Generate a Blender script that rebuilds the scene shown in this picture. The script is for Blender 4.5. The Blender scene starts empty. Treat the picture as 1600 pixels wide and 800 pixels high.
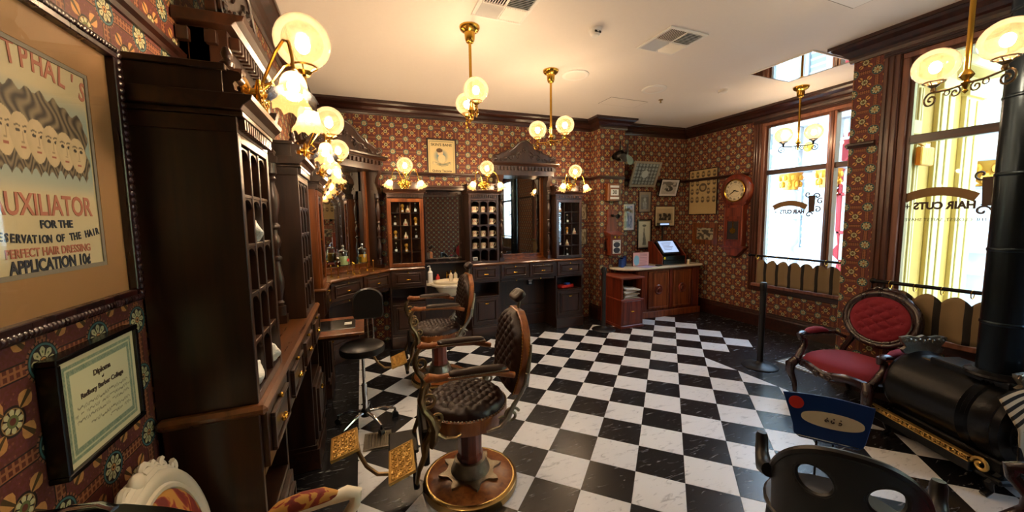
import bpy, bmesh, math, random
from mathutils import Vector, Matrix, Euler
random.seed(7)
PI = math.pi
SC = bpy.context.scene
COL = SC.collection

# ------------------------------------------------------------------ camera
cam = bpy.data.objects.new('camera', bpy.data.cameras.new('camera'))
COL.objects.link(cam)
_R = [[0.92632446, 0.37395711, 0.04559691], [-0.37650978, 0.92309160, 0.07837268], [-0.01278211, -0.08976621, 0.99588084]]
# columns of _R: camera right, forward, up in world space
_m = Matrix(((_R[0][0], _R[0][2], -_R[0][1], 0.0),
             (_R[1][0], _R[1][2], -_R[1][1], 0.0),
             (_R[2][0], _R[2][2], -_R[2][1], 1.709),
             (0, 0, 0, 1)))
cam.matrix_world = _m
cam.data.sensor_width = 36.0
cam.data.lens = 576.86 / 1600 * 36.0
cam.data.shift_y = -(400 - 393.73) / 1600.0
cam.data.clip_start = 0.05
SC.camera = cam

# ------------------------------------------------------------------ world
world = bpy.data.worlds.new('world'); SC.world = world; world.use_nodes = True
_n = world.node_tree.nodes; _l = world.node_tree.links
_bg = _n['Background']
_tc = _n.new('ShaderNodeTexCoord'); _sx = _n.new('ShaderNodeSeparateXYZ'); _cr = _n.new('ShaderNodeValToRGB')
_l.new(_tc.outputs['Generated'], _sx.inputs[0]); _l.new(_sx.outputs['Z'], _cr.inputs[0])
_cr.color_ramp.elements[0].position = 0.0; _cr.color_ramp.elements[0].color = (0.62, 0.81, 1.0, 1)
_cr.color_ramp.elements[1].position = 0.8; _cr.color_ramp.elements[1].color = (0.45, 0.66, 1.0, 1)
_l.new(_cr.outputs[0], _bg.inputs['Color'])
_bg.inputs['Strength'].default_value = 8.0
sun_d = bpy.data.lights.new('sun', 'SUN'); sun_d.energy = 1.6; sun_d.angle = 0.02; sun_d.color = (1.0, 0.95, 0.88)
sun = bpy.data.objects.new('sun', sun_d); COL.objects.link(sun)
sun.rotation_euler = Vector((0.55, 0.35, -0.8)).to_track_quat('-Z', 'Y').to_euler()   # shines from above the shop onto the street
def portal(x, y, z, w, h, rz):
    d = bpy.data.lights.new('window_portal', 'AREA'); d.shape = 'RECTANGLE'; d.size = w; d.size_y = h; d.energy = 1
    d.cycles.is_portal = True
    o = bpy.data.objects.new('window_portal', d); COL.objects.link(o)
    o.location = (x, y, z); o.rotation_euler = Euler((PI / 2, 0, rz))
portal(5.85, 3.05, 1.9, 1.75, 2.5, PI / 2)
portal(4.6, 1.26, 1.9, 1.08, 2.5, PI / 2)
portal(4.6, -1.78, 1.9, 1.95, 2.5, PI / 2)
SC.view_settings.view_transform = 'Standard'
SC.view_settings.look = 'None'
SC.view_settings.exposure = 1.08
SC.view_settings.gamma = 1.0
SC.view_settings.use_curve_mapping = False
SC.cycles.use_denoising = True
SC.cycles.max_bounces = 8
SC.cycles.diffuse_bounces = 4
SC.cycles.glossy_bounces = 4
SC.cycles.transparent_max_bounces = 12
SC.cycles.sample_clamp_indirect = 6.0
SC.cycles.caustics_reflective = False
SC.cycles.caustics_refractive = False
CE = 3.30          # ceiling height

# ------------------------------------------------------------------ materials
def hexc(h, k=1.0):
    h = h.lstrip('#'); out = []
    for i in (0, 2, 4):
        c = int(h[i:i + 2], 16) / 255
        out.append((c / 12.92 if c <= 0.04045 else ((c + 0.055) / 1.055) ** 2.4) * k)
    return (*out, 1)
def newmat(name):
    m = bpy.data.materials.new(name); m.use_nodes = True
    return m, m.node_tree.nodes, m.node_tree.links, m.node_tree.nodes['Principled BSDF']
def plain(name, col, rough=0.5, metal=0.0, bump=0.0, bscale=40, spec=0.5, vary=0.12, coat=0.0):
    m, N, L, P = newmat(name)
    c = hexc(col) if isinstance(col, str) else (*col, 1)
    P.inputs['Roughness'].default_value = rough; P.inputs['Metallic'].default_value = metal
    P.inputs['Specular IOR Level'].default_value = spec; P.inputs['Coat Weight'].default_value = coat
    tc = N.new('ShaderNodeTexCoord'); no = N.new('ShaderNodeTexNoise'); no.inputs['Scale'].default_value = bscale * 0.3
    no.inputs['Detail'].default_value = 3
    L.new(tc.outputs['Object'], no.inputs['Vector'])
    mx = N.new('ShaderNodeMix'); mx.data_type = 'RGBA'
    mx.inputs[6].default_value = tuple(v * (1 - vary) for v in c[:3]) + (1,)
    mx.inputs[7].default_value = tuple(min(1, v * (1 + vary)) for v in c[:3]) + (1,)
    L.new(no.outputs['Fac'], mx.inputs[0]); L.new(mx.outputs[2], P.inputs['Base Color'])
    if bump:
        n2 = N.new('ShaderNodeTexNoise'); n2.inputs['Scale'].default_value = bscale; n2.inputs['Detail'].default_value = 4
        L.new(tc.outputs['Object'], n2.inputs['Vector'])
        b = N.new('ShaderNodeBump'); b.inputs['Strength'].default_value = bump; b.inputs['Distance'].default_value = 0.01
        L.new(n2.outputs['Fac'], b.inputs['Height']); L.new(b.outputs[0], P.inputs['Normal'])
    return m
def wood(name, dark, light, rough=0.35, coat=0.25, axis='z', scale=1.0):
    m, N, L, P = newmat(name)
    tc = N.new('ShaderNodeTexCoord'); mp = N.new('ShaderNodeMapping')
    s = {'z': (22, 22, 1.6), 'x': (1.6, 22, 22), 'y': (22, 1.6, 22)}[axis]
    mp.inputs['Scale'].default_value = tuple(v * scale for v in s)
    oi = N.new('ShaderNodeObjectInfo'); cb = N.new('ShaderNodeCombineXYZ')
    mm = N.new('ShaderNodeMath'); mm.operation = 'MULTIPLY'; mm.inputs[1].default_value = 17.0
    L.new(oi.outputs['Random'], mm.inputs[0])
    for k in range(3): L.new(mm.outputs[0], cb.inputs[k])
    L.new(tc.outputs['Object'], mp.inputs['Vector']); L.new(cb.outputs[0], mp.inputs['Location'])
    no = N.new('ShaderNodeTexNoise'); no.inputs['Scale'].default_value = 1.0; no.inputs['Detail'].default_value = 5; no.inputs['Distortion'].default_value = 0.6
    L.new(mp.outputs[0], no.inputs['Vector'])
    cr = N.new('ShaderNodeValToRGB'); e = cr.color_ramp.elements
    e[0].position = 0.32; e[0].color = hexc(dark); e[1].position = 0.72; e[1].color = hexc(light)
    L.new(no.outputs['Fac'], cr.inputs[0]); L.new(cr.outputs[0], P.inputs['Base Color'])
    rr = N.new('ShaderNodeMapRange'); rr.inputs[3].default_value = rough - 0.07; rr.inputs[4].default_value = rough + 0.13
    L.new(no.outputs['Fac'], rr.inputs[0]); L.new(rr.outputs[0], P.inputs['Roughness'])
    b = N.new('ShaderNodeBump'); b.inputs['Strength'].default_value = 0.12; b.inputs['Distance'].default_value = 0.004
    L.new(no.outputs['Fac'], b.inputs['Height']); L.new(b.outputs[0], P.inputs['Normal'])
    P.inputs['Coat Weight'].default_value = coat; P.inputs['Coat Roughness'].default_value = 0.2
    return m
def emis(name, col, s):
    m = bpy.data.materials.new(name); m.use_nodes = True
    N = m.node_tree.nodes; N.clear(); L = m.node_tree.links
    o = N.new('ShaderNodeOutputMaterial'); e = N.new('ShaderNodeEmission')
    e.inputs[0].default_value = hexc(col); e.inputs[1].default_value = s; L.new(e.outputs[0], o.inputs[0])
    return m
def shade_glass(name, col, s, tr=0.4, etched=True):
    """lit frosted shade: lets part of the bulb through, glows itself, glossy skin"""
    m = bpy.data.materials.new(name); m.use_nodes = True
    N = m.node_tree.nodes; N.clear(); L = m.node_tree.links
    o = N.new('ShaderNodeOutputMaterial'); e = N.new('ShaderNodeEmission'); t = N.new('ShaderNodeBsdfTransparent')
    d = N.new('ShaderNodeBsdfTranslucent'); g = N.new('ShaderNodeBsdfGlossy'); g.inputs['Roughness'].default_value = 0.15
    e.inputs[0].default_value = hexc(col); e.inputs[1].default_value = s
    d.inputs[0].default_value = (0.05, 0.037, 0.02, 1)
    t.inputs[0].default_value = (1, 0.93, 0.8, 1)
    a = N.new('ShaderNodeMixShader'); a.inputs[0].default_value = tr
    ad = N.new('ShaderNodeAddShader'); L.new(e.outputs[0], ad.inputs[0]); L.new(d.outputs[0], ad.inputs[1])
    L.new(ad.outputs[0], a.inputs[1]); L.new(t.outputs[0], a.inputs[2])
    if etched:
        tc = N.new('ShaderNodeTexCoord'); v = N.new('ShaderNodeTexVoronoi'); v.inputs['Scale'].default_value = 55
        L.new(tc.outputs['Object'], v.inputs['Vector'])
        mr = N.new('ShaderNodeMapRange'); mr.inputs[1].default_value = 0.1; mr.inputs[2].default_value = 0.5
        mr.inputs[3].default_value = tr + 0.2; mr.inputs[4].default_value = tr - 0.1
        L.new(v.outputs['Distance'], mr.inputs[0]); L.new(mr.outputs[0], a.inputs[0])
    b = N.new('ShaderNodeMixShader'); lw = N.new('ShaderNodeFresnel'); lw.inputs[0].default_value = 1.35
    L.new(lw.outputs[0], b.inputs[0]); L.new(a.outputs[0], b.inputs[1]); L.new(g.outputs[0], b.inputs[2])
    L.new(b.outputs[0], o.inputs[0])
    return m
def glassy(name, tint=(1, 1, 1), refl=1.45, extra=0.0, rough=0.02):
    m = bpy.data.materials.new(name); m.use_nodes = True
    N = m.node_tree.nodes; N.clear(); L = m.node_tree.links
    o = N.new('ShaderNodeOutputMaterial'); t = N.new('ShaderNodeBsdfTransparent'); g = N.new('ShaderNodeBsdfGlossy')
    t.inputs[0].default_value = (*tint, 1); g.inputs['Roughness'].default_value = rough
    f = N.new('ShaderNodeFresnel'); f.inputs[0].default_value = refl
    ad = N.new('ShaderNodeMath'); ad.operation = 'ADD'; ad.use_clamp = True; ad.inputs[1].default_value = extra
    L.new(f.outputs[0], ad.inputs[0])
    ge = N.new('ShaderNodeNewGeometry'); fr = N.new('ShaderNodeMath'); fr.operation = 'SUBTRACT'; fr.inputs[0].default_value = 1.0; L.new(ge.outputs['Backfacing'], fr.inputs[1])
    mu = N.new('ShaderNodeMath'); mu.operation = 'MULTIPLY'; L.new(ad.outputs[0], mu.inputs[0]); L.new(fr.outputs[0], mu.inputs[1])
    x = N.new('ShaderNodeMixShader'); L.new(mu.outputs[0], x.inputs[0]); L.new(t.outputs[0], x.inputs[1]); L.new(g.outputs[0], x.inputs[2])
    L.new(x.outputs[0], o.inputs[0])
    return m

class X:
    """tiny expression language that grows Math nodes"""
    N = None; L = None
    def __init__(s, v): s.v = v
    @staticmethod
    def op(o, *a, clamp=False):
        n = X.N.new('ShaderNodeMath'); n.operation = o; n.use_clamp = clamp
        for i, q in enumerate(a):
            q = q.v if isinstance(q, X) else q
            if isinstance(q, (int, float)): n.inputs[i].default_value = q
            else: X.L.new(q, n.inputs[i])
        return X(n.outputs[0])
    def __add__(s, o): return X.op('ADD', s, o)
    __radd__ = __add__
    def __sub__(s, o): return X.op('SUBTRACT', s, o)
    def __rsub__(s, o): return X.op('SUBTRACT', o, s)
    def __mul__(s, o): return X.op('MULTIPLY', s, o)
    __rmul__ = __mul__
    def __truediv__(s, o): return X.op('DIVIDE', s, o)
    def fr(s): return X.op('FRACT', s)
    def ab(s): return X.op('ABSOLUTE', s)
    def lt(s, o): return X.op('LESS_THAN', s, o)
    def gt(s, o): return X.op('GREATER_THAN', s, o)
def mixc(f, a, b):
    n = X.N.new('ShaderNodeMix'); n.data_type = 'RGBA'
    X.L.new(f.v, n.inputs[0])
    for i, q in ((6, a), (7, b)):
        if isinstance(q, tuple): n.inputs[i].default_value = q
        else: X.L.new(q, n.inputs[i])
    return n.outputs[2]

def wallpaper():
    m, N, L, P = newmat('victorian_wallpaper'); X.N, X.L = N, L
    uv = N.new('ShaderNodeUVMap'); uv.uv_map = 'UVMap'; sp = N.new('ShaderNodeSeparateXYZ'); L.new(uv.outputs[0], sp.inputs[0])
    p = 0.1775
    u = X(sp.outputs[0]) / p; v = X(sp.outputs[1]) / p
    no = N.new('ShaderNodeTexNoise'); no.inputs['Scale'].default_value = 130; no.inputs['Detail'].default_value = 4; L.new(uv.outputs[0], no.inputs['Vector'])
    nz = X(no.outputs['Fac'])
    def loc(du, dv):
        a = (u + (0.5 + du)).fr() - 0.5; b = (v + (0.5 + dv)).fr() - 0.5
        r = X.op('SQRT', a * a + b * b); t = X.op('ARCTAN2', b, a)
        return a, b, r, t
    a, b, r, t = loc(0, 0); a2, b2, r2, t2 = loc(0.5, 0.5)
    rust = hexc('#5f3024'); rose = hexc('#613034'); dark = hexc('#1d1512'); org = hexc('#bd8a52'); teal = hexc('#3d6b70'); cream = hexc('#b9b78e'); grn = hexc('#5f6a3f'); olive = hexc('#4b3a1e')
    col = mixc(X.op('MULTIPLY', (nz - 0.46), 9.0, clamp=True), rust, rose)
    # mottled small print in the ground
    vo = N.new('ShaderNodeTexVoronoi'); vo.inputs['Scale'].default_value = 75; L.new(uv.outputs[0], vo.inputs['Vector'])
    col = mixc(X(vo.outputs['Distance']).lt(0.22), col, hexc('#774a38'))
    # greek-key bands running between the ringed rosettes
    kb = (u * 12).fr(); kc = (v * 12).fr()
    band = X.op('MAXIMUM', a.ab().lt(0.075) * 1.0, b.ab().lt(0.075) * 1.0)
    key = X.op('MAXIMUM', kb.lt(0.38) * kc.gt(0.25), kc.lt(0.32) * 1.0)
    col = mixc(band * 0.9, col, hexc('#5a2a1a'))
    col = mixc(band * key, col, hexc('#8e5e3e'))
    edge = X.op('MAXIMUM', (a.ab() - 0.083).ab().lt(0.009), (b.ab() - 0.083).ab().lt(0.009))
    col = mixc(edge, col, dark)
    # leafed rosettes
    c4 = X.op('COSINE', t2 * 4)
    leaf = (r2 - 0.255).ab().lt((0.25 - c4) * 0.085) * c4.lt(-0.1)
    split = X.op('SINE', t2 * 2).ab().gt(0.985)
    col = mixc(r2.lt(0.17), col, dark)
    col = mixc(leaf, col, org)
    col = mixc(leaf * split, col, olive)
    col = mixc(r2.lt(0.142 + 0.0 * r2), col, hexc('#93774a'))
    col = mixc(r2.lt(X.op('COSINE', t2 * 8) * 0.014 + 0.122), col, cream)
    col = mixc(r2.lt(0.072), col, grn)
    col = mixc((r2 - 0.1).ab().lt(0.03) * X.op('COSINE', t2 * 8).lt(-0.75), col, dark)
    col = mixc(r2.lt(0.04), col, rust)
    # ringed rosettes
    col = mixc(r.lt(0.262), col, hexc('#8a5a40'))
    col = mixc(r.lt(0.232), col, dark)
    col = mixc((r - 0.247).ab().lt(0.018) * X.op('SINE', t * 26).gt(0.55), col, dark)
    col = mixc(r.lt(0.218), col, teal)
    col = mixc(r.lt(0.192), col, dark)
    pet = r.lt(X.op('COSINE', t * 8) * 0.02 + 0.162)
    col = mixc(pet, col, cream)
    col = mixc((r - 0.11).ab().lt(0.045) * X.op('COSINE', t * 8).lt(-0.72), col, dark)
    dot = (r - 0.115).ab().lt(0.016) * X.op('COSINE', t * 8).gt(0.75)
    col = mixc(dot, col, grn)
    col = mixc(r.lt(0.06), col, dark); col = mixc(r.lt(0.048), col, org); col = mixc(r.lt(0.022), col, dark)
    mu = N.new('ShaderNodeMix'); mu.data_type = 'RGBA'; mu.blend_type = 'MULTIPLY'; mu.inputs[0].default_value = 0.35
    L.new(col, mu.inputs[6]); L.new(no.outputs['Fac'], mu.inputs[7])
    hs = N.new('ShaderNodeHueSaturation'); hs.inputs['Value'].default_value = 1.2; L.new(mu.outputs[2], hs.inputs['Color'])
    L.new(hs.outputs[0], P.inputs['Base Color']); P.inputs['Roughness'].default_value = 0.6; P.inputs['Specular IOR Level'].default_value = 0.3
    return m
def tile_mat(name, white):
    m, N, L, P = newmat(name); X.N, X.L = N, L
    geo = N.new('ShaderNodeNewGeometry'); oi = N.new('ShaderNodeObjectInfo')
    mp = N.new('ShaderNodeMapping'); mp.inputs['Rotation'].default_value = (0, 0, PI / 4 if not white else -PI / 4)
    mp.inputs['Scale'].default_value = (7, 45, 7) if not white else (9, 30, 9)
    L.new(geo.outputs['Position'], mp.inputs['Vector'])
    cb = N.new('ShaderNodeCombineXYZ'); mm = X(oi.outputs['Random']) * 60
    L.new(mm.v, cb.inputs[0]); L.new(mm.v, cb.inputs[1])
    va = N.new('ShaderNodeVectorMath'); va.operation = 'ADD'; L.new(mp.outputs[0], va.inputs[0]); L.new(cb.outputs[0], va.inputs[1])
    no = N.new('ShaderNodeTexNoise'); no.inputs['Scale'].default_value = 1.0; no.inputs['Detail'].default_value = 5; no.inputs['Roughness'].default_value = 0.65; no.inputs['Distortion'].default_value = 0.8
    L.new(va.outputs[0], no.inputs['Vector'])
    cr = N.new('ShaderNodeValToRGB'); e = cr.color_ramp.elements
    if white:
        e[0].position = 0.30; e[0].color = (0.42, 0.44, 0.47, 1); e[1].position = 0.44; e[1].color = (0.76, 0.78, 0.80, 1)
    else:
        e[0].position = 0.60; e[0].color = (0.009, 0.009, 0.011, 1); e[1].position = 0.74; e[1].color = (0.36, 0.37, 0.39, 1)
    L.new(no.outputs['Fac'], cr.inputs[0])
    L.new(cr.outputs[0], P.inputs['Base Color'])
    P.inputs['Roughness'].default_value = 0.27 if not white else 0.33
    b = N.new('ShaderNodeBump'); b.inputs['Strength'].default_value = 0.03; b.inputs['Distance'].default_value = 0.01
    n2 = N.new('ShaderNodeTexNoise'); n2.inputs['Scale'].default_value = 6; L.new(geo.outputs['Position'], n2.inputs['Vector'])
    L.new(n2.outputs['Fac'], b.inputs['Height']); L.new(b.outputs[0], P.inputs['Normal'])
    return m
def attr_mat(name, rough=0.6):
    m, N, L, P = newmat(name)
    a = N.new('ShaderNodeVertexColor'); a.layer_name = 'Col'; L.new(a.outputs[0], P.inputs['Base Color'])
    P.inputs['Roughness'].default_value = rough
    return m

M = {}
M['wall'] = wallpaper()
M['walnut'] = wood('dark_walnut', '#170b05', '#3b1f0f', 0.34, 0.3)
M['walnutx'] = wood('dark_walnut_rail', '#1a0d06', '#40220f', 0.34, 0.3, 'x')
M['walnut_top'] = wood('worktop_walnut', '#3c200c', '#7a4820', 0.27, 0.5, 'x')
M['oak'] = wood('amber_oak', '#4a220a', '#8a4c1c', 0.3, 0.4)
M['trimx'] = wood('mahogany_trim', '#190a06', '#3c1a0f', 0.3, 0.35, 'x')
M['trimz'] = wood('mahogany_trim_upright', '#2c130a', '#5d3320', 0.3, 0.35)
M['sashz'] = wood('reddish_sash', '#5a3324', '#8b5a44', 0.4, 0.2)
M['red_wood'] = wood('red_mahogany', '#4a160c', '#8a3a20', 0.32, 0.35)
M['red_woodx'] = wood('red_mahogany_rail', '#541b0f', '#94432a', 0.32, 0.35, 'x')
M['counter_wood'] = wood('counter_cherry', '#5a2412', '#9a5228', 0.32, 0.35)
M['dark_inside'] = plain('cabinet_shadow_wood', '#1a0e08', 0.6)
M['brass'] = plain('brass', '#c79a3e', 0.22, 1.0, vary=0.15)
M['gilt'] = plain('worn_gilt', '#dcb466', 0.38, 0.85, bump=0.3, bscale=60)
M['black_iron'] = plain('black_iron', '#14110f', 0.35, 0.7)
M['nickel'] = plain('tarnished_nickel', '#8d8474', 0.3, 1.0, bump=0.35, bscale=70, vary=0.4)
M['chrome'] = plain('chrome', '#d8dadd', 0.1, 1.0)
M['bronze'] = plain('bronzed_iron', '#8a7454', 0.3, 1.0, bump=0.4, bscale=60, vary=0.5)
M['leather'] = plain('brown_leather', '#200d06', 0.38, 0.0, bump=0.06, bscale=160, spec=0.35, coat=0.08, vary=0.4)
M['chair_oak'] = wood('chair_amber_wood', '#6e3610', '#a8642c', 0.3, 0.35)
M['rimbrass'] = plain('aged_brass_rim', '#a58855', 0.25, 1.0, vary=0.3)
M['black_vinyl'] = plain('black_vinyl', '#0d0c0c', 0.35, 0.0, bump=0.08, bscale=200)
M['black_plastic'] = plain('black_plastic', '#0c0b0b', 0.38, 0.0, bump=0.05, bscale=200)
M['velvet'] = plain('crimson_velvet', '#7d0f22', 0.8, 0.0, bump=0.25, bscale=400, vary=0.25)
M['velvet'].node_tree.nodes['Principled BSDF'].inputs['Sheen Weight'].default_value = 0.4
M['velvet'].node_tree.nodes['Principled BSDF'].inputs['Sheen Tint'].default_value = (0.9, 0.25, 0.4, 1)
M['mahog'] = wood('dark_carved_frame', '#14080a', '#331415', 0.25, 0.5)
M['plaster'] = plain('ceiling_paint', '#e6dfd6', 0.85, 0.0, bump=0.05, bscale=90, vary=0.02)
M['white_pl'] = plain('white_plastic', '#e8e6e0', 0.5, vary=0.03)
M['marble'] = plain('cream_marble', '#d9d0bf', 0.25, vary=0.15, bscale=20)
M['china'] = plain('cream_china', '#ddd0b4', 0.25, vary=0.06)
M['towel'] = plain('white_towel', '#eceae4', 0.9, bump=0.5, bscale=150, vary=0.04)
M['ivory_paint'] = plain('ivory_painted_wood', '#dcd2bd', 0.35, vary=0.08, coat=0.2)
M['cream_paint'] = plain('cream_yellow_paint', '#dccb86', 0.5, vary=0.08)
M['cream_dark'] = plain('ochre_yellow_paint', '#b8923f', 0.5, vary=0.12)
M['white_paint'] = plain('white_exterior_paint', '#ccd3d8', 0.6, vary=0.04)
M['red_paint'] = plain('red_exterior_paint', '#b3202a', 0.5, vary=0.1)
M['green_paint'] = plain('green_lamp_paint', '#1f6a4a', 0.4, vary=0.1)
M['paving'] = plain('street_paving', '#8f8a84', 0.8, bump=0.2, bscale=30)
M['gold_leaf'] = plain('gold_leaf_ornament', '#e0a53c', 0.35, 0.6, bump=0.5, bscale=25)
M['mirror'] = plain('mirror_silver', '#d4d2cc', 0.015, 1.0, vary=0.0)
M['glass'] = glassy('window_glass', (0.96, 0.99, 0.98), 1.4)
M['cab_glass'] = glassy('cabinet_glass', (0.92, 0.93, 0.92), 1.45, 0.05)
M['pic_glass'] = glassy('picture_glass', (0.98, 0.98, 0.97), 1.4)
M['bottle_glass'] = glassy('clear_bottle_glass', (0.80, 0.86, 0.78), 1.5, 0.08)
M['amber_glass'] = glassy('amber_bottle_glass', (0.65, 0.33, 0.08), 1.5, 0.06)
M['tonic'] = plain('amber_tonic', '#c08a30', 0.2)
M['greentonic'] = plain('pale_green_tonic', '#b9c49a', 0.2)
M['blue_plastic'] = plain('blue_plastic', '#1c3f86', 0.4)
M['screen'] = emis('screen_glow', '#8fa0bf', 0.9)
M['printed'] = attr_mat('printed_paper', 0.6)
M['paper'] = plain('aged_paper', '#d8cba6', 0.7, vary=0.06)
M['white_paper'] = plain('white_paper', '#dedfe0', 0.7, vary=0.04)
M['mat_tan'] = plain('tan_picture_mat', '#a87e50', 0.7, vary=0.05)
M['mat_grey'] = plain('grey_picture_mat', '#8d8578', 0.7, vary=0.05)
M['ink'] = plain('dark_ink', '#2a3040', 0.7)
M['ink_red'] = plain('faded_red_ink', '#c27a63', 0.7)
M['ink_brown'] = plain('brown_ink', '#3c3026', 0.7)
M['sign_ink'] = plain('window_sign_paint', '#3a2414', 0.6)
M['sign_tan'] = plain('window_ribbon_paint', '#7a5a30', 0.6)
M['black_paint'] = plain('black_gloss_paint', '#0a0909', 0.25)
M['stove'] = plain('blackened_cast_iron', '#121417', 0.28, 0.55, bump=0.15, bscale=30, vary=0.3)
M['pipe'] = plain('blued_steel_pipe', '#2a343c', 0.26, 0.85, bump=0.04, bscale=12, vary=0.25)
M['navy'] = plain('navy_sign_paint', '#0d2f66', 0.35)
M['rust_red'] = plain('red_sign_badge', '#c02c20', 0.5, vary=0.15)
M['bulb'] = emis('lit_bulb', '#ffdfbc', 335.0)
M['globe'] = shade_glass('etched_globe_glass', '#ffa048', 0.32, 0.6)
M['tulip'] = shade_glass('tulip_shade_glass', '#ffb866', 1.15, 0.28, False)
M['tile_b'] = tile_mat('black_vinyl_tile', False)
M['tile_w'] = tile_mat('white_vinyl_tile', True)
M['fan_metal'] = plain('dark_green_fan_metal', '#4c4c46', 0.35, 0.6)
M['rope'] = plain('black_belt_post', '#101113', 0.45)
def stripes(name, cols, axis=0, freq=20.0, duty=0.5):
    m, N, L, P = newmat(name); X.N, X.L = N, L
    tc = N.new('ShaderNodeTexCoord'); sp = N.new('ShaderNodeSeparateXYZ'); L.new(tc.outputs['Object'], sp.inputs[0])
    c = mixc((X(sp.outputs[axis]) * freq).fr().lt(duty), hexc(cols[0]), hexc(cols[1]))
    L.new(c, P.inputs['Base Color']); P.inputs['Roughness'].default_value = 0.85
    return m
M['curtain'] = stripes('striped_cafe_curtain', ('#85704f', '#1d1713'), 0, 5.9, 0.24)
M['barber_stripe'] = stripes('black_cream_stripe', ('#cfc3a6', '#141210'), 0, 55, 0.5)
def floral():
    m, N, L, P = newmat('floral_upholstery')
    tc = N.new('ShaderNodeTexCoord'); no = N.new('ShaderNodeTexNoise'); no.inputs['Scale'].default_value = 9; no.inputs['Detail'].default_value = 2; no.inputs['Distortion'].default_value = 2.5
    L.new(tc.outputs['Object'], no.inputs['Vector'])
    cr = N.new('ShaderNodeValToRGB'); e = cr.color_ramp.elements; e[0].position = 0.50; e[0].color = hexc('#b5813a'); e[1].position = 0.53; e[1].color = hexc('#8c2a1a')
    x = cr.color_ramp.elements.new(0.62); x.color = hexc('#6b1c14'); L.new(no.outputs['Fac'], cr.inputs[0]); L.new(cr.outputs[0], P.inputs['Base Color'])
    P.inputs['Roughness'].default_value = 0.7
    return m
M['floral'] = floral()

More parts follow.
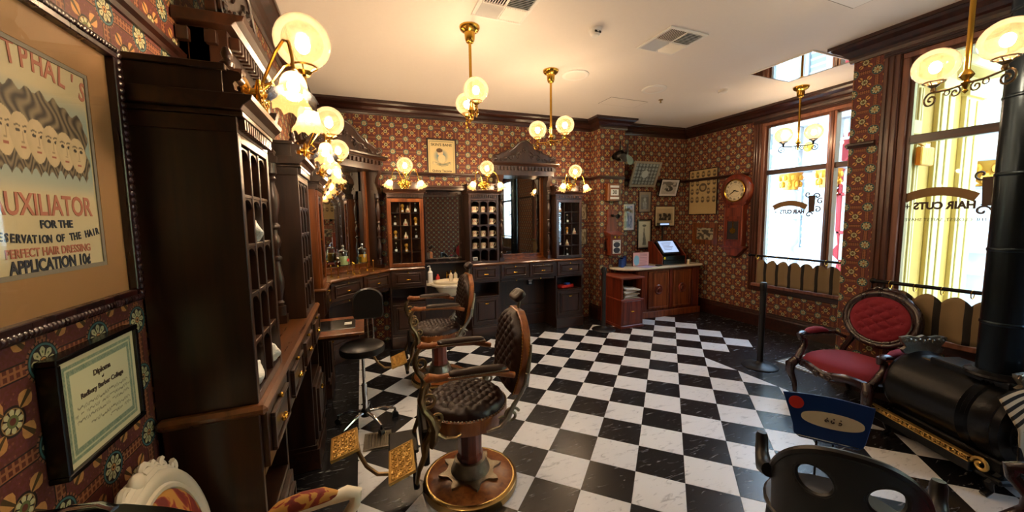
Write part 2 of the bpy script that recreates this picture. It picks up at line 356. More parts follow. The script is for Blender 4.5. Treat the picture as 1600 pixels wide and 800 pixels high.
# ------------------------------------------------------------------ mesh builder
class G:
    def __init__(s): s.v = []; s.f = []
    def add(s, vs, fs):
        o = len(s.v); s.v += [tuple(q) for q in vs]; s.f += [tuple(i + o for i in q) for q in fs]; return s
    def box(s, x0, x1, y0, y1, z0, z1):
        return s.add([(x0, y0, z0), (x1, y0, z0), (x1, y1, z0), (x0, y1, z0), (x0, y0, z1), (x1, y0, z1), (x1, y1, z1), (x0, y1, z1)],
                     [(0, 3, 2, 1), (4, 5, 6, 7), (0, 1, 5, 4), (1, 2, 6, 5), (2, 3, 7, 6), (3, 0, 4, 7)])
    def frustum(s, x0, x1, z0, z1, yb, yf, inset):
        """raised field on a front face: base rectangle at y=yb, smaller one at y=yf (nearer the viewer)"""
        i = inset
        return s.add([(x0, yb, z0), (x1, yb, z0), (x1, yb, z1), (x0, yb, z1), (x0 + i, yf, z0 + i), (x1 - i, yf, z0 + i), (x1 - i, yf, z1 - i), (x0 + i, yf, z1 - i)],
                     [(3, 2, 1, 0), (4, 5, 6, 7), (0, 1, 5, 4), (1, 2, 6, 5), (2, 3, 7, 6), (3, 0, 4, 7)])
    def ring(s, x0, x1, z0, z1, w, y0, y1):
        """picture-frame ring in the xz plane between y0 and y1"""
        s.box(x0, x1, y0, y1, z1 - w, z1); s.box(x0, x1, y0, y1, z0, z0 + w)
        s.box(x0, x0 + w, y0, y1, z0 + w, z1 - w); s.box(x1 - w, x1, y0, y1, z0 + w, z1 - w); return s
    def lathe(s, prof, c=(0, 0, 0), seg=16, mat=None, sx=1, sy=1, flute=0, fd=0.0, caps=True):
        vs = []; n = len(prof)
        for r, z in prof:
            for k in range(seg):
                a = 2 * PI * k / seg; rr = r * (1 + fd * math.cos(flute * a)) if flute else r
                vs.append(Vector((rr * math.cos(a) * sx, rr * math.sin(a) * sy, z)))
        fs = [(i * seg + k, i * seg + (k + 1) % seg, (i + 1) * seg + (k + 1) % seg, (i + 1) * seg + k) for i in range(n - 1) for k in range(seg)]
        if caps and prof[0][0] > 1e-5: fs.append(tuple(reversed(range(seg))))
        if caps and prof[-1][0] > 1e-5: fs.append(tuple(range((n - 1) * seg, n * seg)))
        if mat: vs = [mat @ q for q in vs]
        c = Vector(c); return s.add([q + c for q in vs], fs)
    def cyl(s, p0, p1, r, seg=12, r1=None):
        p0 = Vector(p0); p1 = Vector(p1); d = p1 - p0
        q = d.to_track_quat('Z', 'Y').to_matrix()
        return s.lathe([(r, 0), (r1 if r1 is not None else r, d.length)], p0, seg, q)
    def ball(s, c, r, seg=12, sx=1, sy=1, sz=1, n=None):
        n = n or max(4, seg // 2)
        return s.lathe([(max(1e-6, r * math.sin(PI * i / n)), -r * sz * math.cos(PI * i / n)) for i in range(n + 1)], c, seg, None, sx, sy)
    def tube(s, pts, r, seg=8, closed=False, flat=1.0):
        pts = [Vector(p) for p in pts]; n = len(pts); vs = []
        up = Vector((0, 0, 1)); prev = None
        for i, p in enumerate(pts):
            if closed: t = pts[(i + 1) % n] - pts[i - 1]
            else: t = pts[min(i + 1, n - 1)] - pts[max(i - 1, 0)]
            t.normalize()
            if prev is None:
                a = t.orthogonal().normalized() if abs(t.z) > 0.95 else t.cross(up).normalized()
            else:
                a = prev - t * prev.dot(t); a = a.normalized() if a.length > 1e-6 else t.orthogonal().normalized()
            prev = a; b = t.cross(a)
            rr = r[i] if isinstance(r, (list, tuple)) else r
            for k in range(seg):
                w = 2 * PI * k / seg; vs.append(p + a * (rr * math.cos(w)) + b * (rr * flat * math.sin(w)))
        m = n if closed else n - 1
        fs = [(i * seg + k, i * seg + (k + 1) % seg, ((i + 1) % n) * seg + (k + 1) % seg, ((i + 1) % n) * seg + k) for i in range(m) for k in range(seg)]
        if not closed: fs += [tuple(reversed(range(seg))), tuple(range((n - 1) * seg, n * seg))]
        return s.add(vs, fs)
    def prism(s, poly, y0, y1, plane='xz'):
        n = len(poly)
        if plane == 'xz': A = [(p[0], y0, p[1]) for p in poly]; B = [(p[0], y1, p[1]) for p in poly]
        elif plane == 'yz': A = [(y0, p[0], p[1]) for p in poly]; B = [(y1, p[0], p[1]) for p in poly]
        else: A = [(p[0], p[1], y0) for p in poly]; B = [(p[0], p[1], y1) for p in poly]
        return s.add(A + B, [tuple(range(n)), tuple(reversed(range(n, 2 * n)))] + [(i, i + n, (i + 1) % n + n, (i + 1) % n) for i in range(n)])
    def grid(s, nx, ny, fn):
        vs = [fn(i / nx, j / ny) for j in range(ny + 1) for i in range(nx + 1)]
        return s.add(vs, [(j * (nx + 1) + i, j * (nx + 1) + i + 1, (j + 1) * (nx + 1) + i + 1, (j + 1) * (nx + 1) + i) for j in range(ny) for i in range(nx)])
    def xf(s, m): s.v = [tuple(m @ Vector(q)) for q in s.v]; return s
    def mesh(s, name, m, smooth=False, fix=True):
        me = bpy.data.meshes.new(name); me.from_pydata(s.v, [], s.f)
        if fix:
            bm = bmesh.new(); bm.from_mesh(me); bmesh.ops.recalc_face_normals(bm, faces=bm.faces); bm.to_mesh(me); bm.free()
        me.materials.append(m)
        if smooth:
            me.polygons.foreach_set('use_smooth', [True] * len(me.polygons))
            try: me.set_sharp_from_angle(angle=math.radians(40))
            except Exception: pass
        return me
    def obj(s, name, m, parent=None, smooth=False, bev=0.0, label=None, fix=True):
        o = bpy.data.objects.new(name, s.mesh(name, m, smooth, fix)); COL.objects.link(o)
        if parent: o.parent = parent
        if bev:
            b = o.modifiers.new('bevel', 'BEVEL'); b.width = bev; b.segments = 1; b.limit_method = 'ANGLE'; b.angle_limit = math.radians(50)
        if label: o['label'] = label
        return o
def thing(name, label, cat, loc=(0, 0, 0), rz=0.0, group=None):
    o = bpy.data.objects.new(name, None); COL.objects.link(o); o.location = loc; o.rotation_euler = (0, 0, rz)
    o.empty_display_size = 0.05
    o['label'] = label; o['category'] = cat
    if group: o['group'] = group
    return o
def tag(o, label, cat, group=None):
    o['label'] = label; o['category'] = cat
    if group: o['group'] = group
    return o
def struct(o): o['kind'] = 'structure'; return o
def stuff(o): o['kind'] = 'stuff'; return o
def dup(root, loc, rz, label, group=None):
    r = root.copy(); COL.objects.link(r); r.location = loc; r.rotation_euler = (0, 0, rz); r['label'] = label
    if group: r['group'] = group
    for ch in list(root.children):
        c = ch.copy(); COL.objects.link(c); c.parent = r
        for g in list(ch.children):
            d = g.copy(); COL.objects.link(d); d.parent = c
    return r
def textmesh(body, size, m, parent=None, mat=None, name='lettering', ext=0.0008, align='CENTER', bold=0.0, sx=1.0):
    cu = bpy.data.curves.new(name, 'FONT'); cu.body = body; cu.size = size; cu.extrude = ext; cu.align_x = align; cu.align_y = 'CENTER'
    cu.resolution_u = 3; cu.offset = bold
    to = bpy.data.objects.new('tmp_text', cu); COL.objects.link(to)
    dg = bpy.context.evaluated_depsgraph_get(); dg.update()
    me = bpy.data.meshes.new_from_object(to.evaluated_get(dg)); me.name = name
    bpy.data.objects.remove(to); bpy.data.curves.remove(cu)
    me.materials.clear(); me.materials.append(m)
    if sx != 1.0: me.transform(Matrix.Diagonal((sx, 1, 1, 1)))
    if mat: me.transform(mat)
    o = bpy.data.objects.new(name, me); COL.objects.link(o)
    if parent: o.parent = parent
    return o
# text lies in its xy plane; FACE turns it upright facing -y (towards the viewer of a local front)
FACE = Matrix.Rotation(PI / 2, 4, 'X')
def painted(name, w, h, nx, ny, fn, parent, mat=None, m=None):
    """flat print: a fine sheet in the xz plane facing -y, colour per corner point"""
    vs = [((i / nx - 0.5) * w, 0, (j / ny - 0.5) * h) for j in range(ny + 1) for i in range(nx + 1)]
    fs = [(j * (nx + 1) + i, j * (nx + 1) + i + 1, (j + 1) * (nx + 1) + i + 1, (j + 1) * (nx + 1) + i) for j in range(ny) for i in range(nx)]
    me = bpy.data.meshes.new(name); me.from_pydata(vs, [], fs)
    ca = me.color_attributes.new('Col', 'FLOAT_COLOR', 'POINT'); buf = []
    for j in range(ny + 1):
        for i in range(nx + 1): buf += list(fn(i / nx, j / ny))[:3] + [1.0]
    ca.data.foreach_set('color', buf)
    me.materials.append(m or M['printed'])
    if mat: me.transform(mat)
    o = bpy.data.objects.new(name, me); COL.objects.link(o)
    if parent: o.parent = parent
    return o
def T(x, y, z): return Matrix.Translation((x, y, z))
def Rz(a): return Matrix.Rotation(a, 4, 'Z')
def Rx(a): return Matrix.Rotation(a, 4, 'X')
def Ry(a): return Matrix.Rotation(a, 4, 'Y')
def spiral(cx, cz, r0, r1, a0, turns, n=22):
    return [(cx + (r0 + (r1 - r0) * k / n) * math.cos(a0 + 2 * PI * turns * k / n), cz + (r0 + (r1 - r0) * k / n) * math.sin(a0 + 2 * PI * turns * k / n)) for k in range(n + 1)]

# ================================================================== ROOM
XL, XR, XN, YJ, YB = -0.64, 5.65, 4.40, 2.15, -3.0
AB = math.radians(-2.0)
B0 = Vector((5.65, 5.29, 0))
EX = Vector((math.cos(AB), math.sin(AB), 0)); EN = Vector((math.sin(AB), -math.cos(AB), 0))
def bw(s, t, z=0.0): return B0 + EX * s + EN * t + Vector((0, 0, z))
SLEN = 6.31        # length of the back wall
def wall_mesh(name, p0, p1, z0, z1, th, mat=None, holes=()):
    """wall from p0 to p1 (room on the left of p0->p1), holes = (u0,u1,z0,z1)"""
    p0 = Vector(p0); p1 = Vector(p1); d = (p1 - p0); Ln = d.length; d.normalize(); nrm = Vector((d.y, -d.x, 0))
    us = sorted({0.0, Ln} | {h[0] for h in holes} | {h[1] for h in holes}); zs = sorted({z0, z1} | {h[2] for h in holes} | {h[3] for h in holes})
    def solid(i, j):
        if i < 0 or j < 0 or i >= len(us) - 1 or j >= len(zs) - 1: return False
        u = (us[i] + us[i + 1]) / 2; z = (zs[j] + zs[j + 1]) / 2
        return not any(h[0] < u < h[1] and h[2] < z < h[3] for h in holes)
    vs = []; fs = []; uv = []
    def quad(a, b, c, e):
        o = len(vs)
        for (u, t, z) in (a, b, c, e):
            p = p0 + d * u + nrm * t; vs.append((p.x, p.y, z)); uv.append((u + t, z))
        fs.append((o, o + 1, o + 2, o + 3))
    for i in range(len(us) - 1):
        for j in range(len(zs) - 1):
            if not solid(i, j): continue
            a, b, c, e = us[i], us[i + 1], zs[j], zs[j + 1]
            quad((a, 0, c), (a, 0, e), (b, 0, e), (b, 0, c)); quad((a, th, c), (b, th, c), (b, th, e), (a, th, e))
            if not solid(i - 1, j): quad((a, 0, c), (a, th, c), (a, th, e), (a, 0, e))
            if not solid(i + 1, j): quad((b, 0, c), (b, 0, e), (b, th, e), (b, th, c))
            if not solid(i, j - 1): quad((a, 0, c), (b, 0, c), (b, th, c), (a, th, c))
            if not solid(i, j + 1): quad((a, 0, e), (a, th, e), (b, th, e), (b, 0, e))
    me = bpy.data.meshes.new(name); me.from_pydata(vs, [], fs)
    l = me.uv_layers.new(name='UVMap')
    for k, q in enumerate(me.loops): l.data[k].uv = uv[q.vertex_index]
    me.materials.append(mat or M['wall'])
    o = bpy.data.objects.new(name, me); COL.objects.link(o); return struct(o)
BL = bw(-SLEN, 0); 
wall_left = wall_mesh('wall_left', (XL, YB, 0), (XL, BL.y + 0.02, 0), 0, CE, -0.12)
W1 = (2.20, 3.85, 0.66, 3.08)     # window 1 opening: y0, y1, z0, z1
W2 = (0.72, 1.80, 0.66, 3.08)
W3 = (-2.75, -0.80, 0.66, 3.08)
wall_mesh('wall_back', (5.65 + 0.12, B0.y, 0), (BL.x - 0.12, BL.y, 0), 0, CE, 0.14)
wall_mesh('wall_right', (XR, B0.y, 0), (XR, YJ - 0.1, 0), 0, CE, -0.12, holes=[(B0.y - W1[1], B0.y - W1[0], W1[2], W1[3])])
wall_mesh('wall_jog', (XR + 0.12, YJ, 0), (XN + 0.12, YJ, 0), 0, CE, -0.10)
wall_mesh('wall_near', (XN, YJ, 0), (XN, YB, 0), 0, CE, -0.12, holes=[(YJ - W2[1], YJ - W2[0], W2[2], W2[3]), (YJ - W3[1], YJ - W3[0], W3[2], W3[3])])
wall_mesh('wall_front', (XN + 0.12, YB, 0), (XL - 0.12, YB, 0), 0, CE, -0.12)
# pilaster against the back wall
PS0, PS1, PT = -2.03, -1.55, 0.27
def pil():
    a = bw(PS0, 0); b = bw(PS0, PT); c = bw(PS1, PT); e = bw(PS1, 0)
    vs = []; uv = []; fs = []
    run = [a, b, c, e]; u = 0.03; 
    for i in range(3):
        p, q = run[i], run[i + 1]; w = (q - p).length; o = len(vs)
        vs += [(p.x, p.y, 0), (q.x, q.y, 0), (q.x, q.y, CE), (p.x, p.y, CE)]; uv += [(u, 0), (u + w, 0), (u + w, CE), (u, CE)]; u += w
        fs.append((o, o + 1, o + 2, o + 3))
    me = bpy.data.meshes.new('wall_pilaster'); me.from_pydata(vs, [], fs); l = me.uv_layers.new(name='UVMap')
    for k, q in enumerate(me.loops): l.data[k].uv = uv[q.vertex_index]
    me.materials.append(M['wall']); o = bpy.data.objects.new('wall_pilaster', me); COL.objects.link(o); struct(o)
pil()
ceil = G().box(XL - 0.2, XR + 0.3, YB - 0.2, 5.75, CE, CE + 0.1).obj('ceiling', M['plaster']); struct(ceil)
floor = G().box(XL - 0.2, XR + 0.3, YB - 0.2, 5.75, -0.1, 0.0).obj('floor', M['tile_b']); struct(floor)

# ---- checker tiles, laid at 45 degrees to the walls
TP = 0.3048; TO = Vector((1.85065112, 1.65368993, 0))
c45 = math.cos(PI / 4)
def tw(u, v): return Vector((TO.x + (u + v) * TP * c45, TO.y + (v - u) * TP * c45, 0))
def clip(poly, a, b, c):     # keep a*x+b*y<=c
    out = []
    for i in range(len(poly)):
        p, q = poly[i], poly[(i + 1) % len(poly)]
        fp = a * p[0] + b * p[1] - c; fq = a * q[0] + b * q[1] - c
        if fp <= 0: out.append(p)
        if (fp < 0 < fq) or (fq < 0 < fp):
            t = fp / (fp - fq); out.append((p[0] + (q[0] - p[0]) * t, p[1] + (q[1] - p[1]) * t))
    return out
XCL, XCR = -0.10, 3.785
g_ = 0.0006
def tile_shape(n_in=0.0012):
    h = TP / 2 - g_; i = h - n_in
    return G().add([(-h, -h, 0), (h, -h, 0), (h, h, 0), (-h, h, 0), (-i, -i, 0.0025), (i, -i, 0.0025), (i, i, 0.0025), (-i, i, 0.0025)],
                   [(4, 5, 6, 7), (0, 1, 5, 4), (1, 2, 6, 5), (2, 3, 7, 6), (3, 0, 4, 7)])
tme = {0: tile_shape().mesh('floor_tile_white', M['tile_w']), 1: tile_shape().mesh('floor_tile_black', M['tile_b'])}
cand = []
for i in range(-24, 24):
    for j in range(-20, 24):
        P4 = [tw(i, j), tw(i + 1, j), tw(i + 1, j + 1), tw(i, j + 1)]
        xs = [p.x for p in P4]; ys = [p.y for p in P4]; par = (i + j) % 2
        if max(ys) > 4.90 or min(ys) < YB + 0.2 or max(xs) > 5.10: continue
        bay = min(ys) >= 3.15
        if not bay and min(xs) >= XCR: continue
        if max(xs) <= XCL: continue
        full = min(xs) >= XCL and (bay or max(xs) <= XCR)
        ctr = sum(P4, Vector()) / 4
        if full: cand.append((ctr, par, None))
        else:
            po = clip([(p.x, p.y) for p in P4], -1, 0, -XCL)
            if not bay: po = clip(po, 1, 0, XCR)
            if len(po) > 2: cand.append((ctr, par, po))
camxy = Vector((0, 0, 0))
fwd = Vector((0.374, 0.923, 0))
vis = [c for c in cand if c[0].dot(fwd) > 0.5]
rest = [c for c in cand if c[0].dot(fwd) <= 0.5]
vis.sort(key=lambda c: c[0].length)
rest += vis[298:]; vis = vis[:298]
for ctr, par, po in vis:
    if po is None:
        o = bpy.data.objects.new('floor_tile', tme[par]); COL.objects.link(o); o.location = (ctr.x, ctr.y, 0); o.rotation_euler = (0, 0, PI / 4)
    else:
        o = G().prism(po, 0, 0.0025, 'xy').obj('floor_tile', M['tile_b'] if par else M['tile_w'])
    o.parent = floor
for par in (0, 1):
    g = G()
    for ctr, pr, po in rest:
        if pr != par: continue
        if po is None: g.prism([(ctr.x + TP * 0.7051 * math.cos(PI / 2 * k), ctr.y + TP * 0.7051 * math.sin(PI / 2 * k)) for k in range(4)], 0, 0.0025, 'xy')
        else: g.prism(po, 0, 0.0025, 'xy')
    stuff(g.obj('outlying_tile', M['tile_b'] if par else M['tile_w'], floor))

# ---- crown moulding, picture rail, baseboards: profiles swept along a run
def run_moulding(name, a, b, prof, m, inner=(0, 0)):
    """prof: list of (out, z); a->b with the room on the left; inner mitres: +1 inside corner, -1 outside corner, 0 square"""
    a = Vector(a); b = Vector(b); d = (b - a).normalized(); n = Vector((-d.y, d.x, 0)); vs = []; k = len(prof)
    for (p, sg, dd) in ((a, inner[0], d), (b, inner[1], -d)):
        for o, z in prof: q = p + n * o + dd * (o * sg); vs.append((q.x, q.y, z))
    fs = [(i, (i + 1) % k, (i + 1) % k + k, i + k) for i in range(k)] + [tuple(range(k)), tuple(reversed(range(k, 2 * k)))]
    o = G().add(vs, fs).obj(name, m); return struct(o)
cz = CE
crown = [(0, cz - 0.17), (0.022, cz - 0.17), (0.03, cz - 0.145), (0.03, cz - 0.12), (0.05, cz - 0.105), (0.075, cz - 0.075), (0.12, cz - 0.05), (0.135, cz - 0.03), (0.15, cz - 0.03), (0.15, cz), (0, cz)]
base = [(0, 0), (0.03, 0), (0.03, 0.17), (0.024, 0.19), (0.024, 0.205), (0.012, 0.22), (0.008, 0.24), (0, 0.24)]
rail = [(0, 2.335), (0.018, 2.335), (0.022, 2.35), (0.034, 2.36), (0.036, 2.375), (0.02, 2.385), (0, 2.39)]
pB1 = bw(0, 0); pP1 = bw(PS1, 0); pP1f = bw(PS1, PT); pP0f = bw(PS0, PT); pP0 = bw(PS0, 0); pBL = BL
TX = M['trimx']
segs = {'right': ((XR, YJ, 0), pB1, (1, 1)), 'back': (pB1, pP1, (1, 1)), 'pilaster_right': (pP1, pP1f, (1, -1)), 'pilaster_front': (pP1f, pP0f, (-1, -1)),
        'pilaster_left': (pP0f, pP0, (-1, 1)), 'back_left': (pP0, pBL, (1, 1)), 'left': (pBL, (XL, YB, 0), (1, 1)), 'front': ((XL, YB, 0), (XN, YB, 0), (1, 1)), 'near': ((XN, YB, 0), (XN, YJ, 0), (1, -1)), 'jog': ((XN, YJ, 0), (XR, YJ, 0), (-1, 1))}
for k, (a, b, mi) in segs.items():
    run_moulding('trim_crown_' + k, a, b, crown, TX, mi)
    if k not in ('back_left',): run_moulding('baseboard_' + k, a, b, base, TX, mi)
def rail_seg(n, a, b): run_moulding('trim_rail_' + n, a, b, rail, TX)
rail_seg('back', pB1, pP1); rail_seg('pilaster_front', pP1f, pP0f); rail_seg('pilaster_left', pP0f, pP0); rail_seg('back_left', pP0, pBL)
rail_seg('right', (XR, W1[1] + 0.17, 0), pB1); rail_seg('left', pBL, (XL, YB, 0)); rail_seg('near', (XN, W2[1] + 0.15, 0), (XN, YJ, 0)); rail_seg('near_pier', (XN, W3[1] + 0.13, 0), (XN, W2[0] - 0.13, 0))
rail_seg('jog', (XN, YJ, 0), (XR, YJ, 0))

# ---- windows; local x runs to the viewer's right when facing the wall from inside (towards -y), local -y is the room
def fluted(g, x0, x1, z0, z1, yb, n=3):
    w = (x1 - x0); g.box(x0, x1, yb - 0.02, yb, z0, z1)
    for k in range(n):
        c = x0 + w * (k + 0.5) / n; g.box(c - w * 0.11, c + w * 0.11, yb - 0.032, yb - 0.02, z0, z1)
def window(idx, x, ytop, W, mull, casL=True, casR=True):
    w = ytop - W[0] if False else W[1] - W[0]
    r = bpy.data.objects.new('window_%d' % idx, None); COL.objects.link(r); struct(r)
    r.location = (x, W[1], 0); r.rotation_euler = (0, 0, -PI / 2)
    z0, z1 = W[2], W[3]; f = 0.055; D = 0.12
    G().ring(0, w, z0, z1, 0.045, -0.005, D).obj('window_frame', M['sashz'], r, bev=0.004)
    G().ring(0.045, w - 0.045, z0 + 0.045, z1 - 0.045, 0.03, 0.03, 0.08).obj('sash', M['trimz'], r, bev=0.003)
    tr = 2.345; cells = []
    G().box(0.07, w - 0.07, 0.02, 0.09, tr - 0.035, tr + 0.035).obj('transom_bar', M['trimx'], r, bev=0.004)
    xs = [0.07] + [m for m in mull] + [w - 0.07]
    for mx in mull:
        G().box(mx - 0.045, mx + 0.045, 0.0, 0.10, z0 + 0.05, z1 - 0.05).obj('mullion', M['sashz'], r, bev=0.004)
        G().box(mx - 0.02, mx + 0.02, -0.012, 0.0, z0 + 0.05, z1 - 0.05).obj('mullion_bead', M['trimz'], r, bev=0.004)
    for i in range(len(xs) - 1):
        a = xs[i] + (0.045 if i else 0); b = xs[i + 1] - (0.045 if i < len(xs) - 2 else 0)
        for (c, e) in ((z0 + 0.07, tr - 0.035), (tr + 0.035, z1 - 0.07)):
            G().box(a, b, 0.052, 0.056, c, e).obj('pane', M['glass'], r)
    G().box(-0.03, w + 0.03, -0.07, 0.02, z0 - 0.035, z0 + 0.012).obj('window_sill', M['sashz'], r, bev=0.006)
    G().box(-0.02, w + 0.02, -0.03, 0.0, z0 - 0.11, z0 - 0.035).obj('sill_apron', M['trimx'], r, bev=0.004)
    if casL:
        g = G(); fluted(g, -0.12, 0, z0 - 0.1, z1, 0); g.obj('casing', M['trimz'], r, bev=0.003)
    if casR:
        g = G(); fluted(g, w, w + 0.12, z0 - 0.1, z1, 0); g.obj('casing', M['trimz'], r, bev=0.003)
    g = G(); ww0 = -0.12 if casL else 0; ww1 = w + (0.12 if casR else 0)
    g.box(ww0, ww1, -0.022, 0, z1, CE - 0.17)
    for k in range(2): g.box(ww0, ww1, -0.034, -0.022, z1 + 0.008 + 0.02 * k, z1 + 0.018 + 0.02 * k)
    g.obj('head_casing', M['trimx'], r, bev=0.002)
    return r
win1 = window(1, XR, W1[1], W1, [W1[1] - 2.95], True, False)
win2 = window(2, XN, W2[1], W2, [], True, True)
win3 = window(3, XN, W3[1], W3, [], True, True)

# painted window signs (read from the street, so mirrored from inside)
def window_sign(parent_name, W, yc, x, label, scale=1.0, line2='EXPERT HAIR CUTTING, SCIENTIFIC TREATMENT', zz=1.62, sz=0.09):
    t = thing('window_sign', label, 'lettering', (x + 0.046, yc, 0), PI / 2)
    # seen from the street: local x to the reader's right, local +z up, facing +x world
    s = scale
    mt = lambda z, dx=0: T(dx, 0, z) @ FACE
    def place(o): pass
    textmesh('HAIR CUTS', sz, M['sign_ink'], t, mt(zz), 'lettering', bold=0.004, sx=0.86)
    g = G()
    for dx in (-0.36, 0.36): g.box(dx * s - 0.018, dx * s + 0.018, -0.001, 0.001, zz - 0.004, zz + 0.004); g.box(dx * s - 0.004, dx * s + 0.004, -0.001, 0.001, zz - 0.02, zz + 0.02)
    g.obj('cross_mark', M['sign_ink'], t)
    textmesh(line2, 0.036 if 'SAFEST' in line2 else 0.024, M['sign_ink'], t, mt(zz - 0.115), 'small_lettering')
    up = []; dn = []
    for k in range(17):
        u = -1 + 2 * k / 16; a = u * 0.62
        up.append((0.74 * math.sin(a) * s * 0.9 + 0.04, zz + 0.26 * s - 0.8 * (1 - math.cos(a)) * s * 0.75))
        dn.append((0.64 * math.sin(a) * s * 0.9 + 0.04, zz + 0.14 * s - 0.8 * (1 - math.cos(a)) * s * 0.65))
    G().prism(up + [(up[-1][0] - 0.03, (up[-1][1] + dn[-1][1]) / 2)] + dn[::-1], -0.001, 0.001).obj('ribbon', M['sign_tan'], t)
    g = G()
    cx, cz2 = -0.40 * s, zz + 0.17 * s
    g.prism([(cx - 0.03, cz2 - 0.11), (cx + 0.035, cz2 - 0.11), (cx + 0.045, cz2 + 0.11), (cx - 0.04, cz2 + 0.11)], -0.0015, 0.0015)
    for (dx, dz, a0, tn) in ((-0.06, 0.1, 0, 1.1), (-0.1, 0.03, 2, -1.0), (-0.07, -0.08, 1, 1.1), (0.03, -0.15, 3, -1.0), (0.05, 0.13, 4, 1.0)):
        g.tube([(p[0], 0, p[1]) for p in spiral(cx + dx, cz2 + dz, 0.045, 0.006, a0, tn, 14)], 0.008, 5)
    g.obj('scroll_ornament', M['sign_ink'], t)
    return t
window_sign('w1', W1, 3.405, XR, 'mirrored HAIR CUTS lettering with brown ribbon on the far bay window', 0.62, zz=1.755, sz=0.075)
window_sign('w2', W2, 1.50, XN, 'mirrored HAIR CUTS lettering with brown ribbon on the window behind the red armchair', 0.60, 'THE CLOSEST, SAFEST SHAVES', 1.77, 0.082)
window_sign('w3', W3, -1.6, XN, 'mirrored HAIR CUTS lettering on the rear window seen in the mirrors', 0.6, 'THE CLOSEST, SAFEST SHAVES', 1.77, 0.082)

# cafe curtains on rods
def cafe(x, W, label, w, x0=0.05):
    t = thing('cafe_curtain', label, 'curtain', (x - 0.0, W[1], 0), -PI / 2, 'striped cafe curtains under the window rods')
    zr = 1.10
    G().cyl((-0.06, -0.075, zr), (w + 0.06, -0.075, zr), 0.016, 10).obj('curtain_rod', M['black_iron'], t, True)
    for q in (-0.06, w + 0.06):
        G().ball((q, -0.075, zr), 0.026, 10).cyl((q, -0.075, zr), (q, 0.0, zr), 0.008, 6).obj('rod_bracket', M['black_iron'], t, True)
    n = max(3, round(w / 0.17))
    def cf(u, v):
        xx = 0.06 + u * (w - 0.12); top = 1.045 - 0.055 * abs(math.sin(u * n * PI)) ** 0.8 * -1 - 0.055
        ytop = 0.012 * math.sin(u * w * 34) ; return (xx, -0.07 + ytop + 0.004 * math.sin(v * 9), 0.675 + v * (top - 0.675))
    o = G().grid(60, 8, cf).obj('curtain', M['curtain'], t, True)
    sm = o.modifiers.new('thickness', 'SOLIDIFY'); sm.thickness = 0.003
    for k in range(n + 1):
        xx = 0.06 + k * (w - 0.12) / n
        G().tube([(xx + 0.0, -0.075 + 0.03 * math.cos(a), zr - 0.018 + 0.034 * math.sin(a)) for a in [i * PI / 6 for i in range(12)]], 0.0035, 5, True).obj('curtain_ring', M['brass'], t, True)
    return t
cafe(XR, W1, 'brown striped cafe curtain on iron rod in the far bay window', W1[1] - W1[0] - 0.02)
cafe(XN, W2, 'brown striped cafe curtain on iron rod behind the stove pipe', W2[1] - W2[0])
cafe(XN, W3, 'brown striped cafe curtain on the rear window seen in the mirrors', W3[1] - W3[0])

# ================================================================== BACK BAR CABINETRY
# local frame of every unit: x along the front, y=0 the front face, +y towards the wall, z up
ZC = 1.08
def knobpull(parent, x, z, y=0.0, small=False):
    g = G()
    if small: g.lathe([(0.004, 0), (0.007, 0.004), (0.011, 0.012), (0.009, 0.018), (0, 0.02)], (x, y, z), 10, Rx(PI / 2)); return g.obj('knob', M['brass'], parent, True)
    g.ball((x, y - 0.012, z), 0.011, 8, 2.4, 0.9, 0.9); g.ball((x - 0.022, y - 0.008, z), 0.009, 8); g.ball((x + 0.022, y - 0.008, z), 0.009, 8)
    g.box(x - 0.02, x + 0.02, y - 0.006, y, z - 0.004, z + 0.004)
    return g.obj('pull', M['brass'], parent, True)
def front_panel(name, parent, x0, x1, z0, z1, m, y=0.0, pull=True, lock=False):
    g = G().box(x0, x1, y - 0.018, y + 0.004, z0, z1)
    w = x1 - x0; h = z1 - z0; ix = min(0.055, w * 0.16); iz = min(0.045, h * 0.22)
    g.ring(x0 + ix - 0.012, x1 - ix + 0.012, z0 + iz - 0.012, z1 - iz + 0.012, 0.014, y - 0.034, y - 0.018)
    g.frustum(x0 + ix + 0.006, x1 - ix - 0.006, z0 + iz + 0.006, z1 - iz - 0.006, y - 0.018, y - 0.028, 0.012)
    o = g.obj(name, m, parent, bev=0.002)
    if pull: knobpull(o, (x0 + x1) / 2, (z0 + z1) / 2 - (0.012 if h < 0.3 else -h * 0.28), y - 0.028)
    if lock: knobpull(o, (x0 + x1) / 2, z1 - 0.028, y - 0.018, True)
    return o
def plinth(g, x0, x1, D, back=True):
    g.box(x0, x1, -0.025, D, 0.0, 0.15); g.box(x0 + 0.001, x1 - 0.001, -0.012, D, 0.14, 0.18)
def base_pedestal(loc, rz, w, D, label, group='back bar base cabinets', lockrow=True):
    t = thing('base_cabinet', label, 'cabinet', loc, rz, group)
    g = G(); e = 0.022; z1 = ZC - 0.035
    g.box(0, e, 0, D, 0.18, z1); g.box(w - e, w, 0, D, 0.18, z1); g.box(0, w, D - 0.015, D, 0.18, z1)
    g.box(e, w - e, 0, D, 0.80, 0.825); g.box(e, w - e, 0, D, 0.585, 0.605); g.box(e, w - e, 0, D, 0.18, 0.20); g.box(e, w - e, 0.005, D, 0.83, z1)
    g.box(e, w - e, 0.005, 0.03, 0.2, 0.585)
    g.obj('carcass', M['walnut'], t, bev=0.002)
    g = G(); plinth(g, 0, w, D); g.obj('plinth', M['walnutx'], t, bev=0.004)
    front_panel('drawer', t, e + 0.004, w - e - 0.004, 0.83, z1 - 0.004, M['walnutx'], 0, True, True)
    front_panel('door', t, e + 0.004, w - e - 0.004, 0.205, 0.582, M['walnut'])
    return t
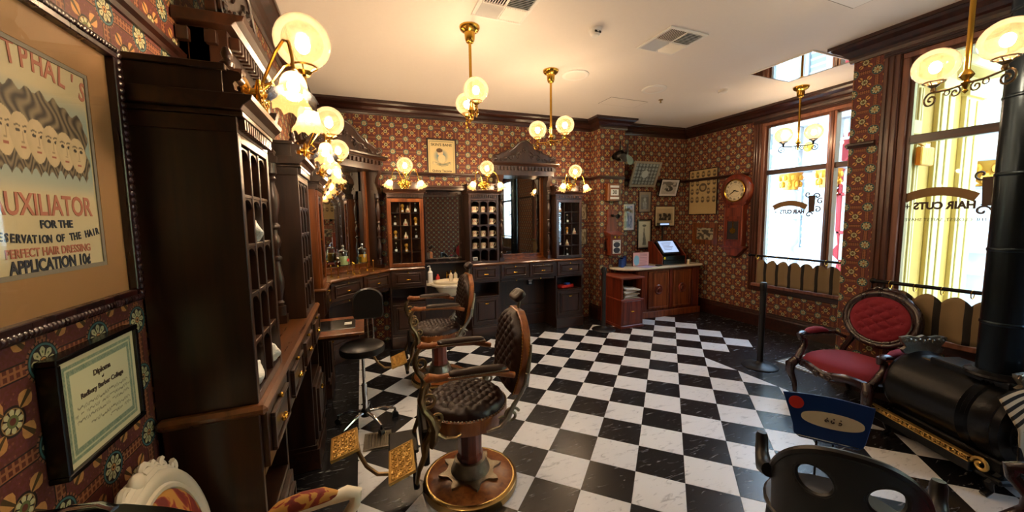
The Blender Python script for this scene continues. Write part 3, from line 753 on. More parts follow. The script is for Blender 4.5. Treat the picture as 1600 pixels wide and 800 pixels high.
def kneehole(loc, rz, w, D, label, group='back bar kneeholes'):
    t = thing('kneehole_unit', label, 'cabinet', loc, rz, group); z1 = ZC - 0.035
    g = G(); g.box(0, w, D - 0.03, D - 0.005, 0.15, 0.83); g.box(0, w, D - 0.045, D - 0.01, 0.0, 0.17)
    g.box(0, w, D - 0.05, D - 0.03, 0.22, 0.24); g.box(0, w, D - 0.05, D - 0.03, 0.32, 0.335)
    g.obj('back_panel', M['walnut'], t, bev=0.002)
    G().box(0, w, 0.004, D - 0.005, 0.83, z1).box(0, w, 0, 0.02, 0.825, 0.835).obj('drawer_case', M['walnutx'], t)
    h = w / 2
    front_panel('drawer', t, 0.012, h - 0.012, 0.84, z1 - 0.004, M['walnutx'], 0, True, True)
    front_panel('drawer', t, h + 0.012, w - 0.012, 0.84, z1 - 0.004, M['walnutx'], 0, True, True)
    tr = G().box(0.01, w - 0.01, 0.012, D - 0.06, 0.788, 0.822).obj('pull_out_tray', M['walnutx'], t, bev=0.003)
    for x in (w * 0.28, w * 0.72): knobpull(tr, x, 0.805, 0.012, True)
    return t
def worktop(loc, rz, pts, label):
    """pts: plan outline in local coordinates"""
    t = G().prism(pts, ZC - 0.035, ZC, 'xy').obj('worktop', M['walnut_top'], None, bev=0.012)
    t.location = loc; t.rotation_euler = (0, 0, rz); return tag(t, label, 'worktop')
def dentils(g, x0, x1, y, z0, z1, n, d=0.018):
    st = (x1 - x0) / n
    for k in range(n): g.box(x0 + st * (k + 0.22), x0 + st * (k + 0.78), y - d, y, z0, z1)
def cornice_top(t, w, D, z=2.0, n=14, scroll=True):
    g = G(); g.box(0, w, 0, D, z, z + 0.05)
    g.box(-0.01, w + 0.01, -0.02, D, z + 0.05, z + 0.066)
    g.prism([(D, z + 0.066), (-0.02, z + 0.066), (-0.03, z + 0.082), (-0.05, z + 0.10), (-0.056, z + 0.115), (D, z + 0.115)], -0.035, w + 0.035, 'yz')
    g.obj('cornice', M['walnutx'], t, bev=0.002)
    g = G(); dentils(g, 0.01, w - 0.01, 0, z + 0.012, z + 0.046, n); stuff(g.obj('dentil_row', M['walnut'], t))
    g = G(); g.box(0.0, w, 0.03, D, z + 0.115, z + 0.205); g.box(-0.012, w + 0.012, 0.018, D, z + 0.19, z + 0.21)
    g.obj('frieze_box', M['walnut'], t, bev=0.002)
    if scroll:
        for x in (0.025, w - 0.025):
            g = G(); pr = [(0.03, z + 0.2), (0.0, z + 0.195), (-0.012, z + 0.175), (0.004, z + 0.155), (0.0, z + 0.135), (-0.03, z + 0.125), (-0.035, z + 0.115), (0.03, z + 0.115)]
            g.prism(pr, x - 0.02, x + 0.02, 'yz'); g.lathe([(0.0, -0.022), (0.016, -0.022), (0.016, 0.022), (0, 0.022)], (x, -0.006, z + 0.178), 10, Ry(PI / 2))
            g.obj('scroll_bracket', M['walnut'], t, True)
            G().lathe([(0.018, z + 0.21), (0.022, z + 0.222), (0.012, z + 0.235), (0.017, z + 0.25), (0.01, z + 0.27), (0, z + 0.275)], (x, 0.02, 0), 10).obj('finial', M['walnut'], t, True)
def pigeonholes(loc, rz, w, D, rows, label, group=None, arch=True, z1=2.0):
    t = thing('pigeonhole_cabinet', label, 'cabinet', loc, rz, group); z0 = ZC
    g = G(); e = 0.03
    g.box(0, e, 0, D, z0, z1); g.box(w - e, w, 0, D, z0, z1); g.box(e, w - e, D - 0.012, D, z0, z1); g.box(e, w - e, 0, D, z1 - 0.03, z1); g.box(e, w - e, 0, D, z0, z0 + 0.03)
    g.obj('carcass', M['walnut'], t, bev=0.002)
    cw = (w - 2 * e) / 3; hs = (z1 - z0 - 0.06) / rows; cells = []
    for k in (1, 2): G().box(e + cw * k - 0.008, e + cw * k + 0.008, 0.004, D - 0.012, z0 + 0.03, z1 - 0.03).obj('divider', M['walnut'], t, bev=0.002)
    for r in range(rows):
        zz = z0 + 0.03 + r * hs
        if r: G().box(e, w - e, 0.006, D - 0.012, zz - 0.006, zz + 0.006).obj('shelf', M['walnutx'], t, bev=0.002)
        for c in range(3): cells.append((e + cw * (c + 0.5), zz + 0.006, r, c))
        if arch:
            g = G()
            for c in range(3):
                a, b = e + cw * c + 0.008, e + cw * (c + 1) - 0.008; top = zz + hs - 0.006; R = (b - a) / 2; xc = (a + b) / 2; spr = top - R * 0.72
                arc = [(xc + R * math.cos(PI * k / 10), spr + R * 0.62 * math.sin(PI * k / 10)) for k in range(11)]
                for k in range(10):
                    p, q = arc[k], arc[k + 1]; g.prism([(p[0], p[1]), (q[0], q[1]), (q[0], top), (p[0], top)], 0.008, 0.018)
            g.obj('arch_spandrel', M['walnut'], t)
    cornice_top(t, w, D, z1); return t, cells
def display_cab(loc, rz, w, D, label, m='walnut', arch=True, group='glazed display cabinets'):
    t = thing('display_cabinet', label, 'cabinet', loc, rz, group); z0, z1 = ZC, 2.0; e = 0.02
    g = G(); g.box(0, e, 0.02, D, z0, z1); g.box(w - e, w, 0.02, D, z0, z1); g.box(e, w - e, D - 0.012, D, z0, z1); g.box(e, w - e, 0.02, D, z1 - 0.02, z1); g.box(e, w - e, 0.02, D, z0, z0 + 0.02)
    g.obj('carcass', M[m], t, bev=0.002)
    f = 0.045
    dr = G().ring(0.008, w - 0.008, z0 + 0.008, z1 - 0.008, f, 0.0, 0.02).obj('door', M['oak' if m == 'oak' else 'walnut'], t, bev=0.003)
    G().box(0.05, w - 0.05, 0.009, 0.012, z0 + 0.05, z1 - 0.05).obj('pane', M['cab_glass'], dr)
    G().ball((0.03, -0.008, (z0 + z1) / 2), 0.008, 8).obj('knob', M['brass'], dr, True)
    cells = []; cw = (w - 0.07) / 3
    for k in (1, 2): G().box(0.035 + cw * k - 0.005, 0.035 + cw * k + 0.005, 0.04, D - 0.012, z0 + 0.02, z1 - 0.02).obj('divider', M[m], t)
    for r in range(5):
        zz = z0 + 0.02 + r * (z1 - z0 - 0.04) / 5
        if r: G().box(e, w - e, 0.04, D - 0.012, zz - 0.005, zz + 0.005).obj('shelf', M['walnutx'], t)
        for c in range(3): cells.append((0.035 + cw * (c + 0.5), zz + 0.005, r, c))
    cornice_top(t, w, D, z1); return t, cells
def baluster_prof(z0, z1):
    h = z1 - z0; P = [(0.030, 0), (0.030, 0.06), (0.018, 0.065), (0.024, 0.085), (0.014, 0.1), (0.018, 0.13), (0.030, 0.19), (0.030, 0.24), (0.016, 0.33), (0.013, 0.36), (0.026, 0.375), (0.026, 0.39), (0.013, 0.40), (0.013, 0.44), (0.022, 0.46),
         (0.027, 0.49), (0.022, 0.52), (0.012, 0.54), (0.012, 0.57), (0.026, 0.585), (0.026, 0.60), (0.014, 0.615), (0.020, 0.66), (0.031, 0.74), (0.030, 0.80), (0.016, 0.86), (0.013, 0.88), (0.024, 0.90), (0.016, 0.92), (0.030, 0.935), (0.030, 1.0)]
    return [(r, z0 + q * h) for r, q in P]
def mirror_unit(loc, rz, w, D, label, ext=0.07, z_top=2.50):
    """framed mirror against the wall with pilaster strips, turned balusters, bracketed dentil cornice and carved pediment"""
    t = thing('mirror_overmantel', label, 'mirror', loc, rz, 'carved mirrors of the back bar')
    z0 = ZC; yb = D - 0.03; yf = 0.10
    G().box(0, w, yb, D, z0, z_top).obj('back_board', M['walnut'], t)
    g = G(); g.ring(0.05, w - 0.05, z0 + 0.02, z_top - 0.08, 0.055, yb - 0.03, yb); g.ring(0.09, w - 0.09, z0 + 0.06, z_top - 0.12, 0.018, yb - 0.042, yb - 0.03)
    g.obj('mirror_frame', M['oak'], t, bev=0.004)
    G().box(0.10, w - 0.10, yb - 0.012, yb - 0.006, z0 + 0.07, z_top - 0.13).obj('mirror_glass', M['mirror'], t)
    G().box(0.0, w, yb - 0.06, yb, z0, z0 + 0.022).obj('lower_rail', M['oak'], t, bev=0.004)
    for sx in (0, 1):
        x0, x1 = (0.0, 0.05) if sx == 0 else (w - 0.05, w)
        G().box(x0, x1, yf + 0.06, D - 0.03, z0, z_top).obj('side_panel', M['walnut'], t, bev=0.003)
        xc = 0.045 if sx == 0 else w - 0.045
        g = G(); g.box(xc - 0.035, xc + 0.035, yf - 0.02, yf + 0.05, z0, z0 + 0.05); g.lathe(baluster_prof(z0 + 0.05, 2.06), (xc, yf + 0.015, 0), 14)
        g.box(xc - 0.035, xc + 0.035, yf - 0.02, yf + 0.05, 2.06, 2.10); g.obj('baluster', M['walnut'], t, True)
        g = G(); pr = [(yf + 0.10, 2.10), (yf - 0.01, 2.10), (yf + 0.0, 2.14), (yf + 0.03, 2.19), (yf + 0.015, 2.25), (yf - 0.03, 2.31), (yf - 0.04, 2.35), (yf + 0.10, 2.35)]
        g.prism(pr, xc - 0.03, xc + 0.03, 'yz'); g.lathe([(0, -0.036), (0.02, -0.036), (0.02, 0.036), (0, 0.036)], (xc, yf - 0.012, 2.325), 12, Ry(PI / 2))
        g.lathe([(0, -0.036), (0.014, -0.036), (0.014, 0.036), (0, 0.036)], (xc, yf + 0.005, 2.13), 12, Ry(PI / 2)); g.obj('scroll_bracket', M['walnut'], t, True)
    X0, X1 = -ext, w + ext; zt = 2.35
    g = G(); g.box(X0 + 0.03, X1 - 0.03, yf, D - 0.001, zt, zt + 0.14)
    g.obj('entablature', M['walnut'], t, bev=0.002)
    g = G(); dentils(g, X0 + 0.04, X1 - 0.04, yf, zt + 0.075, zt + 0.125, 17, 0.035)
    for y_ in range(3): g.box(X0 + 0.0, X0 + 0.03, yf + 0.03 + y_ * 0.09, yf + 0.07 + y_ * 0.09, zt + 0.075, zt + 0.125)
    for y_ in range(3): g.box(X1 - 0.03, X1 + 0.0, yf + 0.03 + y_ * 0.09, yf + 0.07 + y_ * 0.09, zt + 0.075, zt + 0.125)
    stuff(g.obj('dentil_row', M['walnut'], t, bev=0.002))
    G().prism([(D - 0.001, zt + 0.14), (yf - 0.03, zt + 0.14), (yf - 0.045, zt + 0.155), (yf - 0.07, zt + 0.165), (yf - 0.078, zt + 0.185), (D - 0.001, zt + 0.185)], X0 - 0.025, X1 + 0.025, 'yz').obj('cornice', M['walnutx'], t, bev=0.002)
    # pediment
    zb = zt + 0.185; xc = w / 2; hw = (X1 - X0) / 2
    half = [(1.0, 0.0), (1.02, 0.05), (1.0, 0.10), (0.94, 0.135), (0.88, 0.13), (0.82, 0.14), (0.76, 0.165), (0.66, 0.18), (0.58, 0.20), (0.54, 0.235), (0.50, 0.235), (0.50, 0.20), (0.44, 0.23), (0.34, 0.27), (0.24, 0.33), (0.14, 0.375), (0.08, 0.39), (0.0, 0.40)]
    k_ = 0.86
    poly = [(xc + hw * a, zb + b * k_) for a, b in half] + [(xc - hw * a, zb + b * k_) for a, b in half[-2::-1]]
    G().prism(poly, yf + 0.02, yf + 0.06).obj('pediment', M['walnut'], t, bev=0.004)
    edge = [(xc + hw * a * 0.985, yf + 0.018, zb + b * k_ - 0.012) for a, b in half[2:]]
    g = G(); g.tube(edge, 0.012, 6); g.tube([(2 * xc - p[0], p[1], p[2]) for p in edge], 0.012, 6)
    for s in (-1, 1):
        g.tube([(xc + s * (p[0]), yf + 0.012, p[1]) for p in spiral(hw * 0.915, zb + 0.055, 0.052, 0.01, 0.6, 1.6, 26)], 0.009, 6)
        g.lathe([(0, -0.03), (0.016, -0.02), (0.016, 0.01)], (xc + s * hw * 0.915, yf + 0.02, zb + 0.055), 10, Rx(-PI / 2))
        for (u, z, r, tn) in ((0.62, 0.055, 0.03, 1.2), (0.42, 0.075, 0.036, -1.2), (0.24, 0.09, 0.034, 1.1), (0.72, 0.04, 0.02, -1.2)):
            g.tube([(xc + s * p[0], yf + 0.014, p[1]) for p in spiral(hw * u, zb + z, r, 0.005, 1.0, tn, 16)], [0.009 - 0.0003 * i for i in range(17)], 5)
        g.tube([(xc + s * hw * (0.12 + 0.62 * k / 12), yf + 0.014, zb + 0.17 - 0.125 * (k / 12) + 0.014 * math.sin(k * 1.4)) for k in range(13)], [0.013 - 0.0007 * i for i in range(13)], 6)
        for k in range(5): g.ball((xc + s * hw * (0.16 + 0.11 * k), yf + 0.016, zb + 0.13 - 0.018 * k), 0.016 - 0.0015 * k, 8, 1.5, 0.6, 1)
    g.lathe([(0, -0.03), (0.014, -0.026), (0.02, -0.012), (0.036, -0.012), (0.046, 0.005)], (xc, yf + 0.02, zb + 0.20), 16, Rx(-PI / 2), flute=8, fd=0.15)
    for k in range(8): a = 2 * PI * k / 8; g.ball((xc + 0.032 * math.cos(a), yf + 0.012, zb + 0.2 + 0.032 * math.sin(a)), 0.012, 8, 1, 0.6, 1)
    g.obj('carved_relief', M['walnut'], t, True)
    return t

# ---- back run
FT = 0.43
RB = AB
def bl(s, t=FT, z=0): return bw(s, t, z)
base_pedestal(bl(-5.33), RB, 0.47, 0.42, 'walnut base cabinet left of the sink niche, below the amber display cabinet')
base_pedestal(bl(-4.24), RB, 0.435, 0.42, 'walnut base cabinet under the shaving mug shelves')
kneehole(bl(-3.80), RB, 0.89, 0.42, 'kneehole with two drawers and tray rail under the large back mirror')
base_pedestal(bl(-2.905), RB, 0.475, 0.42, 'walnut base cabinet at the right end of the back bar')
worktop(bl(-4.24), RB, [(-0.005, -0.03), (1.83, -0.03), (1.83, 0.42), (-0.005, 0.42)], 'long walnut worktop under the mug shelves and back mirror')
dc1, cells1 = display_cab(bl(-5.33, 0.40), RB, 0.47, 0.36, 'amber glazed display cabinet of old bottles left of the sink niche', 'oak')
mugc, mcells = pigeonholes(bl(-4.24, 0.40), RB, 0.435, 0.36, 5, 'arched pigeonhole shelves holding shaving mugs', 'pigeonhole cabinets')
mirror_unit(bl(-3.765, 0.37), RB, 0.875, 0.365, 'large carved mirror with pediment between mug shelves and right display cabinet')
dc2, cells2 = display_cab(bl(-2.885, 0.40), RB, 0.46, 0.36, 'dark glazed display cabinet at the right end of the back bar')
# outlet on kneehole back
t = G().box(-0.05, 0.05, -0.006, 0.0, -0.065, 0.065).obj('socket_plate', M['black_paint'], None, bev=0.002); t.location = bl(-3.18, 0.065, 0.71); t.rotation_euler = (0, 0, RB)
tag(t, 'black power outlet plate under the large back mirror', 'outlet'); G().box(-0.032, 0.032, -0.010, -0.006, 0.0, 0.05).box(-0.025, 0.025, -0.010, -0.006, -0.05, -0.008).obj('socket', M['white_pl'], t, bev=0.002)

# sink niche between the first two cabinets
t = thing('wash_stand', 'back bar wash niche with marble basin under a small framed mirror', 'sink', bl(-4.86, FT), RB)
G().box(0.004, 0.616, 0.30, 0.425, 0, 0.80).box(0.004, 0.616, 0.0, 0.31, 0.0, 0.12).obj('niche_back', M['walnut'], t)
G().prism([(0.004, 0.42), (0.004, 0.06), (0.06, 0.03), (0.10, -0.10), (0.2, -0.19), (0.33, -0.215), (0.46, -0.19), (0.54, -0.10), (0.57, 0.03), (0.616, 0.06), (0.616, 0.42)], 0.80, 0.832, 'xy').obj('marble_top', M['marble'], t, bev=0.006)
G().lathe([(0.03, 0.64), (0.12, 0.66), (0.19, 0.74), (0.215, 0.80), (0.225, 0.845), (0.235, 0.855), (0.235, 0.862), (0.20, 0.862), (0.18, 0.82), (0.12, 0.76), (0.0, 0.74)], (0.33, 0.03, 0), 28, None, 1.0, 0.82, 24, 0.006).obj('basin', M['china'], t, True)
for x in (0.2, 0.46):
    G().lathe([(0.02, 0.83), (0.014, 0.85), (0.012, 0.88), (0.022, 0.885), (0.022, 0.895), (0, 0.9)], (x, 0.27, 0), 10).obj('tap', M['brass'], t, True)
G().tube([(0.33, 0.29, 0.83), (0.33, 0.29, 0.93), (0.33, 0.26, 0.96), (0.33, 0.20, 0.95), (0.33, 0.17, 0.92)], 0.011, 8).obj('spout', M['brass'], t, True)
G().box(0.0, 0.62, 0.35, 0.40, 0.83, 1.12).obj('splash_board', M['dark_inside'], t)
def niche_mirror(loc, rz, label):
    t = thing('niche_mirror', label, 'mirror', loc, rz, 'small mirrors over the wash basins')
    G().box(0.002, 0.618, 0.0, 0.02, 1.12, 2.12).obj('back_board', M['walnut'], t)
    G().ring(0.035, 0.555, 1.13, 2.06, 0.025, -0.03, 0).obj('mirror_frame', M['walnut'], t, bev=0.006)
    G().box(0.06, 0.53, -0.012, -0.004, 1.155, 2.035).obj('mirror_glass', M['mirror'], t)
    g = G()
    for k in range(9):
        z = 1.16 + k * 0.105
        for s, x in ((1, 0.045), (-1, 0.545)): g.tube([(p[0], -0.034, p[1]) for p in spiral(x, z, 0.018, 0.003, k, s * 1.1, 10)], 0.005, 4)
    for k in range(5):
        g.tube([(p[0], -0.034, p[1]) for p in spiral(0.1 + 0.1 * k, 2.075, 0.03, 0.004, k, 1.2, 12)], 0.006, 4); g.tube([(p[0], -0.034, p[1]) for p in spiral(0.1 + 0.1 * k, 1.125, 0.024, 0.004, k, -1.2, 12)], 0.006, 4)
    g.obj('carved_relief', M['walnut'], t, True)
    G().box(0.0, 0.62, -0.14, 0.0, 1.085, 1.10).obj('glass_shelf', M['walnutx'], t, bev=0.003)
    G().box(-0.0, 0.62, -0.11, 0.02, 2.12, 2.155).box(0, 0.62, -0.13, 0.02, 2.155, 2.185).obj('shelf_cornice', M['walnutx'], t, bev=0.004)
    return t
niche_mirror(bl(-4.86, 0.10), RB, 'small mirror over the marble basin of the back bar')

# ---- left run, front face at x=-0.36, depth 0.28
XF = -0.36; RL = PI / 2; DL = 0.275
def ll(y, x=XF, z=0): return Vector((x, y, z))
base_pedestal(ll(1.47), RL, 0.42, DL, 'nearest walnut base cabinet on the left wall, beside the white armchair')
kneehole(ll(1.90), RL, 0.83, DL, 'kneehole with two drawers under the left wall mirror')
base_pedestal(ll(2.74), RL, 0.44, DL, 'walnut base cabinet on the left wall just before the writing desk')
worktop(ll(1.45), RL, [(-0.005, -0.03), (1.75, -0.03), (1.75, DL), (-0.005, DL)], 'long amber-edged walnut worktop along the left wall')
pgA, cA = pigeonholes(ll(1.475), RL, 0.415, DL, 5, 'nearest tall pigeonhole cabinet on the left wall with folded towels', 'pigeonhole cabinets', True)
mirror_unit(ll(1.905, -0.375), RL, 0.78, 0.262, 'carved mirror with pediment on the left wall between two pigeonhole cabinets', 0.03)
pgB, cB = pigeonholes(ll(2.70), RL, 0.47, DL, 5, 'second pigeonhole cabinet on the left wall, past the mirror', 'pigeonhole cabinets', True)
base_pedestal(ll(3.82), RL, 0.46, DL, 'walnut base cabinet on the left wall next to the corner mirror')
dc3, cells3 = display_cab(ll(3.83), RL, 0.44, DL, 'amber display cabinet on the left wall next to the corner mirror', 'oak')
t = thing('wash_stand', 'low wooden desk top with black inset between the left wall cabinets', 'desk', ll(3.21), RL)
G().box(0.0, 0.58, -0.34, DL, 0.775, 0.80).obj('table_top', M['oak'], t, bev=0.004)
G().box(0.14, 0.46, -0.27, 0.05, 0.80, 0.806).obj('black_inset', M['black_paint'], t, bev=0.003)
G().box(0.02, 0.56, -0.30, DL, 0.75, 0.775).obj('apron', M['walnut'], t)
for x in (0.03, 0.51):
    for y in (0.02, 0.2): G().box(x, x + 0.04, y, y + 0.04, 0, 0.75).obj('leg', M['walnut'], t)
g = G(); g.box(0.26, 0.29, -0.24, -0.18, 0.806, 0.809).box(0.31, 0.335, -0.24, -0.18, 0.806, 0.809); g.obj('white_marking', M['white_pl'], t)
niche_mirror(ll(3.20, -0.60), RL, 'small mirror over the writing desk on the left wall')

# ---- diagonal corner
dA = Vector((-0.352, 4.33, 0)); dB = bl(-5.33); dd = (dB - dA); LD = dd.length; RD = math.atan2(dd.y, dd.x)
kneehole(dA, RD, LD, 0.33, 'kneehole with two drawers across the corner under the corner mirror')
worktop(Vector((0, 0, 0)), 0, [(XF - 0.0 + 0.03, 3.81), (dA.x + 0.03, dA.y - 0.02), (dB.x + 0.015, dB.y - 0.035), (bl(-4.87, FT + 0.03).x, bl(-4.87, FT + 0.03).y), (bl(-4.87, 0.02).x, bl(-4.87, 0.02).y), (bl(-6.2, 0.02).x, bl(-6.2, 0.02).y), (XL + 0.01, 5.3), (XL + 0.01, 3.81)], 'cornered walnut worktop below the corner mirror')
dn = Vector((-math.sin(RD), math.cos(RD), 0))
mirror_unit(dA + dn * 0.05 + dd.normalized() * -0.02, RD, LD + 0.10, 0.34, 'carved corner mirror with pediment beside the amber display cabinet', 0.06)

# ================================================================== WALL GASOLIERS
LAMPS = []
def sconce(loc, rz, label):
    t = thing('wall_gasolier', label, 'wall lamp', loc, rz, 'three-light brass wall lamps over the back bar')
    g = G(); g.lathe([(0.055, 0), (0.055, 0.006), (0.04, 0.014), (0.02, 0.02), (0.016, 0.04)], (0, 0.0, 0), 16, Rx(PI / 2)); g.lathe([(0.012, -0.06), (0.02, -0.05), (0.012, -0.02), (0.02, 0), (0.012, 0.03), (0.008, 0.05)], (0, -0.045, 0), 10)
    g.ball((0, -0.045, -0.075), 0.014, 8); g.obj('wall_plate', M['brass'], t, True)
    g = G(); g.tube([(0, -0.05, 0.0), (0, -0.11, -0.03), (0, -0.17, -0.025), (0, -0.2, 0.02), (0, -0.2, 0.09)], 0.007, 8)
    g.tube([(0, -0.05, 0.03), (0, -0.09, 0.045), (0, -0.105, 0.02), (0, -0.08, 0.0)], 0.005, 6)
    for k in range(6):
        a = k * PI / 3; g.ball((0.026 * math.cos(a), -0.06, 0.026 * math.sin(a)), 0.012, 6, 1, 0.5, 1)
    g.obj('centre_arm', M['brass'], t, True)
    g = G(); g.lathe([(0.02, 0.085), (0.03, 0.10), (0.015, 0.105)], (0, -0.2, 0), 12); g.tube([(0.045 * math.cos(a), -0.2 + 0.045 * math.sin(a), 0.118) for a in [i * PI / 8 for i in range(16)]], 0.004, 6, True)
    for k in range(4): a = k * PI / 2; g.tube([(0.02 * math.cos(a), -0.2 + 0.02 * math.sin(a), 0.10), (0.045 * math.cos(a), -0.2 + 0.045 * math.sin(a), 0.118)], 0.003, 5)
    g.obj('gallery', M['brass'], t, True)
    gl = G().lathe([(0.045, -0.088)] + [(0.1 * math.sin(PI * k / 14), -0.1 * math.cos(PI * k / 14)) for k in range(3, 15)], (0, -0.2, 0.21), 24).obj('globe_shade', M['globe'], t, True)
    G().ball((0, -0.2, 0.20), 0.026, 12, 1, 1, 1.25).obj('bulb', M['bulb'], gl, True)
    for s in (-1, 1):
        g = G(); g.tube([(s * 0.01, -0.05, 0.01), (s * 0.045, -0.08, 0.06), (s * 0.075, -0.12, 0.135), (s * 0.105, -0.15, 0.165), (s * 0.135, -0.17, 0.15), (s * 0.155, -0.18, 0.10), (s * 0.168, -0.185, 0.04)], 0.0055, 8)
        pts = [(s * (0.055 + p[0]), -0.06, -0.005 + p[1]) for p in spiral(0, 0, 0.042, 0.008, 2.2, 1.5, 20)]; g.tube(pts, 0.0035, 6)
        pts = [(s * (0.03 + p[0]), -0.058, -0.055 + p[1]) for p in spiral(0, 0, 0.026, 0.005, 1.2, -1.4, 16)]; g.tube(pts, 0.003, 6)
        for k in range(5): a = k * 1.256; g.ball((s * (0.055 + 0.014 * math.cos(a)), -0.062, -0.005 + 0.014 * math.sin(a)), 0.008, 6, 1, 0.5, 1)
        g.obj('side_arm', M['brass'], t, True)
        mt = T(s * 0.168, -0.185, 0.04) @ Ry(-s * 0.42)
        g = G(); g.lathe([(0.012, 0.0), (0.024, -0.012), (0.028, -0.025), (0.02, -0.03)], (0, 0, 0), 12).xf(mt); g.obj('shade_holder', M['brass'], t, True)
        pr = [(0.024, -0.02), (0.036, -0.034), (0.042, -0.055), (0.045, -0.08), (0.056, -0.105), (0.074, -0.125)]
        vs = []
        g = G()
        seg = 36
        for i, (r, z) in enumerate(pr):
            for k in range(seg):
                a = 2 * PI * k / seg; f = (i / 5) ** 1.5; rr = r * (1 + 0.07 * f * math.cos(12 * a)); zz = z - 0.008 * f * math.cos(12 * a)
                vs.append((rr * math.cos(a), rr * math.sin(a), zz))
        g.add(vs, [(i * seg + k, i * seg + (k + 1) % seg, (i + 1) * seg + (k + 1) % seg, (i + 1) * seg + k) for i in range(5) for k in range(seg)]).xf(mt)
        sh = g.obj('tulip_shade', M['tulip'], t, True)
        G().ball((0, 0, -0.065), 0.02, 10, 1, 1, 1.3).xf(mt).obj('bulb', M['bulb'], sh, True)
    return t
ZS = 2.19
sc0 = sconce(bl(-5.095, FT - 0.05, ZS), RB, 'brass wall lamp above the amber display cabinet left of the poster')
dup(sc0, bl(-4.02, FT - 0.05, ZS), RB, 'brass wall lamp above the shaving mug shelves')
dup(sc0, bl(-2.655, FT - 0.05, ZS), RB, 'brass wall lamp above the right-hand display cabinet')
dup(sc0, ll(1.69, XF - 0.02, ZS), RL, 'nearest and largest-looking brass wall lamp, over the first left cabinet')
dup(sc0, ll(2.93, XF - 0.02, ZS), RL, 'middle brass wall lamp of the left wall, past the mirror')
dup(sc0, ll(4.05, XF - 0.02, ZS), RL, 'farthest brass wall lamp of the left wall, near the corner mirror')

# ================================================================== CEILING
def pendant(loc, ang, label, arm=0.19, zb=-0.735, m='brass'):
    t = thing('pendant_gasolier', label, 'ceiling lamp', (loc[0], loc[1], CE), ang, 'two-globe brass pendants')
    G().lathe([(0.085, 0), (0.085, -0.012), (0.075, -0.03), (0.045, -0.05), (0.04, -0.1), (0.03, -0.125), (0.012, -0.135)], (0, 0, 0), 18).obj('canopy', M['brass'], t, True)
    G().cyl((0, 0, -0.12), (0, 0, zb + 0.05), 0.0125, 12).obj('rod', M['brass'], t, True)
    g = G().lathe([(0.012, 0.07), (0.022, 0.055), (0.03, 0.04), (0.02, 0.025), (0.012, 0.015), (0.02, 0.005), (0.012, -0.01), (0.006, -0.03), (0.012, -0.04), (0, -0.055)], (0, 0, zb), 14)
    g.obj('centre_boss', M['brass'], t, True)
    for s in (-1, 1):
        g = G().tube([(0, 0, zb), (s * arm * 0.5, 0, zb - 0.005), (s * arm, 0, zb + 0.005)], 0.006, 8)
        g.tube([(s * p[0], 0, zb + p[1]) for p in spiral(arm + 0.012, -0.035, 0.042, 0.006, PI / 2, -1.5, 24)], 0.005, 6)
        g.tube([(s * (arm * 0.55 + 0.014 * math.cos(a)), 0, zb - 0.02 + 0.014 * math.sin(a)) for a in [i * PI / 5 for i in range(10)]], 0.003, 5, True)
        g.tube([(s * p[0], 0, zb + p[1]) for p in spiral(arm * 0.3, -0.03, 0.03, 0.005, PI / 2, 1.3, 16)], 0.004, 6)
        g.obj('arm', M[m], t, True)
        g = G().lathe([(0.008, 0), (0.014, 0.015), (0.01, 0.03), (0.026, 0.045), (0.012, 0.05)], (s * arm, 0, zb), 12)
        g.tube([(s * arm + 0.045 * math.cos(a), 0.045 * math.sin(a), zb + 0.062) for a in [i * PI / 8 for i in range(16)]], 0.0045, 6, True)
        for k in range(4): a = k * PI / 2 + 0.4; g.tube([(s * arm + 0.02 * math.cos(a), 0.02 * math.sin(a), zb + 0.047), (s * arm + 0.046 * math.cos(a), 0.046 * math.sin(a), zb + 0.066)], 0.003, 5)
        g.obj('gallery', M[m], t, True)
        gl = G().lathe([(0.045, -0.085)] + [(0.1 * math.sin(PI * k / 14), -0.096 * math.cos(PI * k / 14)) for k in range(3, 15)], (s * arm, 0, zb + 0.15), 24).obj('globe_shade', M['globe'], t, True)
        G().ball((s * arm, 0, zb + 0.145), 0.026, 12, 1, 1, 1.25).obj('bulb', M['bulb'], gl, True)
    return t
pendant((0.905, 3.11), math.radians(86), 'brass two-globe pendant nearest the left wall, by the first air vent', 0.19, -0.715)
pendant((1.97, 3.68), math.radians(-57), 'brass two-globe pendant in front of the carved back mirror', 0.17, -0.75)
pendant((5.15, 3.05), math.radians(-58), 'two-globe pendant in the far bay window', 0.15, -0.72, 'black_iron')
pendant((3.03, 0.98), math.radians(64), 'two-globe pendant beside the stove pipe, cut by the top edge', 0.165, -0.90, 'bronze')
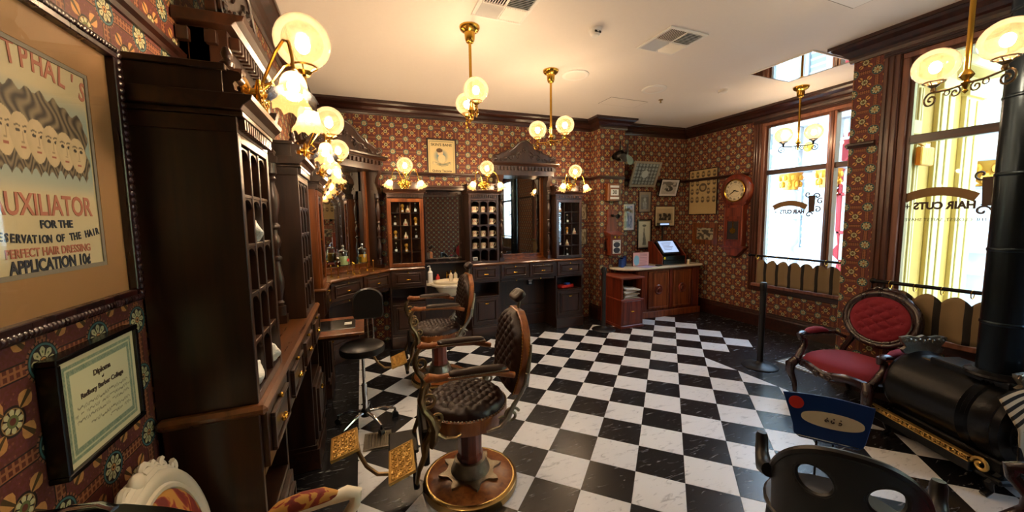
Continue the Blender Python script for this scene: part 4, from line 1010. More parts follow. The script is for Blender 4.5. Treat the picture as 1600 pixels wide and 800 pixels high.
def vent(x0, x1, y0, y1, label):
    t = thing('ceiling_vent', label, 'vent', (x0, y0, CE), 0, 'square ceiling air vents')
    w, h = x1 - x0, y1 - y0
    G().box(0.03, w - 0.03, 0.03, h - 0.03, -0.002, 0).obj('dark_duct', M['black_paint'], t)
    g = G(); f = 0.03
    g.box(0, w, 0, f, -0.012, 0).box(0, w, h - f, h, -0.012, 0).box(0, f, f, h - f, -0.012, 0).box(w - f, w, f, h - f, -0.012, 0).box(w / 2 - 0.006, w / 2 + 0.006, f, h - f, -0.014, 0).box(f, w - f, h / 2 - 0.006, h / 2 + 0.006, -0.014, 0)
    g.obj('frame', M['white_pl'], t, bev=0.003)
    hw, hh = w / 2 - f, h / 2 - f
    for qx in (0, 1):
        for qy in (0, 1):
            n = 9
            for k in range(n):
                if (qx + qy) % 2 == 0:
                    xx = f + qx * hw + (qx * 0.01) + hw * (k + 0.5) / n; g = G().box(-0.009, 0.009, 0, hh, -0.0012, 0.0012).xf(T(xx, f + qy * hh + qy * 0.01, -0.009) @ Ry(0.7 if qx else -0.7))
                else:
                    yy = f + qy * hh + (qy * 0.01) + hh * (k + 0.5) / n; g = G().box(0, hw, -0.009, 0.009, -0.0012, 0.0012).xf(T(f + qx * hw + qx * 0.01, yy, -0.009) @ Rx(-0.7 if qy else 0.7))
                g.obj('louvre', M['white_pl'], t)
    return t
vent(0.86, 1.28, 2.50, 2.92, 'square white louvred air vent cut by the top edge, near the first pendant')
vent(2.47, 2.90, 2.49, 2.92, 'square white louvred air vent in the middle of the ceiling')
def ctag(o, loc, label, cat, group=None): o.location = loc; return tag(o, label, cat, group)
t = thing('smoke_detector', 'white round smoke detector between the two air vents', 'detector', (1.906, 2.766, CE))
G().lathe([(0.055, 0), (0.055, -0.02), (0.045, -0.025), (0.045, -0.04), (0.03, -0.06), (0, -0.062)], (0, 0, 0), 18).obj('housing', M['white_pl'], t, True)
G().box(-0.03, 0.03, -0.044, -0.038, -0.045, -0.03).obj('sensor_slot', M['black_paint'], t)
for (x, y, lb) in ((2.288, 3.695, 'flat round ceiling speaker above the back mirror pendant'), (3.46, 3.747, 'flat round ceiling speaker towards the far corner')):
    t = thing('ceiling_speaker', lb, 'speaker', (x, y, CE), 0, 'round ceiling speakers')
    G().lathe([(0.15, 0), (0.15, -0.008), (0.135, -0.016), (0.115, -0.012)], (0, 0, 0), 32).obj('rim', M['white_pl'], t, True)
    G().lathe([(0.118, -0.011), (0.06, -0.02), (0, -0.022)], (0, 0, 0), 32).obj('grille', M['plaster'], t, True)
t = G().lathe([(0.06, 0), (0.06, -0.015), (0.05, -0.03), (0, -0.034)], (0, 0, 0), 18).obj('heat_detector', M['white_pl'], None, True); ctag(t, (4.332, 3.479, CE), 'small white round detector near the far bay pendant', 'detector')
t = thing('access_panel', 'square access hatch outlined in the ceiling by the far corner', 'hatch', (3.15, 4.19, CE)); G().box(0, 0.6, 0, 0.28, -0.004, 0).obj('hatch_leaf', M['plaster'], t)
G().box(-0.008, 0.608, -0.008, 0.0, -0.002, 0).box(-0.008, 0.608, 0.28, 0.288, -0.002, 0).box(-0.008, 0, 0, 0.28, -0.002, 0).box(0.6, 0.608, 0, 0.28, -0.002, 0).obj('hatch_joint', M['mat_grey'], t)
t = thing('sprinkler', 'small brass sprinkler head beside the ceiling hatch', 'sprinkler', (3.86, 4.05, CE)); G().lathe([(0.03, 0), (0.028, -0.008), (0.01, -0.01), (0.008, -0.035), (0.016, -0.04), (0.016, -0.043), (0, -0.044)], (0, 0, 0), 12).obj('head', M['bronze'], t, True)
t = thing('ceiling_mirror_panel', 'recessed reflective glass panel in the ceiling of the bay', 'glass panel', (4.142, 2.366, CE)); G().box(0, 0.66, 0, 0.62, -0.006, 0).obj('glass_sheet', M['mirror'], t)
G().box(-0.012, 0.672, -0.012, 0, -0.01, 0).box(-0.012, 0.672, 0.62, 0.632, -0.01, 0).box(-0.012, 0, 0, 0.62, -0.01, 0).box(0.66, 0.672, 0, 0.62, -0.01, 0).obj('rim', M['white_pl'], t)
t = thing('access_panel', 'pale ceiling hatch at the top edge, right of the second vent', 'hatch', (3.18, 1.37, CE)); G().box(0, 0.42, 0, 0.42, -0.004, 0).obj('hatch_leaf', M['white_pl'], t); G().box(-0.008, 0.428, -0.008, 0, -0.002, 0).box(-0.008, 0.428, 0.42, 0.428, -0.002, 0).box(-0.008, 0, 0, 0.42, -0.002, 0).box(0.42, 0.428, 0, 0.42, -0.002, 0).obj('hatch_joint', M['mat_grey'], t)

# ================================================================== BARBER CHAIRS (local: sitter faces -x)
def tuft(a, b): return (abs(math.sin(PI * (a + b))) * abs(math.sin(PI * (a - b)))) ** 0.45
def barber_chair(loc, rz, label):
    t = thing('barber_chair', label, 'chair', (loc[0], loc[1], 0), rz, 'antique barber chairs')
    b = G().lathe([(0.30, 0.0), (0.305, 0.02), (0.30, 0.045), (0.285, 0.055), (0.28, 0.055)], (0, 0, 0), 48).obj('base_rim', M['rimbrass'], t, True)
    G().lathe([(0.283, 0.05), (0.26, 0.062), (0.12, 0.085), (0, 0.085)], (0, 0, 0), 48).obj('base_disc', M['chair_oak'], b, True)
    vs = []; n = 64
    g = G().lathe([(0.125, 0.084), (0.125, 0.10), (0.115, 0.125), (0.105, 0.15), (0.10, 0.17), (0.09, 0.175)], (0, 0, 0), 40)
    star = [((0.15 + 0.035 * abs(math.cos(4 * a)) ** 6 * 1.6) * math.cos(a), (0.15 + 0.035 * abs(math.cos(4 * a)) ** 6 * 1.6) * math.sin(a)) for a in [2 * PI * k / n for k in range(n)]]
    g.prism(star, 0.076, 0.092, 'xy'); g.obj('flange', M['nickel'], b, True)
    G().lathe([(0.085, 0.17), (0.085, 0.20), (0.078, 0.22), (0.080, 0.38), (0.095, 0.42), (0.10, 0.45)], (0, 0, 0), 10).obj('pedestal', M['red_wood'], t)
    G().cyl((0.0, 0.11, 0.10), (0.10, 0.30, 0.42), 0.009, 8).cyl((0.10, 0.30, 0.42), (0.10, 0.34, 0.47), 0.012, 8).obj('lever', M['nickel'], t, True)
    # seat
    def oval(r, sq=0.0): return r
    G().lathe([(0.10, 0.44), (0.22, 0.45), (0.255, 0.46), (0.262, 0.50), (0.262, 0.545), (0.25, 0.55), (0, 0.55)], (-0.02, 0, 0), 44, None, 1.0, 0.98).obj('seat_ring', M['chair_oak'], t, True)
    def seat(u, v):
        a = 2 * PI * u; r = v
        x = 0.25 * r * math.cos(a); y = 0.245 * r * math.sin(a)
        h = 0.615 if r < 0.999 else 0.55
        edge = max(0.0, 1 - ((r) ** 6))
        z = 0.552 + 0.055 * edge ** 0.5 + 0.028 * tuft(x / 0.075, y / 0.066) * edge
        return (x - 0.02, y, z)
    G().grid(84, 26, seat).obj('seat_cushion', M['leather'], t, True)
    g = G()
    for k in range(72): a = 2 * PI * k / 72; g.ball((-0.02 + 0.258 * math.cos(a), 0.253 * math.sin(a), 0.553), 0.0065, 6, n=3)
    stuff(g.obj('nailhead', M['nickel'], t, True))
    # backrest: oval padded panel leaning back slightly
    mb = T(0.275, 0, 0.62) @ Ry(0.13)
    H = 0.50
    def shape(v): return 0.155 + 0.075 * math.sin(PI * min(1, v * 1.02)) if v < 0.5 else 0.155 + 0.075 * math.sin(PI * v) - 0.09 * max(0, (v - 0.72) / 0.28) ** 2.2
    def back(u, v):
        w = shape(v) ; y = (u * 2 - 1) * w; z = v * H
        e = max(0, (1 - abs(u * 2 - 1) ** 6)) * max(0, 1 - abs(2 * v - 1) ** 8)
        return (-0.03 - 0.035 * e ** 0.5 - 0.022 * e * tuft(y / 0.075 + 0.5, z / 0.078), y, z)
    G().grid(44, 50, back).xf(mb).obj('back_cushion', M['leather'], t, True)
    outl = [(s, v) for v in [k / 22 for k in range(23)] for s in (1,)]
    poly = [(shape(v) + 0.012, v * (H + 0.01)) for v in [k / 22 for k in range(23)]]
    full = poly + [(-p[0], p[1]) for p in poly[::-1]]
    G().prism(full, -0.03, 0.02, 'yz').xf(mb).obj('back_frame', M['chair_oak'], t, bev=0.006)
    g = G()
    for s in (-1, 1):
        for k in range(30): v = k / 29; g.ball((-0.031, s * (shape(v) + 0.006), v * H), 0.005, 6, n=3)
        for k in range(30): v = k / 29; g.ball((0.012, s * (shape(v) + 0.013), v * H), 0.005, 6, n=3)
    g.xf(mb); stuff(g.obj('nailhead', M['brass'], t, True))
    # headrest
    G().cyl((0.0, 0, H - 0.04), (0.005, 0, H + 0.06), 0.01, 8).xf(mb).obj('headrest_rod', M['nickel'], t, True)
    g = G()
    def hr(u, v):
        a = 2 * PI * u; bb = -PI / 2 + PI * v
        ex = lambda c, p: math.copysign(abs(c) ** p, c)
        x = 0.028 * ex(math.cos(bb), 0.5) * ex(math.cos(a), 0.6); z = 0.045 * ex(math.cos(bb), 0.5) * ex(math.sin(a), 0.6); y = 0.075 * ex(math.sin(bb), 0.6)
        d = 0.008 * (math.exp(-((y - 0.03) ** 2 + (z) ** 2) / 0.0002) + math.exp(-((y + 0.03) ** 2 + (z) ** 2) / 0.0002)) * (1 if x < 0 else 0)
        return (x + d, y, z)
    g.grid(36, 24, hr).xf(mb @ T(-0.015, 0, H + 0.095) @ Ry(0.75)); g.obj('headrest', M['leather'], t, True)
    # arms
    for s in (-1, 1):
        y = s * 0.272
        g = G().tube([(0.22, y, 0.80), (0.10, y, 0.835), (-0.12, y, 0.848), (-0.22, y, 0.845), (-0.265, y, 0.855), (-0.285, y, 0.84)], [0.018, 0.02, 0.02, 0.021, 0.026, 0.018], 10)
        arm = g.obj('armrest', M['chair_oak'], t, True)
        G().grid(26, 10, lambda u, v: (-0.17 + 0.35 * u, y + 0.034 * math.cos(PI * v) * (1 - (2 * u - 1) ** 10), 0.853 + 0.030 * math.sin(PI * v) * (1 - abs(2 * u - 1) ** 8) ** 0.5 + (-0.018 * max(0, u - 0.6)))).obj('arm_pad', M['leather'], arm, True)
        g = G().box(-0.17, 0.18, y - 0.034, y + 0.034, 0.835, 0.853)
        g.obj('pad_board', M['chair_oak'], arm, bev=0.004)
        g = G()
        for k in range(36):
            for q in (-1, 1): g.ball((-0.165 + k * 0.0097, y + q * 0.035, 0.851), 0.005, 6, n=3)
        stuff(g.obj('nailhead', M['nickel'], arm, True))
        # iron front support, S-shaped, with scrolls
        g = G().tube([(-0.27, y, 0.84), (-0.30, y, 0.80), (-0.315, y, 0.74), (-0.30, y, 0.68), (-0.265, y, 0.63), (-0.245, y, 0.57), (-0.25, y, 0.50), (-0.265, y, 0.46)], [0.018, 0.026, 0.032, 0.03, 0.034, 0.042, 0.038, 0.024], 10, False, 0.6)
        g.tube([(p[0], y, p[1]) for p in spiral(-0.275, 0.73, 0.05, 0.008, PI * 1.1, 1.3, 22)], 0.010, 8)
        g.tube([(p[0], y, p[1]) for p in spiral(-0.225, 0.615, 0.035, 0.006, PI, -1.2, 18)], 0.009, 8)
        g.lathe([(0, -0.02), (0.03, -0.018), (0.036, 0), (0.03, 0.018), (0, 0.02)], (-0.245, y, 0.575), 14, Rx(PI / 2))
        g.tube([(-0.25, y, 0.55), (-0.19, y * 1.01, 0.50), (-0.13, y * 1.01, 0.49), (-0.10, y, 0.505)], [0.026, 0.016, 0.013, 0.016], 8, False, 0.5)
        g.obj('front_scroll_iron', M['bronze'], t, True)
        g = G().tube([(0.30, y, 0.80), (0.295, y, 0.74), (0.26, y, 0.68), (0.215, y, 0.62), (0.18, y, 0.55), (0.13, y, 0.50), (0.05, y, 0.485)], [0.018, 0.024, 0.022, 0.026, 0.03, 0.024, 0.014], 10, False, 0.5)
        g.tube([(p[0], y, p[1]) for p in spiral(0.20, 0.56, 0.05, 0.007, 0.4, 1.5, 24)], 0.009, 8); g.tube([(p[0], y, p[1]) for p in spiral(0.145, 0.53, 0.032, 0.006, 2.4, -1.3, 18)], 0.008, 8)
        g.tube([(0.29, y, 0.72), (0.31, y * 0.95, 0.80), (0.335, y * 0.86, 0.90), (0.345, y * 0.82, 0.95)], [0.018, 0.015, 0.011, 0.008], 8)
        g.obj('back_scroll_iron', M['nickel'], t, True)
        # leg-rest strap
        g = G().tube([(-0.26, y * 0.8, 0.52), (-0.29, y * 0.8, 0.46), (-0.30, y * 0.8, 0.38), (-0.335, y * 0.8, 0.30), (-0.35, y * 0.8, 0.22)], [0.03, 0.036, 0.028, 0.022, 0.02], 8, False, 0.6)
        g.obj('leg_strap', M['bronze'], t, True)
    G().box(-0.31, -0.27, -0.2, 0.2, 0.30, 0.52).obj('calf_board', M['black_iron'], t, bev=0.01)
    def plate(nm, w, d, mt):
        p = G().box(-w / 2, w / 2, -d / 2, d / 2, -0.012, 0.0).xf(mt).obj(nm, M['gilt'], t, bev=0.002)
        g = G()
        g.box(-w / 2, w / 2, -d / 2, -d / 2 + 0.01, 0, 0.005).box(-w / 2, w / 2, d / 2 - 0.01, d / 2, 0, 0.005).box(-w / 2, -w / 2 + 0.01, -d / 2, d / 2, 0, 0.005).box(w / 2 - 0.01, w / 2, -d / 2, d / 2, 0, 0.005)
        nx = max(2, int(w / 0.045)); ny = max(3, int(d / 0.045))
        for i in range(nx):
            for j in range(ny):
                cx = -w / 2 + 0.012 + (w - 0.024) * (i + 0.5) / nx; cy = -d / 2 + 0.012 + (d - 0.024) * (j + 0.5) / ny
                g.tube([(p_[0], p_[1], 0.002) for p_ in spiral(cx, cy, 0.021, 0.004, i * 2.1 + j * 1.3, 1.3 if (i + j) % 2 else -1.3, 12)], 0.0042, 5)
                g.tube([(p_[0], p_[1], 0.003) for p_ in spiral(cx + 0.011, cy + 0.016, 0.010, 0.003, j * 1.7, -1.1, 7)], 0.0022, 4)
        g.xf(mt).obj('openwork_relief', M['gilt'], p, True)
        return p
    plate('foot_plate', 0.15, 0.30, T(-0.425, -0.13, 0.325) @ Ry(-0.35))
    plate('step_plate', 0.15, 0.25, T(-0.735, -0.01, 0.42) @ Ry(-0.25) @ Rz(0.12))
    G().box(-0.50, -0.32, 0.0, 0.26, 0.265, 0.285).box(-0.365, -0.335, -0.24, 0.24, 0.20, 0.235).obj('foot_plate_backing', M['black_iron'], t, bev=0.008)
    G().tube([(-0.67, 0.0, 0.41), (-0.66, -0.03, 0.36), (-0.62, -0.06, 0.29), (-0.56, -0.08, 0.24), (-0.50, -0.09, 0.235), (-0.40, -0.09, 0.25), (-0.34, -0.09, 0.27)], 0.012, 8).obj('step_bracket', M['bronze'], t, True)
    return t
bc = barber_chair((0.585, 2.215), math.radians(-4), 'nearest leather barber chair with gilt footplates, in front of the left wall')
dup(bc, (0.71, 3.86, 0), math.radians(-2), 'farther leather barber chair, beside the marble basin of the back bar')

# slotted plate on the floor
t = thing('floor_grating', 'small slotted metal plate on the floor between stool and gilt footplate', 'grating', (0.04, 2.92, 0.0), math.radians(-4))
G().ring(-0.10, 0.10, -0.11, 0.11, 0.022, -0.02, -0.004).box(-0.1, 0.1, -0.004, 0, -0.11, 0.11).xf(Rx(-PI / 2)).obj('frame', M['nickel'], t, bev=0.003)
for k in range(8): G().box(-0.008, 0.008, -0.09, 0.09, 0.0035, 0.018).xf(T(-0.075 + 0.0215 * k, 0, 0)).obj('bar', M['nickel'], t, bev=0.002)

# ================================================================== STOOL
t = thing('rolling_stool', 'black round rolling stool with small backrest and chrome star base', 'stool', (-0.04, 3.21, 0), 0)
G().lathe([(0, 0.625), (0.15, 0.63), (0.17, 0.64), (0.175, 0.665), (0.17, 0.69), (0.15, 0.705), (0.0, 0.71)], (0.0, -0.02, 0), 36).obj('seat', M['black_vinyl'], t, True)
G().cyl((0, 0, 0.30), (0, 0, 0.63), 0.013, 12).cyl((0, 0, 0.12), (0, 0, 0.36), 0.021, 14).obj('column', M['chrome'], t, True)
G().lathe([(0.04, 0.085), (0.04, 0.13), (0.025, 0.15)], (0, 0, 0), 16).obj('hub', M['black_plastic'], t, True)
for k in range(5):
    a = math.radians(-62 + 72 * k); c, s = math.cos(a), math.sin(a)
    G().tube([(0.03 * c, 0.03 * s, 0.12), (0.13 * c, 0.13 * s, 0.115), (0.24 * c, 0.24 * s, 0.08)], [0.017, 0.016, 0.012], 8, False, 0.7).obj('leg', M['chrome'], t, True)
    G().cyl((0.24 * c - 0.016 * s, 0.24 * s + 0.016 * c, 0.026), (0.24 * c + 0.016 * s, 0.24 * s - 0.016 * c, 0.026), 0.026, 14).cyl((0.24 * c, 0.24 * s, 0.03), (0.24 * c, 0.24 * s, 0.078), 0.01, 8).obj('castor', M['black_plastic'], t, True)
for s in (-1, 1): G().tube([(s * 0.02 + 0.05, 0.08, 0.62), (s * 0.02 + 0.06, 0.16, 0.62), (s * 0.022 + 0.07, 0.18, 0.66), (s * 0.022 + 0.07, 0.18, 0.92)], 0.007, 8).obj('back_stem', M['chrome'], t, True)
bp = [(0.125 * math.cos(a), 0.06 + 0.11 * math.sin(a)) for a in [PI * k / 14 for k in range(15)]]
bp = [(0.11, -0.10), (0.125, -0.06)] + bp + [(-0.125, -0.06), (-0.11, -0.10)]
G().prism(bp, -0.022, 0.022).xf(T(0.06, 0.165, 0.965)).obj('backrest', M['black_vinyl'], t, bev=0.012)

# ================================================================== PICTURES
def frame_pic(name, label, cat, loc, rz, w, h, fw, m_frame, fn=None, mat=None, mw=0.0, res=(40, 50), depth=0.02, tilt=0.0, group=None, glass=True, face='paper', pd=0.0062):
    """picture centred at loc, back on the wall, facing local -y; tilt leans the top forward"""
    t = thing(name, label, cat, loc, rz, group); R = T(0, 0, -h / 2) @ Rx(tilt) @ T(0, 0, h / 2)
    G().ring(-w / 2, w / 2, -h / 2, h / 2, fw, -depth, 0).box(-w / 2 + fw * 0.5, w / 2 - fw * 0.5, -0.004, 0, -h / 2 + fw * 0.5, h / 2 - fw * 0.5).xf(R).obj('frame', m_frame, t, bev=min(0.004, fw * 0.2))
    if mat: G().ring(-w / 2 + fw, w / 2 - fw, -h / 2 + fw, h / 2 - fw, mw, -0.008, -0.006).xf(R).obj('mount', mat, t)
    pw, ph = w - 2 * fw - 2 * mw, h - 2 * fw - 2 * mw
    if fn: painted('print', pw, ph, res[0], res[1], fn, t, R @ T(0, -pd, 0))
    else: G().box(-pw / 2, pw / 2, -0.0062, -0.004, -ph / 2, ph / 2).xf(R).obj('print', M[face], t)
    if glass: G().box(-w / 2 + fw, w / 2 - fw, -0.0135, -0.012, -h / 2 + fw, h / 2 - fw).xf(R).obj('picture_glass', M['pic_glass'], t)
    return t, R, pw, ph
def hsh(i, j, k=0): return (math.sin(i * 127.1 + j * 311.7 + k * 74.7) * 43758.5453) % 1.0
def vnoise(x, y, k=0):
    i, j = math.floor(x), math.floor(y); u, v = x - i, y - j; u = u * u * (3 - 2 * u); v = v * v * (3 - 2 * v)
    return (hsh(i, j, k) * (1 - u) + hsh(i + 1, j, k) * u) * (1 - v) + (hsh(i, j + 1, k) * (1 - u) + hsh(i + 1, j + 1, k) * u) * v
def mixv(a, b, t): t = max(0, min(1, t)); return tuple(a[i] * (1 - t) + b[i] * t for i in range(3))
def lin(h): return hexc(h)[:3]
# --- large poster on the left wall; wall parametrised by y
PLY0, PLY1, PLZ0, PLZ1 = 0.845, 1.425, 1.485, 2.20
PW, PH = PLY1 - PLY0, PLZ1 - PLZ0
paper = lin('#d9c9a0'); hairc = lin('#5c4426'); hair2 = lin('#2e2010'); skin = lin('#dcc398'); bluec = lin('#7fa3a8')
def poster_fn(u, v):
    # faces in a row, overlapping to the right, above ringlets
    X_, Z_ = u, v
    c = mixv(paper, mixv(paper, bluec, 0.75), max(0, 1 - ((abs(Z_ - 0.60)) / 0.24) ** 4) * (1 if 0.02 < X_ < 0.96 else 0))
    wav = 0.012 * math.sin(X_ * 60) + 0.02 * vnoise(X_ * 18, 3)
    top = 0.80 - 0.16 * max(0, X_ - 0.55) ** 1.1 * 1.2 + wav; bot = 0.43 + 0.03 * abs(math.sin(X_ * 46)) + 0.02 * vnoise(X_ * 20, 9)
    if 0.04 < X_ < 0.93 + 0.02 * math.sin(Z_ * 50) and bot < Z_ < top:
        s = 0.5 + 0.5 * math.sin((X_ * 90 + 3.2 * math.sin(Z_ * 38 + X_ * 14)) + 4 * vnoise(X_ * 14, Z_ * 14))
        if Z_ < 0.56: s = 0.5 + 0.5 * math.sin(Z_ * 150 + 6 * math.sin(X_ * 52))
        c = mixv(hair2, mixv(hairc, paper, 0.25), s)
    best = None
    for k in range(7):
        cx = 0.14 + 0.115 * k; cz_ = 0.615 - 0.008 * k; rx, rz_ = 0.082, 0.105 - 0.003 * k
        dx = (X_ - cx) / rx; dz = (Z_ - cz_) / rz_
        if dz < 0: dx *= 1 + 0.25 * (-dz)
        if dx * dx + dz * dz < 1: best = (k, X_ - cx, Z_ - cz_)
    if best:
        k, dx, dz = best; c = mixv(skin, hairc, 0.18 * max(0, -dx / 0.085) + 0.12 * vnoise(X_ * 40, Z_ * 40))
        for ex in (-0.022, 0.036):
            if ((dx - ex) / 0.016) ** 2 + ((dz - 0.022) / 0.008) ** 2 < 1: c = hair2
            if abs(dx - ex) < 0.022 and abs(dz - 0.045 + abs(dx - ex) * 0.25) < 0.004: c = mixv(skin, hair2, 0.8)
        if abs(dx - 0.012) < 0.0035 and -0.02 < dz < 0.02: c = mixv(skin, hairc, 0.5)
        if abs(dx - 0.006) < 0.018 and abs(dz + 0.048) < 0.005: c = lin('#a3563f')
        if abs(dx - 0.006) < 0.012 and abs(dz + 0.026) < 0.003: c = mixv(skin, hairc, 0.6)
    return c
t = thing('framed_poster', 'large framed hair tonic poster with a row of faces on the left wall', 'poster', (XL, (PLY0 + PLY1) / 2, (PLZ0 + PLZ1) / 2), PI / 2)
fw = 0.034
g = G().ring(-PW / 2, PW / 2, -PH / 2, PH / 2, fw, -0.03, 0).box(-PW / 2 + 0.02, PW / 2 - 0.02, -0.004, 0, -PH / 2 + 0.02, PH / 2 - 0.02)
g.obj('frame', M['mahog'], t, bev=0.008)
g = G()
def bead(xa, za, xb, zb_, n):
    for k in range(n): f = (k + 0.5) / n; g.ball((xa + (xb - xa) * f, -0.031, za + (zb_ - za) * f), 0.009, 6, 1.3, 0.5, 1, n=4)
bead(-PW / 2 + 0.012, PH / 2 - 0.012, PW / 2 - 0.012, PH / 2 - 0.012, 46); bead(-PW / 2 + 0.012, -PH / 2 + 0.012, PW / 2 - 0.012, -PH / 2 + 0.012, 46)
bead(PW / 2 - 0.012, -PH / 2 + 0.012, PW / 2 - 0.012, PH / 2 - 0.012, 36); bead(-PW / 2 + 0.012, -PH / 2 + 0.012, -PW / 2 + 0.012, PH / 2 - 0.012, 36)
stuff(g.obj('carved_bead', M['mahog'], t, True))
mw = 0.082
G().ring(-PW / 2 + fw, PW / 2 - fw, -PH / 2 + fw, PH / 2 - fw, mw, -0.010, -0.007).obj('mount', M['mat_tan'], t)
G().ring(-PW / 2 + fw + mw - 0.004, PW / 2 - fw - mw + 0.004, -PH / 2 + fw + mw - 0.004, PH / 2 - fw - mw + 0.004, 0.014, -0.009, -0.0065).obj('inner_mount', M['mat_grey'], t)
qw, qh = PW - 2 * fw - 2 * mw, PH - 2 * fw - 2 * mw
painted('print', qw, qh, 300, 240, poster_fn, t, T(0, -0.006, 0))
def arc_text(s, R, cx, cz_, size, m, parent, y=-0.0068, total=1.0, bold=0.0, up=True, sx=1.0):
    n = len(s)
    for k, ch in enumerate(s):
        if ch == ' ': continue
        a = (k - (n - 1) / 2) / max(1, n - 1) * total
        if up: px, pz, rot = cx + R * math.sin(a), cz_ + R * math.cos(a) - R, -a
        else: px, pz, rot = cx + R * math.sin(a), cz_ - R * math.cos(a) + R, a
        textmesh(ch, size, m, parent, T(px, y, pz) @ Ry(-rot) @ FACE, 'lettering', 0.0004, bold=bold, sx=sx)
arc_text("WESTPHAL'S", 0.62, 0.0, qh / 2 - 0.030, 0.066, M['ink_red'], t, total=0.50, bold=0.0012, sx=0.72)
textmesh('AUXILIATOR', 0.064, M['ink_red'], t, T(0.0, -0.0068, -qh / 2 + 0.148) @ FACE, 'lettering', 0.0004, bold=0.0012, sx=0.76)
textmesh('FOR THE', 0.024, M['ink'], t, T(0.02, -0.0068, -qh / 2 + 0.108) @ FACE, 'lettering', 0.0004, bold=0.0008)
arc_text('PRESERVATION OF THE HAIR', 0.9, 0.0, -qh / 2 + 0.076, 0.024, M['ink'], t, total=0.34, bold=0.0007, up=False, sx=0.8)
textmesh('PERFECT HAIR DRESSING', 0.025, M['ink_red'], t, T(0.0, -0.0068, -qh / 2 + 0.050) @ FACE, 'lettering', 0.0004, bold=0.0006, sx=0.86)
textmesh('APPLICATION 10\u00a2', 0.036, M['ink'], t, T(0.0, -0.0068, -qh / 2 + 0.022) @ FACE, 'lettering', 0.0004, bold=0.0012, sx=0.80)
G().box(-PW / 2 + fw, PW / 2 - fw, -0.0155, -0.014, -PH / 2 + fw, PH / 2 - fw).obj('picture_glass', M['pic_glass'], t)
# --- diploma
green = lin('#5e7d6b'); dip = lin('#c9c9a4')
def dip_fn(u, v):
    x, z = min(u, 1 - u) * 0.29, min(v, 1 - v) * 0.225; d = min(x, z)
    if d < 0.012: return lin('#d0cba6')
    if d < 0.034:
        s = vnoise(u * 90, v * 70) * 0.7 + 0.3 * math.sin(u * 260) * math.sin(v * 200)
        return mixv(green, dip, 0.55 * s if abs(d - 0.022) > 0.002 else 0.9)
    rows = ((0.50, 0.15, 0.85), (0.44, 0.12, 0.88), (0.38, 0.14, 0.86), (0.30, 0.3, 0.86), (0.24, 0.55, 0.9))
    for (rz_, a, b) in rows:
        if a < u < b and abs(v - rz_ - 0.012 * math.sin(u * 170 + 5 * math.sin(u * 47))) < 0.006 and hsh(int(u * 30), int(rz_ * 40)) > 0.15: return mixv(dip, lin('#2b2b22'), 0.75)
    return dip
t, R, pw, ph = frame_pic('framed_diploma', 'framed green-bordered diploma under the large poster on the left wall', 'picture', (XL, 1.205, 1.29), PI / 2, 0.305, 0.27, 0.013, M['black_paint'], dip_fn, None, 0, (150, 120), 0.035, pd=0.027, glass=False)
textmesh('Diploma', 0.019, M['ink_brown'], t, T(0, -0.0276, 0.062) @ FACE, 'lettering', 0.0003, bold=0.0006)
textmesh('of', 0.010, M['ink_brown'], t, T(0, -0.0276, 0.044) @ FACE, 'lettering', 0.0003)
textmesh('Radbury Barber College', 0.0165, M['ink_brown'], t, T(0, -0.0276, 0.025) @ FACE, 'lettering', 0.0003, bold=0.0006)

# --- poster above the back bar
def skin_fn(u, v):
    d = min(u * 0.36, (1 - u) * 0.36, v * 0.5, (1 - v) * 0.5)
    p = lin('#dcc792')
    if abs(d - 0.02) < 0.004: return lin('#8a8a60')
    r = math.hypot((u - 0.47) / 0.30, (v - 0.55) / 0.22)
    if r < 1: p = mixv(p, lin('#4a7f96'), (1 - r) * 1.5)
    if math.hypot((u - 0.45) / 0.10, (v - 0.64) / 0.09) < 1: p = lin('#e3c39a')
    if math.hypot((u - 0.42) / 0.12, (v - 0.71) / 0.06) < 1: p = lin('#5a4028')
    if math.hypot((u - 0.5) / 0.14, (v - 0.48) / 0.12) < 1: p = lin('#e6cda2')
    if 0.15 < u < 0.85 and abs(v - 0.33 - 0.03 * math.sin(u * 9)) < 0.04: p = mixv(lin('#5b6f66'), lin('#e3cfa0'), vnoise(u * 14, v * 30))
    return p
fm = lambda s, t_, z: bw(s, t_, z)
t, R, pw, ph = frame_pic('framed_poster', 'framed soap poster with blue figure high on the back wall above the sink niche', 'poster', fm(-4.53, 0.0, 2.60), RB, 0.43, 0.55, 0.022, M['mahog'], skin_fn, None, 0, (70, 90))
textmesh("SKIN'S BANE", 0.052, M['ink_brown'], t, T(0, -0.007, 0.185) @ FACE, 'lettering', 0.0004, bold=0.001, sx=1.05)
textmesh('Quincy Tacoma', 0.042, M['ink_brown'], t, T(0, -0.007, -0.185) @ FACE, 'lettering', 0.0004, bold=0.0012, sx=1.05)
